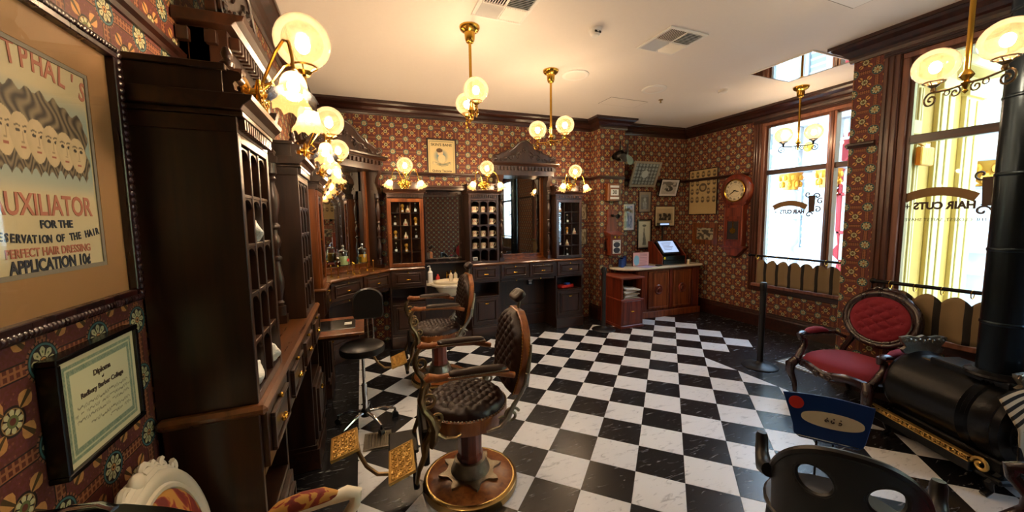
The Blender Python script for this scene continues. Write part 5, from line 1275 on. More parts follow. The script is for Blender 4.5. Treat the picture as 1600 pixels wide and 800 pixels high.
# --- far wall photographs
def photo(seed, tone='#cfc4ae', ink='#2a241c', kind='group'):
    A_, B_ = lin(tone), lin(ink)
    def f(u, v):
        if kind == 'group':
            s = vnoise(u * 9 + seed, v * 7) ; base_ = A_ if v > 0.72 else mixv(A_, B_, 0.25)
            if 0.12 < u < 0.9 and 0.22 < v < 0.72: return mixv(A_, B_, 1.0 if s + 0.35 * vnoise(u * 30, v * 30 + seed) > 0.62 else 0.2 + s * 0.5)
            return base_
        if kind == 'portrait':
            d1 = math.hypot((u - 0.5) / 0.17, (v - 0.68) / 0.13); d2 = math.hypot((u - 0.5) / 0.3, (v - 0.28) / 0.33)
            if d1 < 1: return mixv(A_, B_, 0.15 + 0.5 * (vnoise(u * 20 + seed, v * 20)) * (1 if v > 0.74 else 0.3))
            if d2 < 1: return mixv(A_, B_, 0.15 + 0.5 * vnoise(u * 12 + seed, v * 12))
            return mixv(A_, B_, 0.75 if v < 0.85 else 0.6)
        if kind == 'lady':
            w = 0.06 if v > 0.62 else 0.06 + (0.62 - v) * 0.22
            if math.hypot((u - 0.5) / 0.18, (v - 0.84) / 0.045) < 1: return mixv(A_, B_, 0.9)
            if math.hypot((u - 0.5) / 0.07, (v - 0.78) / 0.05) < 1: return mixv(A_, B_, 0.25)
            if v < 0.76 and v > 0.08 and abs(u - 0.5 - 0.02 * math.sin(v * 8)) < w: return mixv(A_, B_, 0.55 + 0.4 * vnoise(u * 25, v * 12))
            return A_
        if kind == 'street':
            if math.hypot((u - 0.5) / 0.30, (v - 0.42) / 0.22) < 1 and vnoise(u * 10 + seed, v * 10) > 0.3: return mixv(A_, B_, 0.95)
            if v > 0.6: return mixv(A_, B_, 0.75 if vnoise(u * 6 + seed, v * 9) > 0.5 else 0.15)
            return mixv(A_, B_, 0.3 * vnoise(u * 14, v * 14))
        if kind == 'oval':
            if math.hypot((u - 0.5) / 0.14, (v - 0.5) / 0.18) < 1: return A_
            i, j = int(u * 7), int(v * 6); du, dv = u * 7 - i - 0.5, v * 6 - j - 0.5
            if math.hypot(du * 1.2, dv) < 0.42: return mixv(A_, B_, 0.15 + 0.6 * vnoise(u * 40 + seed, v * 40))
            return mixv(A_, B_, 0.85)
        if kind == 'interior':
            return mixv(A_, B_, 0.9 if vnoise(u * 8 + seed, v * 8) > 0.5 else 0.15)
        if kind == 'college':
            if v < 0.24: return A_
            rr = (v - 0.24) / 0.76 * 4; j = int(rr); cc = u * 5 - (0.0); i = int(cc)
            du, dv = cc - i - 0.5, rr - j - 0.5
            if math.hypot((u - 0.5) / 0.14, (v - 0.6) / 0.10) < 1:
                return mixv(A_, B_, 0.85 if math.hypot((u - 0.5) / 0.09, (v - 0.61) / 0.07) > 1 or v > 0.64 else 0.2)
            if 0.36 < u < 0.64 and 0.45 < v < 0.8: return A_
            q = math.hypot(du / 0.34, (dv) / 0.40)
            if q < 1:
                if math.hypot(du / 0.17, (dv - 0.03) / 0.16) < 1 and dv < 0.12: return mixv(A_, B_, 0.12 + 0.25 * vnoise(u * 60, v * 60))
                if math.hypot(du / 0.22, (dv - 0.08) / 0.2) < 1: return mixv(A_, B_, 0.9)
                return mixv(A_, B_, 0.85 if dv < -0.12 else 0.35)
            return A_
        return A_
    return f
frame_pic('framed_photograph', 'large tilted framed group portrait with an oval centre beside the wall fan', 'picture', fm(-1.02, 0.045, 2.475), RB, 0.56, 0.45, 0.035, M['mat_grey'], photo(1, '#b9c3c6', '#20282c', 'oval'), None, 0, (70, 56), 0.03, 0.42)
frame_pic('framed_photograph', 'tilted white-mounted photograph of a carriage on the far wall', 'picture', fm(-0.44, 0.04, 2.24), RB, 0.42, 0.32, 0.012, M['black_paint'], photo(2, '#c9c6c0', '#1c1c1e', 'street'), M['white_paper'], 0.035, (44, 34), 0.02, 0.30)
frame_pic('framed_photograph', 'brown-framed portrait of a seated person beneath the large tilted picture', 'picture', fm(-0.90, 0.0, 1.98), RB, 0.28, 0.38, 0.014, M['trimx'], photo(3, '#a9b4b8', '#39312c', 'portrait'), M['mat_grey'], 0.045, (30, 40))
frame_pic('framed_photograph', 'landscape photograph of a group outside, above the cash register', 'picture', fm(-0.44, 0.0, 1.72), RB, 0.47, 0.38, 0.014, M['trimx'], photo(4, '#c6b694', '#2c2720', 'group'), M['paper'], 0.04, (50, 40))
frame_pic('framed_print', 'narrow pale print of a shopfront just right of the wall telephone', 'picture', fm(-1.25, 0.0, 1.71), RB, 0.26, 0.48, 0.014, M['black_paint'], photo(5, '#b9b79c', '#5f6a5c', 'interior'), M['paper'], 0.03, (30, 56))
frame_pic('framed_print', 'tall narrow print of a standing lady in a hat left of the cash register', 'picture', fm(-0.90, 0.0, 1.395), RB, 0.32, 0.54, 0.02, M['black_paint'], photo(6, '#cfd1bf', '#3f4a44', 'lady'), M['mat_grey'], 0.018, (36, 66))
frame_pic('framed_print', 'upper of two small pale frames right of the last display cabinet', 'picture', fm(-2.17, 0.0, 1.81), RB, 0.14, 0.28, 0.012, M['trimx'], photo(7, '#c9bd9b', '#7b6c50', 'interior'), None, 0, (14, 28), group='small frames right of the back bar')
frame_pic('framed_print', 'lower of two small pale frames right of the last display cabinet', 'picture', fm(-2.17, 0.0, 1.39), RB, 0.14, 0.28, 0.012, M['trimx'], photo(8, '#c9bd9b', '#7b6c50', 'interior'), None, 0, (14, 28), group='small frames right of the back bar')
frame_pic('framed_photograph', 'tall sepia sheet of many head portraits between corner and clock', 'picture', (XR, 4.865, 2.14), -PI / 2, 0.60, 0.81, 0.016, M['mahog'], photo(9, '#c7ab76', '#33241a', 'college'), None, 0, (110, 140))
frame_pic('framed_photograph', 'wide wooden-framed shop interior photograph below the portrait sheet', 'picture', (XR, 4.79, 1.40), -PI / 2, 0.52, 0.38, 0.085, M['oak'], photo(10, '#b8ac8a', '#2c261e', 'interior'), None, 0, (44, 30))

# ================================================================== WALL CLOCK
t = thing('wall_clock', 'tall mahogany pendulum wall clock with round white dial', 'clock', (XR, 4.19, 0), -PI / 2)
g = G().lathe([(0.0, 0.0), (0.265, 0), (0.27, 0.05), (0.255, 0.085), (0.215, 0.105), (0.185, 0.10), (0.175, 0.085), (0.0, 0.085)], (0, 0, 2.11), 40, Rx(PI / 2)); g.obj('round_head', M['red_wood'], t, True)
G().lathe([(0.178, 0.086), (0.178, 0.108), (0.168, 0.112), (0.16, 0.10)], (0, 0, 2.11), 40, Rx(PI / 2), caps=False).obj('bezel', M['brass'], t, True)
d = G().lathe([(0.168, 0.085), (0.168, 0.092), (0, 0.092)], (0, 0, 2.11), 40, Rx(PI / 2)).obj('dial', M['paper'], t, True)
NUM = ['XII', 'I', 'II', 'III', 'IIII', 'V', 'VI', 'VII', 'VIII', 'IX', 'X', 'XI']
for k in range(12):
    a = k * PI / 6; textmesh(NUM[k], 0.042, M['ink_brown'], d, T(0.132 * math.sin(a), -0.0925, 2.11 + 0.132 * math.cos(a)) @ Ry(a) @ FACE, 'numeral', 0.0005, bold=0.001)
g = G(); g.tube([(0.16 * math.cos(i * PI / 20), -0.093, 2.11 + 0.16 * math.sin(i * PI / 20)) for i in range(40)], 0.0012, 4, True); g.tube([(0.095 * math.cos(i * PI / 20), -0.093, 2.11 + 0.095 * math.sin(i * PI / 20)) for i in range(40)], 0.001, 4, True); g.obj('minute_ring', M['ink_brown'], d)
def hand(L_, w, a): return G().prism([(-w, -0.02), (w, -0.02), (w * 1.6, L_ * 0.5), (0, L_), (-w * 1.6, L_ * 0.5)], -0.002, 0).xf(T(0, -0.096, 2.11) @ Ry(a)).obj('hand', M['black_paint'], d)
hand(0.085, 0.005, math.radians(105)); hand(0.125, 0.004, math.radians(235))
G().box(-0.16, 0.16, -0.10, 0, 1.22, 1.88).obj('trunk', M['red_wood'], t, bev=0.005)
G().box(-0.10, 0.10, -0.103, -0.10, 1.33, 1.62).obj('pendulum_window', M['dark_inside'], t)
G().ring(-0.115, 0.115, 1.30, 1.66, 0.016, -0.112, -0.10).box(-0.15, 0.15, -0.108, -0.10, 1.70, 1.84).obj('trunk_door', M['red_wood'], t, bev=0.003)
G().lathe([(0, 0), (0.05, 0.0), (0.045, 0.01), (0, 0.012)], (0, -0.103, 1.47), 20, Rx(PI / 2)).box(-0.006, 0.006, -0.106, -0.103, 1.47, 1.62).obj('pendulum', M['brass'], t, True)
for s in (-1, 1):
    G().lathe([(0.018, 1.24), (0.014, 1.27), (0.02, 1.30), (0.016, 1.32), (0.017, 1.75), (0.02, 1.78), (0.014, 1.82), (0.02, 1.86)], (s * 0.15, -0.10, 0), 10).obj('half_column', M['red_wood'], t, True)
G().box(-0.20, 0.20, -0.125, 0, 1.19, 1.225).prism([(-0.18, 1.19), (0.18, 1.19), (0.12, 1.12), (0.07, 1.06), (-0.07, 1.06), (-0.12, 1.12)], -0.09, 0).obj('base_bracket', M['red_wood'], t, bev=0.004)
G().prism([(-0.14, 1.86), (0.14, 1.86), (0.20, 1.92), (-0.20, 1.92)], -0.08, 0).obj('neck', M['red_wood'], t)

# ================================================================== PILASTER: FAN, CALENDAR, TELEPHONE
pf = lambda s, z: bw(s, PT, z)
t = thing('wall_fan', 'dark four-bladed fan on a bracket high on the papered pilaster', 'fan', pf(-1.75, 2.70), RB)
G().lathe([(0.05, 0), (0.05, 0.01), (0.02, 0.02)], (0, 0, 0), 14, Rx(PI / 2)).tube([(0, -0.01, 0), (0, -0.10, -0.02), (0.0, -0.15, 0.03), (0, -0.16, 0.22)], 0.009, 8).obj('bracket', M['black_iron'], t, True)
mf = T(0.05, -0.20, 0.02) @ Rz(0.45) @ Rx(PI / 2 - 0.25)
G().lathe([(0, -0.17), (0.05, -0.165), (0.08, -0.13), (0.085, -0.06), (0.07, -0.02), (0.03, 0.0), (0.03, 0.03), (0, 0.035)], (0, 0, 0), 22).xf(mf).obj('motor', M['black_iron'], t, True)
for k in range(4):
    a = k * PI / 2 + 0.75
    bl_ = [(0.02, -0.02), (0.07, -0.05), (0.15, -0.075), (0.20, -0.06), (0.225, 0.0), (0.20, 0.055), (0.14, 0.06), (0.07, 0.03), (0.02, 0.02)]
    o = G().prism(bl_, -0.002, 0.002, 'xy').xf(mf @ Rz(a) @ T(0, 0, 0.02) @ Rx(0.4)).obj('blade', M['fan_metal'], t)
t = thing('wall_calendar', 'wooden perpetual calendar box on the papered pilaster above the telephone', 'calendar', pf(-1.80, 2.115), RB)
G().box(-0.125, 0.125, -0.09, 0, -0.14, 0.14).obj('case', M['oak'], t, bev=0.006)
for z in (0.0925, -0.0925): G().box(-0.085, 0.085, -0.094, -0.09, z - 0.0175, z + 0.0175).obj('date_slot', M['white_paper'], t, bev=0.002)
G().box(-0.075, 0.075, -0.094, -0.09, -0.05, 0.05).obj('day_window', M['white_paper'], t, bev=0.002)
textmesh('30', 0.085, M['ink_brown'], t, T(0, -0.0945, 0) @ FACE, 'numeral', 0.0004, bold=0.002)
t = thing('wall_telephone', 'antique wooden wall telephone with black mouthpiece on the pilaster', 'telephone', pf(-1.80, 0), RB)
G().prism([(-0.11, 1.45), (0.11, 1.45), (0.10, 1.56), (0.085, 1.60), (0.085, 1.84), (-0.085, 1.84), (-0.085, 1.60), (-0.10, 1.56)], -0.03, 0).obj('back_board', M['red_wood'], t, bev=0.003)
G().box(-0.115, 0.115, -0.16, 0, 1.09, 1.42).obj('case', M['red_wood'], t, bev=0.006)
G().prism([(0, 1.49), (0, 1.42), (-0.19, 1.42), (-0.19, 1.435)], -0.13, 0.13, 'yz').obj('writing_shelf', M['red_wood'], t, bev=0.003)
G().lathe([(0.022, 0.0), (0.022, 0.03), (0.008, 0.04), (0.008, 0.10), (0.02, 0.12), (0.036, 0.155), (0.038, 0.16), (0.02, 0.155)], (0, -0.03, 1.74), 16, Rx(PI / 2 + 0.1)).obj('mouthpiece', M['black_iron'], t, True)
G().box(-0.075, 0.075, -0.164, -0.16, 1.12, 1.34).obj('notice_card', M['white_paper'], t); 
g = G()
for z in (1.175, 1.265): g.lathe([(0.03, 0), (0.055, 0), (0.055, 0.002), (0.03, 0.002)], (0, -0.164, z), 20, Rx(PI / 2), 1.15, 0.8)
for k in range(4): g.box(-0.06, 0.06, -0.1655, -0.164, 1.13 + 0.0 + 0.062 * k, 1.136 + 0.062 * k)
g.obj('printed_lines', M['ink'], t)
G().tube([(-0.12, -0.08, 1.36), (-0.16, -0.08, 1.35), (-0.16, -0.08, 1.30)], 0.006, 6).lathe([(0.016, 0.14), (0.012, 0.10), (0.012, 0.03), (0.028, 0.0), (0.03, -0.01), (0, -0.01)], (-0.165, -0.08, 1.18), 12).obj('receiver', M['black_iron'], t, True)
for x in (-0.04, 0.04): G().ball((x, -0.165, 1.385), 0.022, 12, 1, 0.7, 1).obj('bell', M['brass'], t, True)

# ================================================================== RED COUNTER
t = thing('cashier_counter', 'red mahogany counter with two panelled doors and pale curved top', 'counter', bw(0, 0), RB)
CF = 0.52
G().box(-1.46, -0.10, -CF + 0.02, -0.02, 0.10, 0.845).obj('carcass', M['counter_wood'], t)
G().box(-1.50, -0.08, -CF - 0.015, -0.02, 0, 0.11).obj('plinth', M['counter_wood'], t, bev=0.006)
G().box(-1.48, -0.09, -CF - 0.01, -0.02, 0.815, 0.845).obj('top_moulding', M['red_woodx'], t, bev=0.004)
for (a, b) in ((-1.22, -0.79), (-0.69, -0.30)):
    g = G().ring(a, b, 0.15, 0.80, 0.035, -CF - 0.008, -CF + 0.02).box(a + 0.03, b - 0.03, -CF + 0.004, -CF + 0.02, 0.18, 0.77)
    dr = g.obj('door', M['counter_wood'], t, bev=0.004)
    G().lathe([(0.085, 0), (0.085, 0.012), (0.07, 0.02), (0.055, 0.012), (0.04, 0.014), (0.03, 0.03), (0, 0.034)], ((a + b) / 2, -CF + 0.004, 0.48), 24, Rx(PI / 2)).obj('rosette', M['red_wood'], dr, True)
for (a, b) in ((-1.45, -1.25), (-0.77, -0.71), (-0.27, -0.12)): G().box(a, b, -CF - 0.004, -CF + 0.02, 0.13, 0.81).obj('stile', M['red_wood'], t, bev=0.004)
top = [(-1.86 + 0.02, -0.29)] + [(-1.52 - 0.32 * math.cos(a), -0.62 - 0.0 + 0.30 * (1 - math.sin(a)) - 0.0) for a in [PI * k / 16 for k in range(0, 9)]] + [(-0.8, -CF - 0.07), (-0.12, -CF - 0.05), (-0.06, -CF - 0.02), (-0.05, -0.02), (-1.50, -0.02), (-1.53, -0.29)]
G().prism(top, 0.845, 0.88, 'xy').obj('counter_top', M['marble'], t, bev=0.008)
t = thing('side_cabinet', 'small red mahogany cabinet with open shelf of papers and one drawer', 'cabinet', bw(-2.01, 0.86), RB)
w, D, h = 0.40, 0.55, 0.765
G().box(0, 0.025, 0, D, 0.02, h).box(w - 0.025, w, 0, D, 0.02, h).box(0, w, D - 0.015, D, 0.02, h).box(0.025, w - 0.025, 0.0, D, 0.43, 0.46).box(0.025, w - 0.025, 0, D, 0.03, 0.05).obj('carcass', M['red_wood'], t, bev=0.002)
G().box(-0.02, w + 0.02, -0.02, D, h, h + 0.025).obj('top', M['red_woodx'], t, bev=0.005)
G().box(-0.012, w + 0.012, -0.012, D, 0, 0.045).obj('plinth', M['red_woodx'], t, bev=0.004)
G().box(-0.006, w + 0.006, -0.008, D, 0.425, 0.45).obj('middle_moulding', M['red_woodx'], t, bev=0.004)
dr = G().box(0.03, w - 0.03, -0.006, 0.02, 0.055, 0.42).obj('drawer', M['red_wood'], t, bev=0.004); knobpull(dr, w / 2, 0.26, -0.006)
sc_ = bw(-2.01, 0.86)
for k in range(9):
    wdt = 0.26 - 0.02 * (k % 3); o = G().box(0, wdt, 0, 0.24, 0, 0.012 + 0.006 * (k % 2)).obj('paper_stack', M['white_paper' if k % 3 else 'mat_grey'], None, bev=0.001)
    o.location = sc_ + EX * (0.06 + 0.01 * ((k * 7) % 5)) + EN * (-0.02) + Vector((0, 0, 0.461 + 0.019 * k)); o.rotation_euler = (0, 0.05 * (k > 4), RB + 0.05 * ((k * 5) % 7 - 3))
    tag(o, '%s folder or magazine, counted from the bottom, in the pile inside the small red cabinet' % ['lowest', 'second', 'third', 'fourth', 'fifth', 'sixth', 'seventh', 'eighth', 'topmost'][k] if k < 8 else 'topmost folder on the pile inside the small red cabinet', 'papers', 'papers piled in the small red cabinet')

# cash register and small items on the counter
t = thing('cash_register', 'wood-cased cash register with tilted screen and dark drawers', 'cash register', bw(-0.90, 0.12, 0.88), RB)
pr = [(0.0, 0.0), (-0.36, 0.0), (-0.36, 0.16), (-0.10, 0.40), (0.0, 0.40)]
for (a, b) in ((-0.01, 0.012), (0.50, 0.522)): G().prism(pr, a, b, 'yz').obj('side_panel', M['red_wood'], t, bev=0.003)
G().box(0.012, 0.50, -0.12, -0.0, 0.0, 0.38).box(0.012, 0.5, -0.34, -0.12, 0.0, 0.14).obj('case', M['black_plastic'], t)
for z in (0.01, 0.085): G().box(0.02, 0.49, -0.362, -0.34, z, z + 0.066).box(0.44, 0.47, -0.366, -0.362, z + 0.03, z + 0.04).obj('cash_drawer', M['pipe'], t, bev=0.002)
mt = T(0.22, -0.24, 0.30) @ Rx(-0.72)
G().box(-0.19, 0.19, -0.012, 0.012, -0.15, 0.15).xf(mt).obj('monitor', M['black_plastic'], t, bev=0.006)
sc = G().box(-0.165, 0.165, -0.0135, -0.012, -0.12, 0.12).xf(mt).obj('screen', M['screen'], t)
g = G()
for k in range(6): g.box(-0.12, 0.10 - 0.03 * (k % 3), -0.0145, -0.0135, 0.075 - 0.028 * k, 0.083 - 0.028 * k)
g.xf(mt).obj('screen_lines', M['mat_grey'], sc)
G().lathe([(0.022, 0), (0.022, 0.004), (0, 0.005)], (0.045, -0.363, 0.12), 14, Rx(PI / 2)).obj('yellow_sticker', plain('yellow_sticker', '#d8c62a', 0.5), t)
t = thing('customer_display', 'black customer display on a pole behind the cash register', 'display', bw(-0.58, 0.11, 0.88), RB)
G().lathe([(0.04, 0), (0.04, 0.01), (0.016, 0.02), (0.016, 0.66)], (0, 0, 0), 12).obj('pole', M['black_plastic'], t, True)
G().box(-0.12, 0.12, -0.05, 0.02, 0.66, 0.72).obj('housing', M['black_plastic'], t, bev=0.006); G().box(-0.10, 0.10, -0.052, -0.05, 0.68, 0.71).obj('display_window', M['screen'], t)
t = thing('display_board', 'pink and blue leaflet board leaning on the counter beside the register', 'leaflet', bw(-1.27, 0.36, 0.88), RB)
G().box(-0.17, 0.17, -0.02, 0.0, 0, 0.24).xf(Rx(0.0)).obj('board', M['red_wood'], t, bev=0.003)
def leaf_fn(u, v):
    if math.hypot((u - 0.22) / 0.18, (v - 0.4) / 0.4) < 1: return lin('#7fb6d8')
    if abs((v * 9) % 1 - 0.5) < 0.14 and 0.4 < u < 0.9: return lin('#9c6a78')
    return lin('#d9a9ab')
painted('leaflet', 0.32, 0.22, 40, 30, leaf_fn, t, T(0, -0.021, 0.12))
for k in range(3):
    o = G().box(-0.025, 0.025, -0.04, 0.04, 0, 0.13 + 0.02 * k).obj('blue_carton', M['blue_plastic'], None, bev=0.003); o.location = bw(-1.66 + 0.07 * k, 0.37 - 0.06 * k, 0.881); o.rotation_euler = (0, 0, RB)
    tag(o, ['leftmost small blue carton on the pale counter', 'middle blue carton of three on the pale counter', 'blue carton of three nearest the leaflet board'][k], 'carton', 'blue cartons at the left end of the counter')
o = G().box(-0.14, 0.14, -0.1, 0.1, 0, 0.004).obj('leaflet_sheet', plain('lilac_paper', '#a9a3cf', 0.6), None); o.location = bw(-1.25, 0.50, 0.881); o.rotation_euler = (0, 0, 0.15); tag(o, 'lilac sheet of paper lying on the pale counter top', 'paper')
t = thing('pen_tray', 'small tray of pens on the counter left of the register', 'tray', bw(-1.0, 0.50, 0.88), 0.2); G().box(-0.05, 0.05, -0.03, 0.03, 0, 0.02).obj('tray', M['black_plastic'], t); G().cyl((-0.06, 0, 0.024), (0.05, 0.01, 0.024), 0.004, 6).cyl((-0.04, -0.015, 0.024), (0.06, -0.02, 0.024), 0.004, 6).obj('pen', M['chrome'], t)
t = thing('small_jar', 'small white-lidded jar right of the cash register', 'jar', bw(-0.33, 0.48, 0.88), RB); G().lathe([(0.024, 0), (0.026, 0.01), (0.026, 0.05), (0.022, 0.055)], (0, 0, 0), 14).obj('body', M['china'], t, True); G().lathe([(0.024, 0.055), (0.024, 0.075), (0, 0.077)], (0, 0, 0), 14).obj('lid', M['white_pl'], t, True)
t = thing('receipt_printer', 'black receipt printer on the right end of the counter', 'printer', bw(-0.24, 0.22, 0.88), RB); G().prism([(0.1, 0), (-0.12, 0), (-0.12, 0.09), (-0.02, 0.15), (0.1, 0.15)], -0.08, 0.08, 'yz').obj('body', M['black_plastic'], t, bev=0.008); G().box(-0.06, 0.06, -0.125, -0.12, 0.04, 0.05).obj('paper_slot', M['mat_grey'], t)

# ================================================================== BELT POSTS
def post(x, y, label):
    t = thing('belt_post', label, 'post', (x, y, 0), 0, 'black belt barrier posts')
    G().lathe([(0.175, 0), (0.178, 0.008), (0.17, 0.016), (0.10, 0.03), (0.05, 0.04), (0.033, 0.06)], (0, 0, 0), 36).obj('base', M['rope'], t, True)
    G().lathe([(0.031, 0.04), (0.031, 0.88)], (0, 0, 0), 18).obj('tube', M['rope'], t, True)
    G().lathe([(0.034, 0.87), (0.034, 0.955), (0.03, 0.965), (0, 0.967)], (0, 0, 0), 18).box(-0.042, -0.02, -0.015, 0.015, 0.88, 0.95).box(0.02, 0.042, -0.015, 0.015, 0.88, 0.95).obj('belt_head', M['black_plastic'], t, True)
post(3.36, 4.60, 'black belt post in front of the small red cabinet')
post(4.13, 2.72, 'black belt post by the floor grille of the far bay')
# floor grille
t = thing('floor_grille', 'ribbed pale metal floor grille in the far bay behind the red armchair', 'grille', (4.42, 2.26, 0), 0)
G().box(0, 0.95, 0, 0.015, 0, 0.008).box(0, 0.95, 0.465, 0.48, 0, 0.008).box(0, 0.015, 0, 0.48, 0, 0.008).box(0.935, 0.95, 0, 0.48, 0, 0.008).obj('frame', M['nickel'], t)
for k in range(14): G().box(0.015, 0.935, 0.02 + 0.0325 * k, 0.036 + 0.0325 * k, 0, 0.007).obj('slat', M['white_pl'], t)

# ================================================================== PARLOUR CHAIRS
def parlour_chair(loc, rz, label, mf, mu, name='parlour_armchair', group=None, carve=False, tufts=True, ah=0.0, zs=0.42):
    """local: sitter faces -y; oval padded back, open arms, cabriole legs"""
    t = thing(name, label, 'chair', (loc[0], loc[1], 0), rz, group)
    def sw(v): return 0.27 - 0.05 * v
    def seat(u, v):
        a = 2 * PI * u; ex = lambda c, p: math.copysign(abs(c) ** p, c)
        x = 0.275 * ex(math.cos(a), 0.62); y = 0.25 * ex(math.sin(a), 0.62)
        if y < 0: y *= 1 + 0.16 * (1 - (x / 0.275) ** 2)
        else: x *= 1 - 0.14 * (y / 0.25)
        r = v; e = max(0, 1 - r ** 5)
        return (x * r, y * r, zs - 0.03 + 0.09 * e ** 0.6)
    G().grid(64, 16, seat).obj('seat_cushion', mu, t, True)
    pts = []
    for k in range(40):
        a = 2 * PI * k / 40; ex = lambda c, p: math.copysign(abs(c) ** p, c)
        x = 0.28 * ex(math.cos(a), 0.62); y = 0.255 * ex(math.sin(a), 0.62)
        if y < 0: y *= 1 + 0.16 * (1 - (x / 0.28) ** 2)
        else: x *= 1 - 0.14 * (y / 0.25)
        pts.append((x, y, zs - 0.055 + (0.0 if y > 0 else -0.018 * math.cos(4 * PI * x / 0.56))))
    g = G().tube(pts, 0.026, 8, True, 1.35); g.obj('seat_rail', mf, t, True)
    g = G()
    for s in (-1, 1): g.tube([(s * p[0], -0.318, p[1]) for p in spiral(0.045, zs - 0.075, 0.03, 0.005, 0.5, 1.3, 16)], 0.006, 6)
    g.ball((0, -0.315, zs - 0.07), 0.02, 10, 1.2, 0.6, 1); g.obj('rail_carving', mf, t, True)
    for s in (-1, 1):
        G().tube([(s * 0.25, -0.24, zs - 0.03), (s * 0.275, -0.275, zs - 0.09), (s * 0.275, -0.28, zs - 0.16), (s * 0.25, -0.25, zs - 0.27), (s * 0.245, -0.25, zs - 0.35), (s * 0.26, -0.275, 0.03), (s * 0.262, -0.285, 0.012)], [0.032, 0.038, 0.032, 0.02, 0.015, 0.019, 0.012], 10).obj('front_leg', mf, t, True)
        G().tube([(s * 0.205, 0.22, zs - 0.02), (s * 0.205, 0.23, zs - 0.12), (s * 0.21, 0.27, 0.15), (s * 0.215, 0.33, 0.012)], [0.026, 0.024, 0.019, 0.014], 8).obj('back_leg', mf, t, True)
        arm = G().tube([(s * 0.20, 0.235, zs + ah + 0.20), (s * 0.25, 0.18, zs + ah + 0.235), (s * 0.285, 0.06, zs + ah + 0.235), (s * 0.29, -0.08, zs + ah + 0.235), (s * 0.285, -0.15, zs + ah + 0.245), (s * 0.28, -0.18, zs + ah + 0.235), (s * 0.275, -0.175, zs + ah + 0.20), (s * 0.275, -0.13, zs + 0.14), (s * 0.275, -0.13, zs + 0.08), (s * 0.27, -0.18, zs + 0.01), (s * 0.26, -0.225, zs - 0.04)], [0.015, 0.017, 0.018, 0.019, 0.027, 0.027, 0.022, 0.022, 0.024, 0.026, 0.026], 10).obj('arm', mf, t, True)
        G().tube([(s * 0.27, 0.12, zs + ah + 0.25), (s * 0.283, 0.07, zs + ah + 0.262), (s * 0.288, 0.0, zs + ah + 0.265), (s * 0.288, -0.07, zs + ah + 0.262), (s * 0.286, -0.12, zs + ah + 0.25)], [0.012, 0.027, 0.031, 0.027, 0.012], 12).obj('arm_pad', mu, arm, True)
    mb = T(0, 0.225, zs + 0.10) @ Rx(-0.20)
    bh, bwid = 0.235, 0.235
    zc = 0.285
    def bk(u, v):
        a = 2 * PI * u; r = v; x = bwid * 0.86 * r * math.cos(a); z = bh * 0.86 * r * math.sin(a); e = max(0, 1 - r ** 4)
        tf = tuft(x / 0.10 + 0.5, z / 0.085) if tufts else 1.0
        return (x, -0.012 - 0.022 * e ** 0.5 - (0.020 * tf * e if tufts else 0.012 * e), zc + z)
    G().grid(72, 22, bk).xf(mb).obj('back_cushion', mu, t, True)
    if tufts:
        g = G()
        for i in range(-3, 4):
            for j in range(-3, 4):
                if True:
                    x, z = (i * 0.05), (j * 0.0425)
                    # buttons sit where both crease families cross
                    A_, B_ = (x / 0.10 + 0.5 + z / 0.085), (x / 0.10 + 0.5 - z / 0.085)
                    if abs(A_ - round(A_)) < 0.02 and abs(B_ - round(B_)) < 0.02 and (x / bwid) ** 2 + (z / bh) ** 2 < 0.5: g.ball((x, -0.034, zc + z), 0.009, 8, 1, 0.6, 1)
        if g.v: stuff(g.xf(mb).obj('tufting_button', mu, t, True))
    G().grid(40, 4, lambda u, v: (bwid * 0.9 * v * math.cos(2 * PI * u), 0.025, zc + bh * 0.9 * v * math.sin(2 * PI * u))).xf(mb).obj('back_panel', mf, t, True)
    fr = [(bwid * math.cos(2 * PI * k / 48), 0, zc + bh * math.sin(2 * PI * k / 48)) for k in range(48)]
    g = G().tube(fr, 0.027, 10, True, 1.0)
    g.tube([(bwid * 0.88 * math.cos(2 * PI * k / 48), -0.016, zc + bh * 0.88 * math.sin(2 * PI * k / 48)) for k in range(48)], 0.010, 6, True)
    g.xf(mb).obj('back_frame', mf, t, True)
    for s in (-1, 1): G().tube([(s * 0.205, 0.0, -0.12), (s * 0.195, 0.0, -0.04), (s * 0.16, 0, 0.05), (s * 0.15, 0, 0.11)], [0.024, 0.022, 0.022, 0.02], 8).xf(mb).obj('back_upright', mf, t, True)
    g = G()
    for s in (-1, 1):
        g.tube([(s * p[0], -0.005, p[1]) for p in spiral(0.05, zc + bh + 0.022, 0.03, 0.005, -0.5, 1.3, 16)], [0.010 - 0.0003 * k for k in range(17)], 6)
        g.tube([(s * 0.03, -0.005, zc + bh + 0.03), (s * 0.10, -0.005, zc + bh + 0.018), (s * 0.16, -0.005, zc + bh - 0.035)], [0.013, 0.010, 0.006], 6)
        if carve:
            g.tube([(0, 0.0, zc + bh + 0.02), (s * 0.08, 0.0, zc + bh + 0.01), (s * 0.15, 0, zc + bh - 0.03), (s * 0.21, 0, zc + bh - 0.09)], [0.022, 0.02, 0.016, 0.008], 8)
            for (x, z, r, tn) in ((0.13, -0.005, 0.020, 1.2), (0.175, -0.04, 0.018, -1.2), (0.085, 0.015, 0.018, 1.1)): g.tube([(s * p[0], -0.008, p[1]) for p in spiral(x, zc + bh + z, r, 0.004, 1.0, tn, 14)], 0.008, 6)
    g.ball((0, -0.008, zc + bh + 0.028), 0.026, 12, 1.2, 0.6, 1); g.xf(mb).obj('crest_carving', mf, t, True)
    return t
_rc = parlour_chair((3.97, 1.81), math.radians(-98.3), 'dark carved armchair with crimson tufted oval back under the near window', M['mahog'], M['velvet'], ah=-0.05, zs=0.39)
_rc.scale = (1.14, 1.08, 1.0)
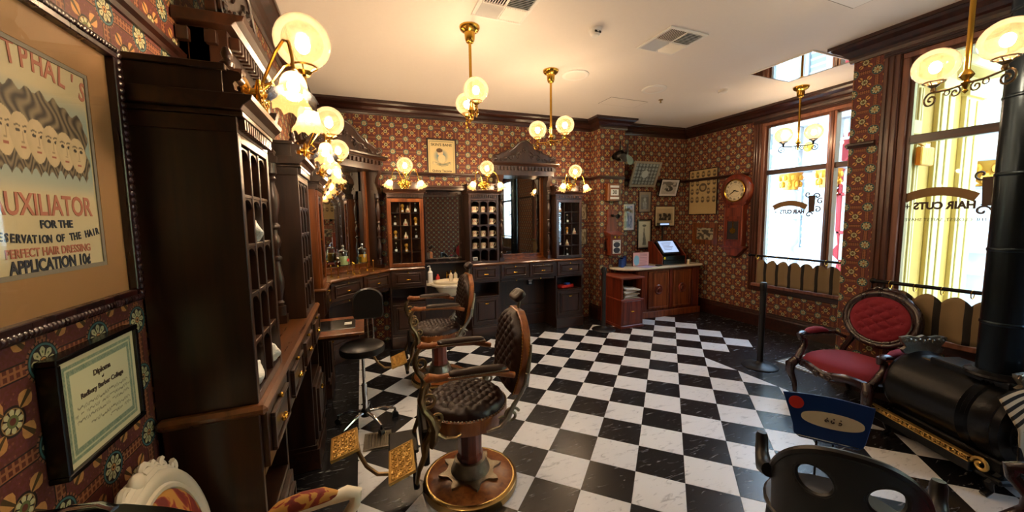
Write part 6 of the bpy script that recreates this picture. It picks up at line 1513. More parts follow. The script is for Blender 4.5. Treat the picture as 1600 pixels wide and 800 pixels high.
parlour_chair((-0.225, 1.185), PI / 2 + 0.08, 'cream painted armchair with floral upholstery, lower left by the cabinet end', M['ivory_paint'], M['floral'], 'parlour_armchair', None, True, False)
parlour_chair((2.25, 0.30), math.radians(-160), 'crimson and dark wood armchair cut by the lower right corner', M['mahog'], M['velvet'])

# ================================================================== BLACK PLASTIC CHAIR (lower right)
t = thing('plastic_armchair', 'black moulded plastic armchair with oval cut-outs in its back, lower right', 'chair', (1.83, 0.84, 0), math.atan2(0.52, 0.85) - PI / 2)
# local: chair faces +y, we see its back
HB, WB = 0.80, 0.29
def bshape(th):   # rim height over the angle round the back
    return 0.815 - 0.20 * (abs(th) / 1.15) ** 2.2
def shell(th, z):
    R = 0.255 + 0.03 * (z - 0.42); return (R * 0.98 * math.sin(th), -R * 0.82 * math.cos(th), z)
nth, nz = 56, 30
holes = [(-0.42, 0.672, 0.27, 0.062), (0.42, 0.672, 0.27, 0.062)]
g = G(); vs = []
for j in range(nz + 1):
    for i in range(nth + 1):
        th = -1.15 + 2.3 * i / nth; z = 0.42 + (bshape(th) - 0.42) * j / nz
        for (hx, hz, ra, rb) in holes:
            dx, dz = (th - hx) / ra, (z - hz) / rb; d = math.hypot(dx, dz)
            if d < 1.0 and d > 0.6: th = hx + dx / d * ra * 1.0; z = hz + dz / d * rb * 1.0
        vs.append(shell(th, z))
fs = []
for j in range(nz):
    for i in range(nth):
        th = -1.15 + 2.3 * (i + 0.5) / nth; z = 0.42 + (bshape(th) - 0.42) * (j + 0.5) / nz
        if any(math.hypot((th - h[0]) / h[2], (z - h[1]) / h[3]) < 0.88 for h in holes): continue
        a = j * (nth + 1) + i; fs.append((a, a + 1, a + nth + 2, a + nth + 1))
g.add(vs, fs); o = g.obj('back_shell', M['black_plastic'], t, True)
sm = o.modifiers.new('thickness', 'SOLIDIFY'); sm.thickness = 0.02; sm.offset = 0
G().tube([shell(-1.15 + 2.3 * k / 40, bshape(-1.15 + 2.3 * k / 40)) for k in range(41)], 0.017, 8).obj('top_rim', M['black_plastic'], t, True)
for (hx, hz, ra, rb) in holes: G().tube([shell(hx + ra * math.cos(a), hz + rb * math.sin(a)) for a in [i * PI / 14 for i in range(28)]], 0.011, 6, True).obj('hole_rim', M['black_plastic'], t, True)
G().prism([(0.27 * math.cos(a) * 1.0, 0.02 + 0.26 * math.sin(a)) for a in [2 * PI * k / 30 for k in range(30)]], 0.40, 0.43, 'xy').obj('seat', M['black_plastic'], t, bev=0.01)
for s in (-1, 1):
    G().tube([(s * 0.250, -0.09, 0.585), (s * 0.270, -0.04, 0.565), (s * 0.280, 0.02, 0.58), (s * 0.283, 0.05, 0.61), (s * 0.285, 0.06, 0.655), (s * 0.285, 0.062, 0.675)], [0.03, 0.032, 0.028, 0.026, 0.026, 0.02], 12).obj('arm_horn', M['black_plastic'], t, True)
    G().tube([(s * 0.283, 0.05, 0.60), (s * 0.285, 0.14, 0.56), (s * 0.285, 0.22, 0.50), (s * 0.26, 0.22, 0.41)], [0.028, 0.028, 0.028, 0.026], 10).obj('arm', M['black_plastic'], t, True)
    for (y, q) in ((0.19, 0.04), (-0.15, -0.05)): G().tube([(s * 0.22, y, 0.41), (s * 0.25, y + q, 0.0)], [0.024, 0.018], 8).obj('leg', M['black_plastic'], t, True)

# ================================================================== SIGN ON A STAND
KS = 1.2
sa = Vector((1.842, 1.095, 0)); sb = Vector((2.035, 0.828, 0))
t = thing('sign_stand', 'blue notice board with cream oval and red round badge on a thin stand', 'sign', ((sa.x + sb.x) / 2 * KS, (sa.y + sb.y) / 2 * KS, 0), math.atan2(sb.y - sa.y, sb.x - sa.x))
w = (sb - sa).length
top = [(-w / 2 + w * k / 12, 0.86 + 0.012 * math.sin(PI * k / 12)) for k in range(13)]
bd = top + [(w / 2 - 0.008, 0.80), (w / 2 - 0.026, 0.70), (w / 2 - 0.035, 0.672), (w / 2 - 0.055, 0.66), (-w / 2 + 0.07, 0.66), (-w / 2 + 0.048, 0.675), (-w / 2 + 0.042, 0.72), (-w / 2 + 0.022, 0.79)]
mt = T(0, 0, 1.709 * (1 - KS)) @ Matrix.Scale(KS, 4) @ T(0, 0, 0.66) @ Rx(-0.10) @ T(0, 0, -0.66)
b = G().prism(bd, -0.004, 0.004).xf(mt).obj('board', M['navy'], t, bev=0.002)
G().prism([(0.02 + 0.112 * math.cos(a), 0.765 + 0.036 * math.copysign(abs(math.sin(a)) ** 0.8, math.sin(a))) for a in [2 * PI * k / 36 for k in range(36)]], -0.0055, -0.004).xf(mt).obj('oval_panel', M['paper'], b)
G().prism([(-0.112 + 0.029 * math.cos(a), 0.822 + 0.029 * math.sin(a)) for a in [2 * PI * k / 28 for k in range(28)]], -0.007, -0.004).xf(mt).obj('round_badge', M['rust_red'], b)
g = G()
for k in range(3):
    g.tube([(p[0], -0.0065, p[1]) for p in spiral(0.0 + 0.024 * k, 0.762, 0.008, 0.002, k * 2.0, 0.9, 8)], 0.0025, 5); g.ball((0.003 + 0.024 * k, -0.0065, 0.776), 0.003, 6)
g.xf(mt).obj('painted_mark', M['ink_brown'], b)
G().box(-w / 2 + 0.06, w / 2 - 0.05, -0.0065, -0.0045, 0.668, 0.672).xf(mt).obj('board_lip', M['chrome'], b)
for x in (-0.035, 0.035): G().cyl((x, 0.012, 0.02), (x, 0.012, 0.50), 0.006, 8).obj('pole', M['black_iron'], t, True)
G().prism([(-0.12, -0.1), (0.12, -0.1), (0.12, 0.1), (-0.12, 0.1)], 0.003, 0.022, 'xy').obj('base', M['black_iron'], t, bev=0.004)

# ================================================================== STOVE
sp0 = Vector((3.60, 0.72, 0)); sp1 = Vector((3.92, 1.42, 0)); sd = (sp1 - sp0); SL = sd.length
t = thing('parlour_stove', 'black cast iron barrel stove with nickel ornament, lower right by the window', 'stove', (sp0.x, sp0.y, 0), math.atan2(sd.y, sd.x))
# local x runs along the barrel, +y towards the room
RS, ZS2 = 0.245, 0.42
g = G(); prf = [(0.0, -0.01), (0.12, -0.02), (0.20, 0.0), (RS, 0.02), (RS + 0.012, 0.05), (RS, 0.07), (RS, 0.17), (RS + 0.012, 0.18), (RS, 0.19), (RS + 0.012, 0.205), (RS, 0.215), (RS + 0.012, 0.23), (RS, 0.24), (RS, SL - 0.10), (RS + 0.012, SL - 0.08), (RS, SL - 0.05), (0.20, SL - 0.01), (0, SL)]
g.lathe(prf, (0, 0, ZS2), 48, Ry(PI / 2)); g.obj('barrel', M['stove'], t, True)
g = G().lathe([(0.0, -0.045), (0.05, -0.045), (0.06, -0.035), (0.10, -0.03), (0.13, -0.04), (0.15, -0.03), (0.17, -0.015), (0.19, -0.01), (0.20, 0.0)], (0, 0, ZS2), 40, Ry(PI / 2))
for k in range(16): a = 2 * PI * k / 16; g.ball((-0.035, 0.115 * math.cos(a), ZS2 + 0.115 * math.sin(a)), 0.014, 8, 0.6, 1, 1)
for k in range(24): a = 2 * PI * k / 24; g.ball((-0.012, 0.185 * math.cos(a), ZS2 + 0.185 * math.sin(a)), 0.010, 8, 0.6, 1, 1)
g.obj('fire_door', M['stove'], t, True)
G().box(0.10, SL - 0.22, -0.10, 0.10, ZS2 + RS - 0.03, ZS2 + RS + 0.02).lathe([(0.15, ZS2 + RS + 0.01), (0.15, ZS2 + RS + 0.03), (0.11, ZS2 + RS + 0.05)], (0.24, 0, 0), 28).obj('top_plate', M['stove'], t, bev=0.008)
pan = G().box(0.24, SL - 0.15, 0.055, 0.075, -0.03, 0.03).xf(T(0, 0.06, ZS2 + 0.21) @ Rx(-0.6) @ T(0, -0.06, 0)).obj('lettered_panel', M['bronze'], t, bev=0.004)
for (x0, s_) in ((SL - 0.07, 1.0), (0.05, 0.9)):
    g = G()
    pr = [(-0.13, 0.0), (0.13, 0.0), (0.15, 0.03), (0.12, 0.05), (0.16, 0.10), (0.165, 0.125), (0.10, 0.135), (0.04, 0.125), (0.0, 0.14), (-0.04, 0.125), (-0.10, 0.135), (-0.165, 0.125), (-0.16, 0.10), (-0.12, 0.05), (-0.15, 0.03)]
    g.prism([(p[0] * s_, ZS2 + RS - 0.01 + p[1] * s_) for p in pr], x0 - 0.012, x0 + 0.012, 'yz')
    for k in range(-4, 5): g.ball((x0 - 0.014, k * 0.033 * s_, ZS2 + RS + 0.085 * s_ + 0.008 * (k % 2)), 0.014 * s_, 8, 0.6, 1, 1)
    for s in (-1, 1): g.tube([(x0 - 0.014, s * p[0], p[1]) for p in spiral(0.125 * s_, ZS2 + RS + 0.09 * s_, 0.028, 0.005, 0, 1.3, 14)], 0.006, 6)
    g.obj('crest_ornament', M['nickel'], t, True)
g = G()
g.lathe([(RS * 0.9, 0), (RS * 0.9, 0.03), (RS * 0.8, 0.05), (RS * 0.8, 0.0)], (0, 0, 0), 4)
G().box(0.04, SL - 0.06, -0.17, 0.17, 0.13, 0.22).box(0.0, SL, -0.22, 0.22, 0.10, 0.135).obj('stove_base', M['stove'], t, bev=0.01)
g = G(); 
for k in range(20): g.tube([(p[0], 0.248, p[1]) for p in spiral(0.16 + k * 0.031, 0.185, 0.014, 0.003, k * 1.3, 1.2, 8)], 0.0035, 4)
g.box(0.14, SL + 0.03, 0.22, 0.25, 0.165, 0.172).box(0.14, SL + 0.03, 0.22, 0.25, 0.198, 0.205).obj('fender_rail', M['gilt'], t, True)
G().box(0.14, SL + 0.03, 0.215, 0.242, 0.10, 0.165).box(SL - 0.03, SL, 0.2, 0.22, 0.12, 0.15).obj('fender_skirt', M['stove'], t, bev=0.004)
G().tube([(0.14 + p[0], 0.235, p[1]) for p in spiral(-0.05, 0.18, 0.045, 0.012, 0, 1.3, 18)], 0.010, 8).obj('fender_scroll', M['gilt'], t, True)
for x in (0.06, SL - 0.08):
    for s in (-1, 1): G().tube([(x, s * 0.16, 0.13), (x, s * 0.22, 0.09), (x, s * 0.20, 0.04), (x, s * 0.24, 0.012)], [0.03, 0.026, 0.018, 0.02], 8).obj('leg', M['stove'], t, True)
px_ = sp0 + sd.normalized() * 0.24
t = thing('stove_pipe', 'tall black stove pipe rising to the ceiling in front of the near window', 'stove pipe', (px_.x, px_.y, 0), 0)
G().lathe([(0.098, ZS2 + RS + 0.05), (0.098, CE)], (0, 0, 0), 36).obj('pipe', M['pipe'], t, True)
for z in (1.02, 1.48, 1.94, 2.40, 2.66, 2.90): G().lathe([(0.098, z - 0.012), (0.102, z - 0.006), (0.102, z + 0.006), (0.098, z + 0.012)], (0, 0, 0), 36).obj('joint_bead', M['pipe'], t, True)
G().lathe([(0.098, CE - 0.03), (0.14, CE - 0.02), (0.15, CE)], (0, 0, 0), 36).obj('ceiling_collar', M['pipe'], t, True)
t = thing('striped_cloth', 'black and cream striped cloth hanging over the stove door, right edge', 'cloth', (sp0.x - 0.04, sp0.y - 0.02, 0), math.atan2(sd.y, sd.x))
def cl(u, v):
    y = -0.23 + 0.46 * u; base_ = math.sqrt(max(0.0, 0.26 ** 2 - y * y * 0.6)); return (0.06 - 0.10 * min(1, v * 2.2) - 0.03 * math.sin(u * 11) * v, y * (1 - 0.25 * v), ZS2 + base_ + 0.03 - v * 0.30 + (0.05 * math.sin(u * 5) * v))
o = G().grid(30, 16, cl).obj('cloth_fold', M['barber_stripe'], t, True); sm = o.modifiers.new('thickness', 'SOLIDIFY'); sm.thickness = 0.004

# ================================================================== ROUND TABLE, lower left
t = thing('pedestal_table', 'tall glossy black rounded table cut by the lower left corner', 'table', (-0.335, 0.66, 0), 0)
G().prism([(-0.30, 0.345), (-0.22, 0.33), (-0.135, 0.30), (-0.05, 0.255), (0.035, 0.197), (0.10, 0.13), (0.13, 0.04), (0.13, -0.08), (0.09, -0.17), (0.0, -0.24), (-0.12, -0.27), (-0.30, -0.28)], 1.105, 1.140, 'xy').obj('table_top', M['black_paint'], t, bev=0.008)
G().lathe([(0.03, 0.03), (0.035, 0.3), (0.028, 0.9), (0.05, 1.105)], (0, 0, 0), 18).obj('pedestal', M['black_iron'], t, True)
G().lathe([(0.20, 0), (0.20, 0.012), (0.05, 0.03), (0, 0.035)], (0, 0, 0), 28).obj('foot', M['black_iron'], t, True)
G().tube([(-0.26, 0.29, 1.140), (-0.23, 0.31, 1.147), (-0.18, 0.30, 1.147), (-0.15, 0.285, 1.140)], 0.008, 8, False, 0.5).obj('metal_handle', M['chrome'], t, True)

# ================================================================== SMALL THINGS ON SHELVES
def in_local(loc, rz, x, y, z):
    c, s = math.cos(rz), math.sin(rz); return Vector((loc[0] + c * x - s * y, loc[1] + s * x + c * y, z))
def mug_fn(u, v): return (0.7, 0.6, 0.45)
def make_mug():
    t = thing('shaving_mug', '', 'mug', (0, 0, 0), 0, 'china shaving mugs in the pigeonholes')
    G().lathe([(0.036, 0), (0.040, 0.004), (0.036, 0.014), (0.036, 0.078), (0.040, 0.088), (0.036, 0.088), (0.033, 0.03), (0, 0.02)], (0, 0, 0), 20).obj('cup', M['china'], t, True)
    G().tube([(0.036, 0, 0.072), (0.052, 0, 0.075), (0.06, 0, 0.05), (0.05, 0, 0.025), (0.036, 0, 0.022)], 0.005, 6).obj('handle', M['china'], t, True)
    G().lathe([(0.0405, 0.084), (0.0408, 0.088), (0.040, 0.089)], (0, 0, 0), 20).obj('gilt_band', M['brass'], t, True)
    g = G()
    for k in range(7): a = -PI / 2 + 0.25 * (k - 3); g.ball((0.0362 * math.cos(a), 0.0362 * math.sin(a), 0.048 + 0.012 * math.sin(k * 2.0)), 0.006, 6, 1, 1, 1.2, n=4)
    g.obj('painted_flower', M['ink_red'], t, True)
    return t
mug = None
rown = ['lowest', 'second', 'third', 'fourth', 'top']; coln = ['left', 'middle', 'right']
ml = bl(-4.24, 0.40)
for (x, z, r, c) in mcells:
    if (r, c) in ((3, 1), (0, 1), (0, 2)): continue
    p = in_local(ml, RB, x, 0.075, z); lb = 'cream shaving mug in the %s pigeonhole of the %s row' % (coln[c], rown[r])
    if (r, c) == (0, 0):
        t = thing('soap_box', 'small white box in the lowest left pigeonhole of the mug shelves', 'box', p, RB); G().box(-0.035, 0.035, -0.02, 0.02, 0, 0.05).obj('box_body', M['white_paper'], t, bev=0.003); G().box(-0.02, 0.02, -0.0215, -0.02, 0.015, 0.035).obj('label_patch', M['ink'], t); continue
    if mug is None: mug = make_mug(); mug.location = p; mug.rotation_euler = (0, 0, RB); mug['label'] = lb
    else: dup(mug, p, RB + (0.5 if c == 1 else -0.1 * r), lb)
def bottle_proto(kind):
    t = thing('glass_bottle', '', 'bottle', (0, 0, 0), 0, 'old bottles in the display cabinets')
    if kind == 0:
        G().lathe([(0.022, 0), (0.024, 0.004), (0.024, 0.055), (0.018, 0.07), (0.008, 0.08), (0.007, 0.105), (0.010, 0.108), (0.010, 0.113), (0, 0.113)], (0, 0, 0), 14).obj('body', M['bottle_glass'], t, True)
        G().ball((0, 0, 0.122), 0.011, 10).obj('stopper', M['china'], t, True); G().box(-0.015, 0.015, -0.0252, -0.023, 0.012, 0.045).obj('paper_label', M['white_paper'], t)
    elif kind == 1:
        G().lathe([(0.030, 0), (0.032, 0.004), (0.026, 0.04), (0.012, 0.062), (0.008, 0.085), (0.012, 0.09), (0, 0.092)], (0, 0, 0), 14).obj('body', M['china'], t, True); G().box(-0.014, 0.014, -0.031, -0.026, 0.008, 0.03).obj('paper_label', M['ink_red'], t)
    else:
        G().lathe([(0.018, 0), (0.020, 0.003), (0.020, 0.04), (0.014, 0.05), (0.012, 0.065), (0.022, 0.075), (0.026, 0.09), (0.018, 0.11), (0, 0.115)], (0, 0, 0), 14).obj('body', M['tonic'], t, True); G().box(-0.012, 0.012, -0.0212, -0.019, 0.01, 0.032).obj('paper_label', M['white_paper'], t)
    return t
protos = [None] * 3
def fill(cells, loc, rz, depth, spec, where):
    for (r, c, kind, dx, nm) in spec:
        x, z = [(a[0], a[1]) for a in cells if a[2] == r and a[3] == c][0]
        p = in_local(loc, rz, x + dx, depth, z); lb = '%s in the %s compartment, %s shelf, %s' % (nm, coln[c], rown[r], where)
        if protos[kind] is None: protos[kind] = bottle_proto(kind); q = protos[kind]; q.location = p; q.rotation_euler = (0, 0, rz); q['label'] = lb
        else: dup(protos[kind], p, rz, lb)
w1 = 'amber cabinet left of the sink'
fill(cells1, bl(-5.33, 0.40), RB, 0.075, [(4, 1, 2, -0.035, 'round-topped bottle'), (4, 1, 1, 0.035, 'squat white bottle'), (4, 2, 0, 0.0, 'clear bottle'), (3, 0, 0, 0.0, 'clear bottle'), (3, 1, 1, 0.0, 'squat white bottle'), (3, 2, 2, 0.0, 'round-topped bottle'), (2, 1, 1, 0.0, 'squat white bottle'), (2, 2, 0, 0.0, 'clear bottle'), (1, 0, 0, 0.0, 'clear bottle'), (1, 1, 2, 0.0, 'round-topped bottle'), (2, 0, 2, 0.0, 'round-topped bottle')], w1)
fill(cells2, bl(-2.885, 0.40), RB, 0.075, [(4, 0, 1, 0, 'squat white bottle'), (3, 1, 0, 0, 'clear bottle'), (3, 0, 0, 0, 'clear bottle'), (2, 1, 2, 0, 'round-topped bottle'), (1, 0, 0, 0, 'clear bottle'), (1, 1, 1, 0, 'squat white bottle'), (0, 1, 0, 0, 'clear bottle'), (2, 2, 1, 0, 'squat white bottle')], 'dark cabinet at the back bar end')
fill(cells3, ll(3.83), RL, 0.075, [(1, 1, 0, 0, 'clear bottle'), (2, 1, 2, 0, 'round-topped bottle'), (3, 1, 1, 0, 'squat white bottle')], 'left wall amber cabinet')
# towels in the first pigeonhole cabinet
def towel(p, rz, label, h=0.085):
    def f(u, v):
        a = 2 * PI * u; b = PI * v; r = 0.036 * (1 + 0.16 * math.sin(3 * a + 2 * b) + 0.1 * math.sin(5 * b)); return (r * math.sin(b) ** 0.6 * math.cos(a), 1.6 * r * math.sin(b) ** 0.6 * math.sin(a), h * (0.5 - 0.5 * math.cos(b)) + 0.006 * math.sin(4 * a) * math.sin(b))
    o = G().grid(28, 16, f).obj('folded_towel', M['towel'], None, True); o.location = p; o.rotation_euler = (0, 0, rz); tag(o, label, 'towel', 'white folded towels'); return o
lA = ll(1.475)
cm = {(a[2], a[3]): a for a in cA}
for (r, c, lb) in ((3, 1, 'white folded towel in the upper pigeonhole of the nearest cabinet'), (0, 0, 'white folded towel at the bottom left of the nearest pigeonhole cabinet'), (0, 2, 'white folded towel at the bottom right of the nearest pigeonhole cabinet')):
    a = cm[(r, c)]; towel(in_local(lA, RL, a[0], 0.035, a[1]), 0.3 * c, lb)
# bottles by the sink
sl = bl(-4.86, FT)
t = thing('pump_bottle', 'tall white pump bottle on the left of the marble basin', 'bottle', in_local(sl, RB, 0.07, 0.13, 0.833), RB)
G().lathe([(0.034, 0), (0.036, 0.01), (0.036, 0.15), (0.014, 0.175), (0.012, 0.19)], (0, 0, 0), 18).obj('body', M['white_pl'], t, True); G().lathe([(0.014, 0.185), (0.014, 0.205), (0.005, 0.21), (0.005, 0.235)], (0, 0, 0), 12).tube([(0, 0, 0.235), (-0.02, -0.01, 0.238), (-0.035, -0.018, 0.23)], 0.006, 6).obj('pump', M['white_pl'], t, True)
t = thing('red_bottle', 'small red glossy bottle behind the marble basin', 'bottle', in_local(sl, RB, 0.19, 0.22, 0.833), RB); G().lathe([(0.026, 0), (0.03, 0.02), (0.028, 0.06), (0.012, 0.08), (0.012, 0.10), (0, 0.102)], (0, 0, 0), 16).obj('body', M['rust_red'], t, True)
t1 = thing('lotion_bottle', 'left of two cream lotion bottles behind the basin', 'bottle', in_local(sl, RB, 0.37, 0.18, 0.833), RB, 'cream lotion bottles'); G().lathe([(0.026, 0), (0.028, 0.01), (0.028, 0.09), (0.012, 0.105), (0.012, 0.12)], (0, 0, 0), 16).obj('body', M['china'], t1, True); G().lathe([(0.013, 0.12), (0.013, 0.15), (0, 0.152)], (0, 0, 0), 12).obj('cap', M['brass'], t1, True)
dup(t1, in_local(sl, RB, 0.44, 0.20, 0.833), RB, 'right of two cream lotion bottles behind the basin')
# something red on the open shelf of the right-hand base cabinet
t = thing('red_case', 'small red case with blue trim on the open shelf below the right display cabinet', 'case', in_local(bl(-2.905), RB, 0.24, 0.13, 0.606), RB + 0.3); G().box(-0.13, 0.13, -0.06, 0.06, 0, 0.05).obj('body', M['rust_red'], t, bev=0.01); G().box(-0.05, 0.05, -0.065, 0.0, 0.05, 0.08).obj('trim', M['blue_plastic'], t, bev=0.01)

# glass tray stand with sanitising jars below the corner mirror
def tray_stand(p, rz, label):
    t = thing('glass_tray', label, 'tray', p, rz, 'glass trays on brass posts'); G().box(-0.14, 0.14, -0.07, 0.07, 0.115, 0.121).obj('glass_plate', M['bottle_glass'], t)
    for x in (-0.12, 0.12):
        for y in (-0.05, 0.05): G().lathe([(0.014, 0), (0.014, 0.006), (0.005, 0.015), (0.005, 0.115), (0.009, 0.12), (0.009, 0.13), (0.004, 0.14), (0, 0.145)], (x, y, 0), 10).obj('post', M['brass'], t, True)
    return t
def jar(p, rz, label, ml_, red=False):
    t = thing('sanitizer_jar', label, 'jar', p, rz, 'tall glass comb jars'); G().lathe([(0.05, 0), (0.052, 0.01), (0.052, 0.15), (0.047, 0.16)], (0, 0, 0), 22).obj('glass_body', M['bottle_glass'], t, True)
    G().lathe([(0.047, 0.006), (0.048, 0.10), (0, 0.10)], (0, 0, 0), 22).obj('liquid', ml_, t, True); G().lathe([(0.053, 0.158), (0.053, 0.17), (0.03, 0.18), (0.01, 0.19), (0.008, 0.205), (0.014, 0.215), (0.010, 0.232), (0, 0.236)], (0, 0, 0), 18).obj('lid', M['chrome'], t, True)
    if red: G().lathe([(0.0, 0), (0.018, 0.0), (0.018, 0.003), (0, 0.003)], (0.01, -0.052, 0.06), 18, Rx(PI / 2)).obj('red_sticker', M['rust_red'], t)
    return t
def dl(x, y, z): return in_local(dA, RD, x, y, z)
tray_stand(dl(0.30, 0.10, ZC), RD, 'left glass tray on brass posts under the corner mirror'); tray_stand(dl(0.62, 0.10, ZC), RD, 'right glass tray on brass posts under the corner mirror')
jar(dl(0.32, 0.10, ZC + 0.1215), RD, 'comb jar with red sticker on the left glass tray', M['greentonic'], True); jar(dl(0.62, 0.10, ZC + 0.1215), RD, 'comb jar of amber liquid on the right glass tray', M['tonic'])
t = thing('tonic_bottle', 'small amber bottle with stopper on the left glass tray', 'bottle', dl(0.225, 0.09, ZC + 0.1215), RD); G().lathe([(0.026, 0), (0.028, 0.05), (0.012, 0.07), (0.012, 0.085)], (0, 0, 0), 16).obj('body', M['amber_glass'], t, True); G().ball((0, 0, 0.094), 0.012, 8).obj('stopper', M['china'], t, True)
t = thing('drinking_glass', 'short clear tumbler on the right glass tray', 'glass', dl(0.535, 0.08, ZC + 0.1215), RD); G().lathe([(0.026, 0.0), (0.03, 0.075), (0.028, 0.075), (0.024, 0.005)], (0, 0, 0), 16).obj('tumbler', M['bottle_glass'], t, True)

# ================================================================== OUTSIDE
g = G().box(XN + 0.13, 60, -40, YJ - 0.15, -0.35, -0.2).box(XR + 0.15, 60, YJ - 0.15, 45, -0.35, -0.2); struct(g.obj('trim_street_ground', M['paving'])).name = 'ground'
g = G().box(XL - 0.2, XN + 0.12, YB - 0.2, YJ - 0.1, CE + 0.1, 8.0).box(XL - 0.2, XR + 0.12, YJ - 0.1, 5.7, CE + 0.1, 8.0); struct(g.obj('sky_blocking_storey', M['cream_paint']))  # unseen storey over the shop, added to block sky light from the house opposite
# cream porch front built on the outside of the bay return
t = thing('cream_porch', 'cream and ochre fluted porch front seen through the near window', 'porch', (XN + 0.12, YJ - 0.10, 0), 0)
G().box(0.0, 2.08, -0.03, 0.0, -0.2, 3.6).obj('back_wall', M['cream_dark'], t)
dr = G().box(0.06, 0.60, -0.06, -0.03, 0.0, 2.35).obj('red_door', M['red_paint'], t)
g = G()
for x in (0.02, 0.30, 0.58): g.box(x, x + 0.045, -0.075, -0.03, 0.0, 2.45)
for z in (0.85, 1.55, 2.10, 2.42): g.box(0.02, 0.62, -0.073, -0.03, z, z + 0.05)
g.obj('glazing_frame', M['cream_paint'], t, bev=0.004)
for x, pw_ in ((0.64, 0.10), (1.08, 0.32), (1.66, 0.40)):
    g = G().box(x, x + pw_, -0.07, -0.03, -0.2, 3.2)
    for k in range(2): g.box(x + pw_ * (0.12 + 0.46 * k), x + pw_ * (0.42 + 0.46 * k), -0.085, -0.07, 0.25, 2.95)
    g.box(x - 0.02, x + pw_ + 0.02, -0.10, -0.03, 2.98, 3.10).box(x - 0.01, x + pw_ + 0.01, -0.10, -0.03, -0.2, 0.2); g.obj('fluted_pilaster', M['cream_paint'], t, bev=0.004)
G().box(0.0, 2.12, -0.22, 0.0, 3.2, 3.6).box(0.0, 0.62, -0.12, -0.03, 2.48, 2.62).obj('entablature', M['cream_paint'], t, bev=0.01)
t = thing('corner_lantern', 'small gilt hanging sign bracket on the cream porch', 'bracket', (XN + 0.78, YJ - 0.24, 2.28), 0); G().box(-0.12, 0.12, -0.03, 0.02, -0.10, 0.08).obj('plate', M['gold_leaf'], t, bev=0.01); G().tube([(-0.25, 0, 0.16), (0.0, 0, 0.18), (0.3, 0.0, 0.2)], 0.012, 6).cyl((0, 0, 0.08), (0, 0.1, 0.18), 0.01, 6).obj('arm', M['gold_leaf'], t, True)
# white house opposite with gold-capital columns
def column(x, y, label, h=3.9, r=0.15, grp='white porch columns with gold capitals', hz=2.2):
    t = thing('porch_column', label, 'column', (x, y, -0.2), 0, grp)
    G().lathe([(r * 1.5, 0), (r * 1.5, 0.12), (r * 1.15, 0.2), (r * 1.3, 0.9), (r * 1.5, 1.0), (r * 0.8, 1.12), (r * 0.8, 1.2), (r * 1.3, 1.32), (r * 1.2, 1.5), (r, 1.6), (r * 0.9, hz + 0.2), (r * 1.1, hz + 0.24)], (0, 0, 0), 24).obj('shaft', M['white_paint'], t, True)
    g = G().lathe([(r * 0.95, hz + 0.25), (r * 1.05, hz + 0.4), (r * 1.4, hz + 0.58), (r * 1.5, hz + 0.6)], (0, 0, 0), 16)
    for k in range(8): a = k * PI / 4; g.ball((r * 1.25 * math.cos(a), r * 1.25 * math.sin(a), hz + 0.5), r * 0.3, 8, 1, 1, 1.5)
    for k in range(8): a = k * PI / 4 + 0.4; g.ball((r * 1.15 * math.cos(a), r * 1.15 * math.sin(a), hz + 0.36), r * 0.26, 8, 1, 1, 1.8)
    g.obj('gold_capital', M['gold_leaf'], t, True)
    G().box(-r * 1.8, r * 1.8, -r * 1.8, r * 1.8, hz + 0.6, hz + 0.72).box(-r * 0.9, r * 0.9, -r * 0.9, r * 0.9, hz + 0.72, h + 0.9).obj('abacus', M['white_paint'], t, bev=0.01)
column(8.6, 5.20, 'white porch column with gold capital, left one in the far window'); column(8.6, 4.50, 'white porch column with gold capital, right one in the far window')
column(8.6, 2.52, 'white porch column with gold capital beside the stove pipe', 3.9, 0.2, hz=2.05)
t = thing('white_house', 'white clapboard house across the street behind the columns', 'house', (10.4, 0, -0.2), 0)
G().box(0, 0.3, 0.5, 13, 0, 4.9).obj('wall', M['white_paint'], t)
g = G()
for k in range(30): g.add([(-0.004, 0.5, 0.16 * k), (-0.004, 13, 0.16 * k), (-0.03, 13, 0.16 * k), (-0.03, 0.5, 0.16 * k), (0.0, 0.5, 0.16 * k + 0.16), (0.0, 13, 0.16 * k + 0.16)], [(2, 3, 4, 5), (0, 3, 2, 1)])
stuff(g.obj('clapboard', M['white_paint'], t))
for y in (4.0, 6.9, 9.8): G().box(-0.09, 0, y - 0.1, y + 0.1, 0, 4.9).obj('corner_board', M['white_paint'], t, bev=0.01)
for y in (5.6, 8.2):
    f = G().box(-0.08, 0, y - 0.45, y + 0.45, 1.0, 1.08).box(-0.08, 0, y - 0.45, y + 0.45, 2.8, 2.9).box(-0.08, 0, y - 0.45, y - 0.37, 1.08, 2.8).box(-0.08, 0, y + 0.37, y + 0.45, 1.08, 2.8).box(-0.05, 0, y - 0.37, y + 0.37, 1.9, 1.95).obj('window', M['white_paint'], t, bev=0.01); G().box(-0.02, -0.01, y - 0.37, y + 0.37, 1.08, 2.8).obj('pane', plain('pale_house_glass', '#9fb4b8', 0.1), f)
G().box(-1.9, -1.6, 3.4, 10, 3.75, 4.1).obj('porch_beam', M['white_paint'], t, bev=0.02)
G().box(-2.1, 0, 1.2, 12, 4.1, 4.25).obj('shading_porch_roof', M['white_paint'], t, bev=0.02)  # deep roof slab added over the porch to shade the house wall
g = G()
for k in range(26): g.lathe([(0.02, 3.35), (0.035, 3.45), (0.02, 3.55), (0.04, 3.62), (0.02, 3.7)], (-1.8, 3.6 + 0.22 * k, 0), 8)
g.box(-1.83, -1.77, 3.4, 9.4, 3.33, 3.37).obj('spindle_frieze', M['white_paint'], t)
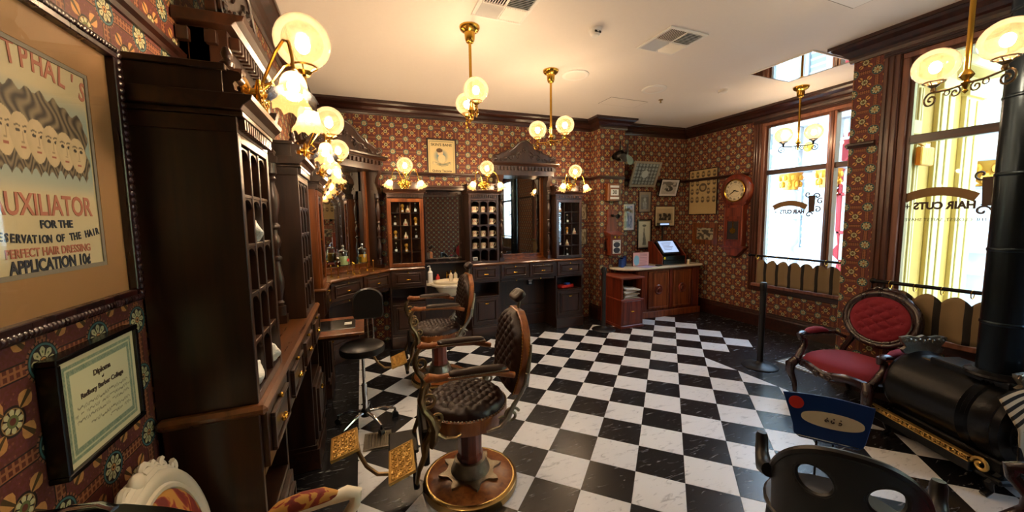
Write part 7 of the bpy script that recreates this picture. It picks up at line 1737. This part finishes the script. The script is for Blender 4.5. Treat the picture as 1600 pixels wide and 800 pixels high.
for k, y in enumerate((4.87, 5.75)):
    g = G()
    for s in (-1, 1):
        g.tube([(-1.8, y + s * (0.42 - 0.0) , 2.7), (-1.8, y + s * 0.36, 3.05), (-1.8, y + s * 0.20, 3.28), (-1.8, y, 3.36)], 0.035, 6); g.tube([(-1.8, y + s * p[0], p[1]) for p in spiral(0.24, 3.05, 0.11, 0.02, 0, 1.3, 16)], 0.018, 6)
    g.obj('arched_bracket', M['white_paint'], t, True); G().lathe([(0, 0), (0.10, 0.0), (0.07, 0.03), (0.03, 0.04), (0, 0.06)], (-1.84, y, 3.3), 18, Ry(-PI / 2)).obj('gold_rosette', M['gold_leaf'], t, True)
t = thing('red_doorway', 'red arched doorway across the street at the right of the far window', 'doorway', (9.4, 3.75, -0.2), 0)
G().box(0, 0.2, -1.2, 1.2, 0, 3.6).obj('front', M['red_paint'], t)
for y in (-0.62, 0.1, 0.75):
    f = G().box(-0.05, 0, y - 0.2, y - 0.14, 0.9, 3.0).box(-0.05, 0, y + 0.14, y + 0.2, 0.9, 3.0).box(-0.05, 0, y - 0.2, y + 0.2, 1.5, 1.56).box(-0.05, 0, y - 0.2, y + 0.2, 2.3, 2.36).obj('window_surround', M['red_paint'], t, bev=0.01)
    G().prism([(y - 0.14, 0.95), (y + 0.14, 0.95), (y + 0.14, 2.8), (y + 0.1, 2.95), (y, 3.02), (y - 0.1, 2.95), (y - 0.14, 2.8)], -0.02, -0.01, 'yz').obj('pane', plain('etched_white_glass', '#dfe6e6', 0.3, bump=0.5, bscale=30), f)
G().tube([(-0.05, 1.05 * math.cos(a), 2.3 + 1.15 * math.sin(a)) for a in [PI * k / 20 for k in range(21)]], 0.06, 8).obj('arch_moulding', M['red_paint'], t, True)
t = thing('street_lamp', 'green cast iron lamp post outside the rear window, seen in the back mirror', 'lamp post', (5.75, -5.5, -0.2), 0)
G().lathe([(0.2, 0), (0.2, 0.3), (0.1, 0.5), (0.07, 0.7), (0.06, 1.6), (0.10, 1.7), (0.06, 1.8), (0.05, 2.9), (0.12, 3.0), (0.05, 3.1), (0.05, 3.6)], (0, 0, 0), 16).obj('column', M['green_paint'], t, True); G().lathe([(0.10, 3.6), (0.2, 4.1), (0.05, 4.3), (0, 4.4)], (0, 0, 0), 12).obj('lantern', M['green_paint'], t, True)
t = thing('facade', 'pale building beyond the rear window, seen in the mirrors', 'house', (13.5, -6, -0.2), 0); G().box(0, 0.4, -10, 6, 0, 7).obj('wall', M['cream_paint'], t)
for y in (-7, -4, -1, 2): f = G().box(-0.06, 0, y - 0.5, y + 0.5, 1, 3).obj('window', M['white_paint'], t); G().box(-0.08, -0.06, y - 0.42, y + 0.42, 1.1, 2.9).obj('pane', M['blue_plastic'], f)
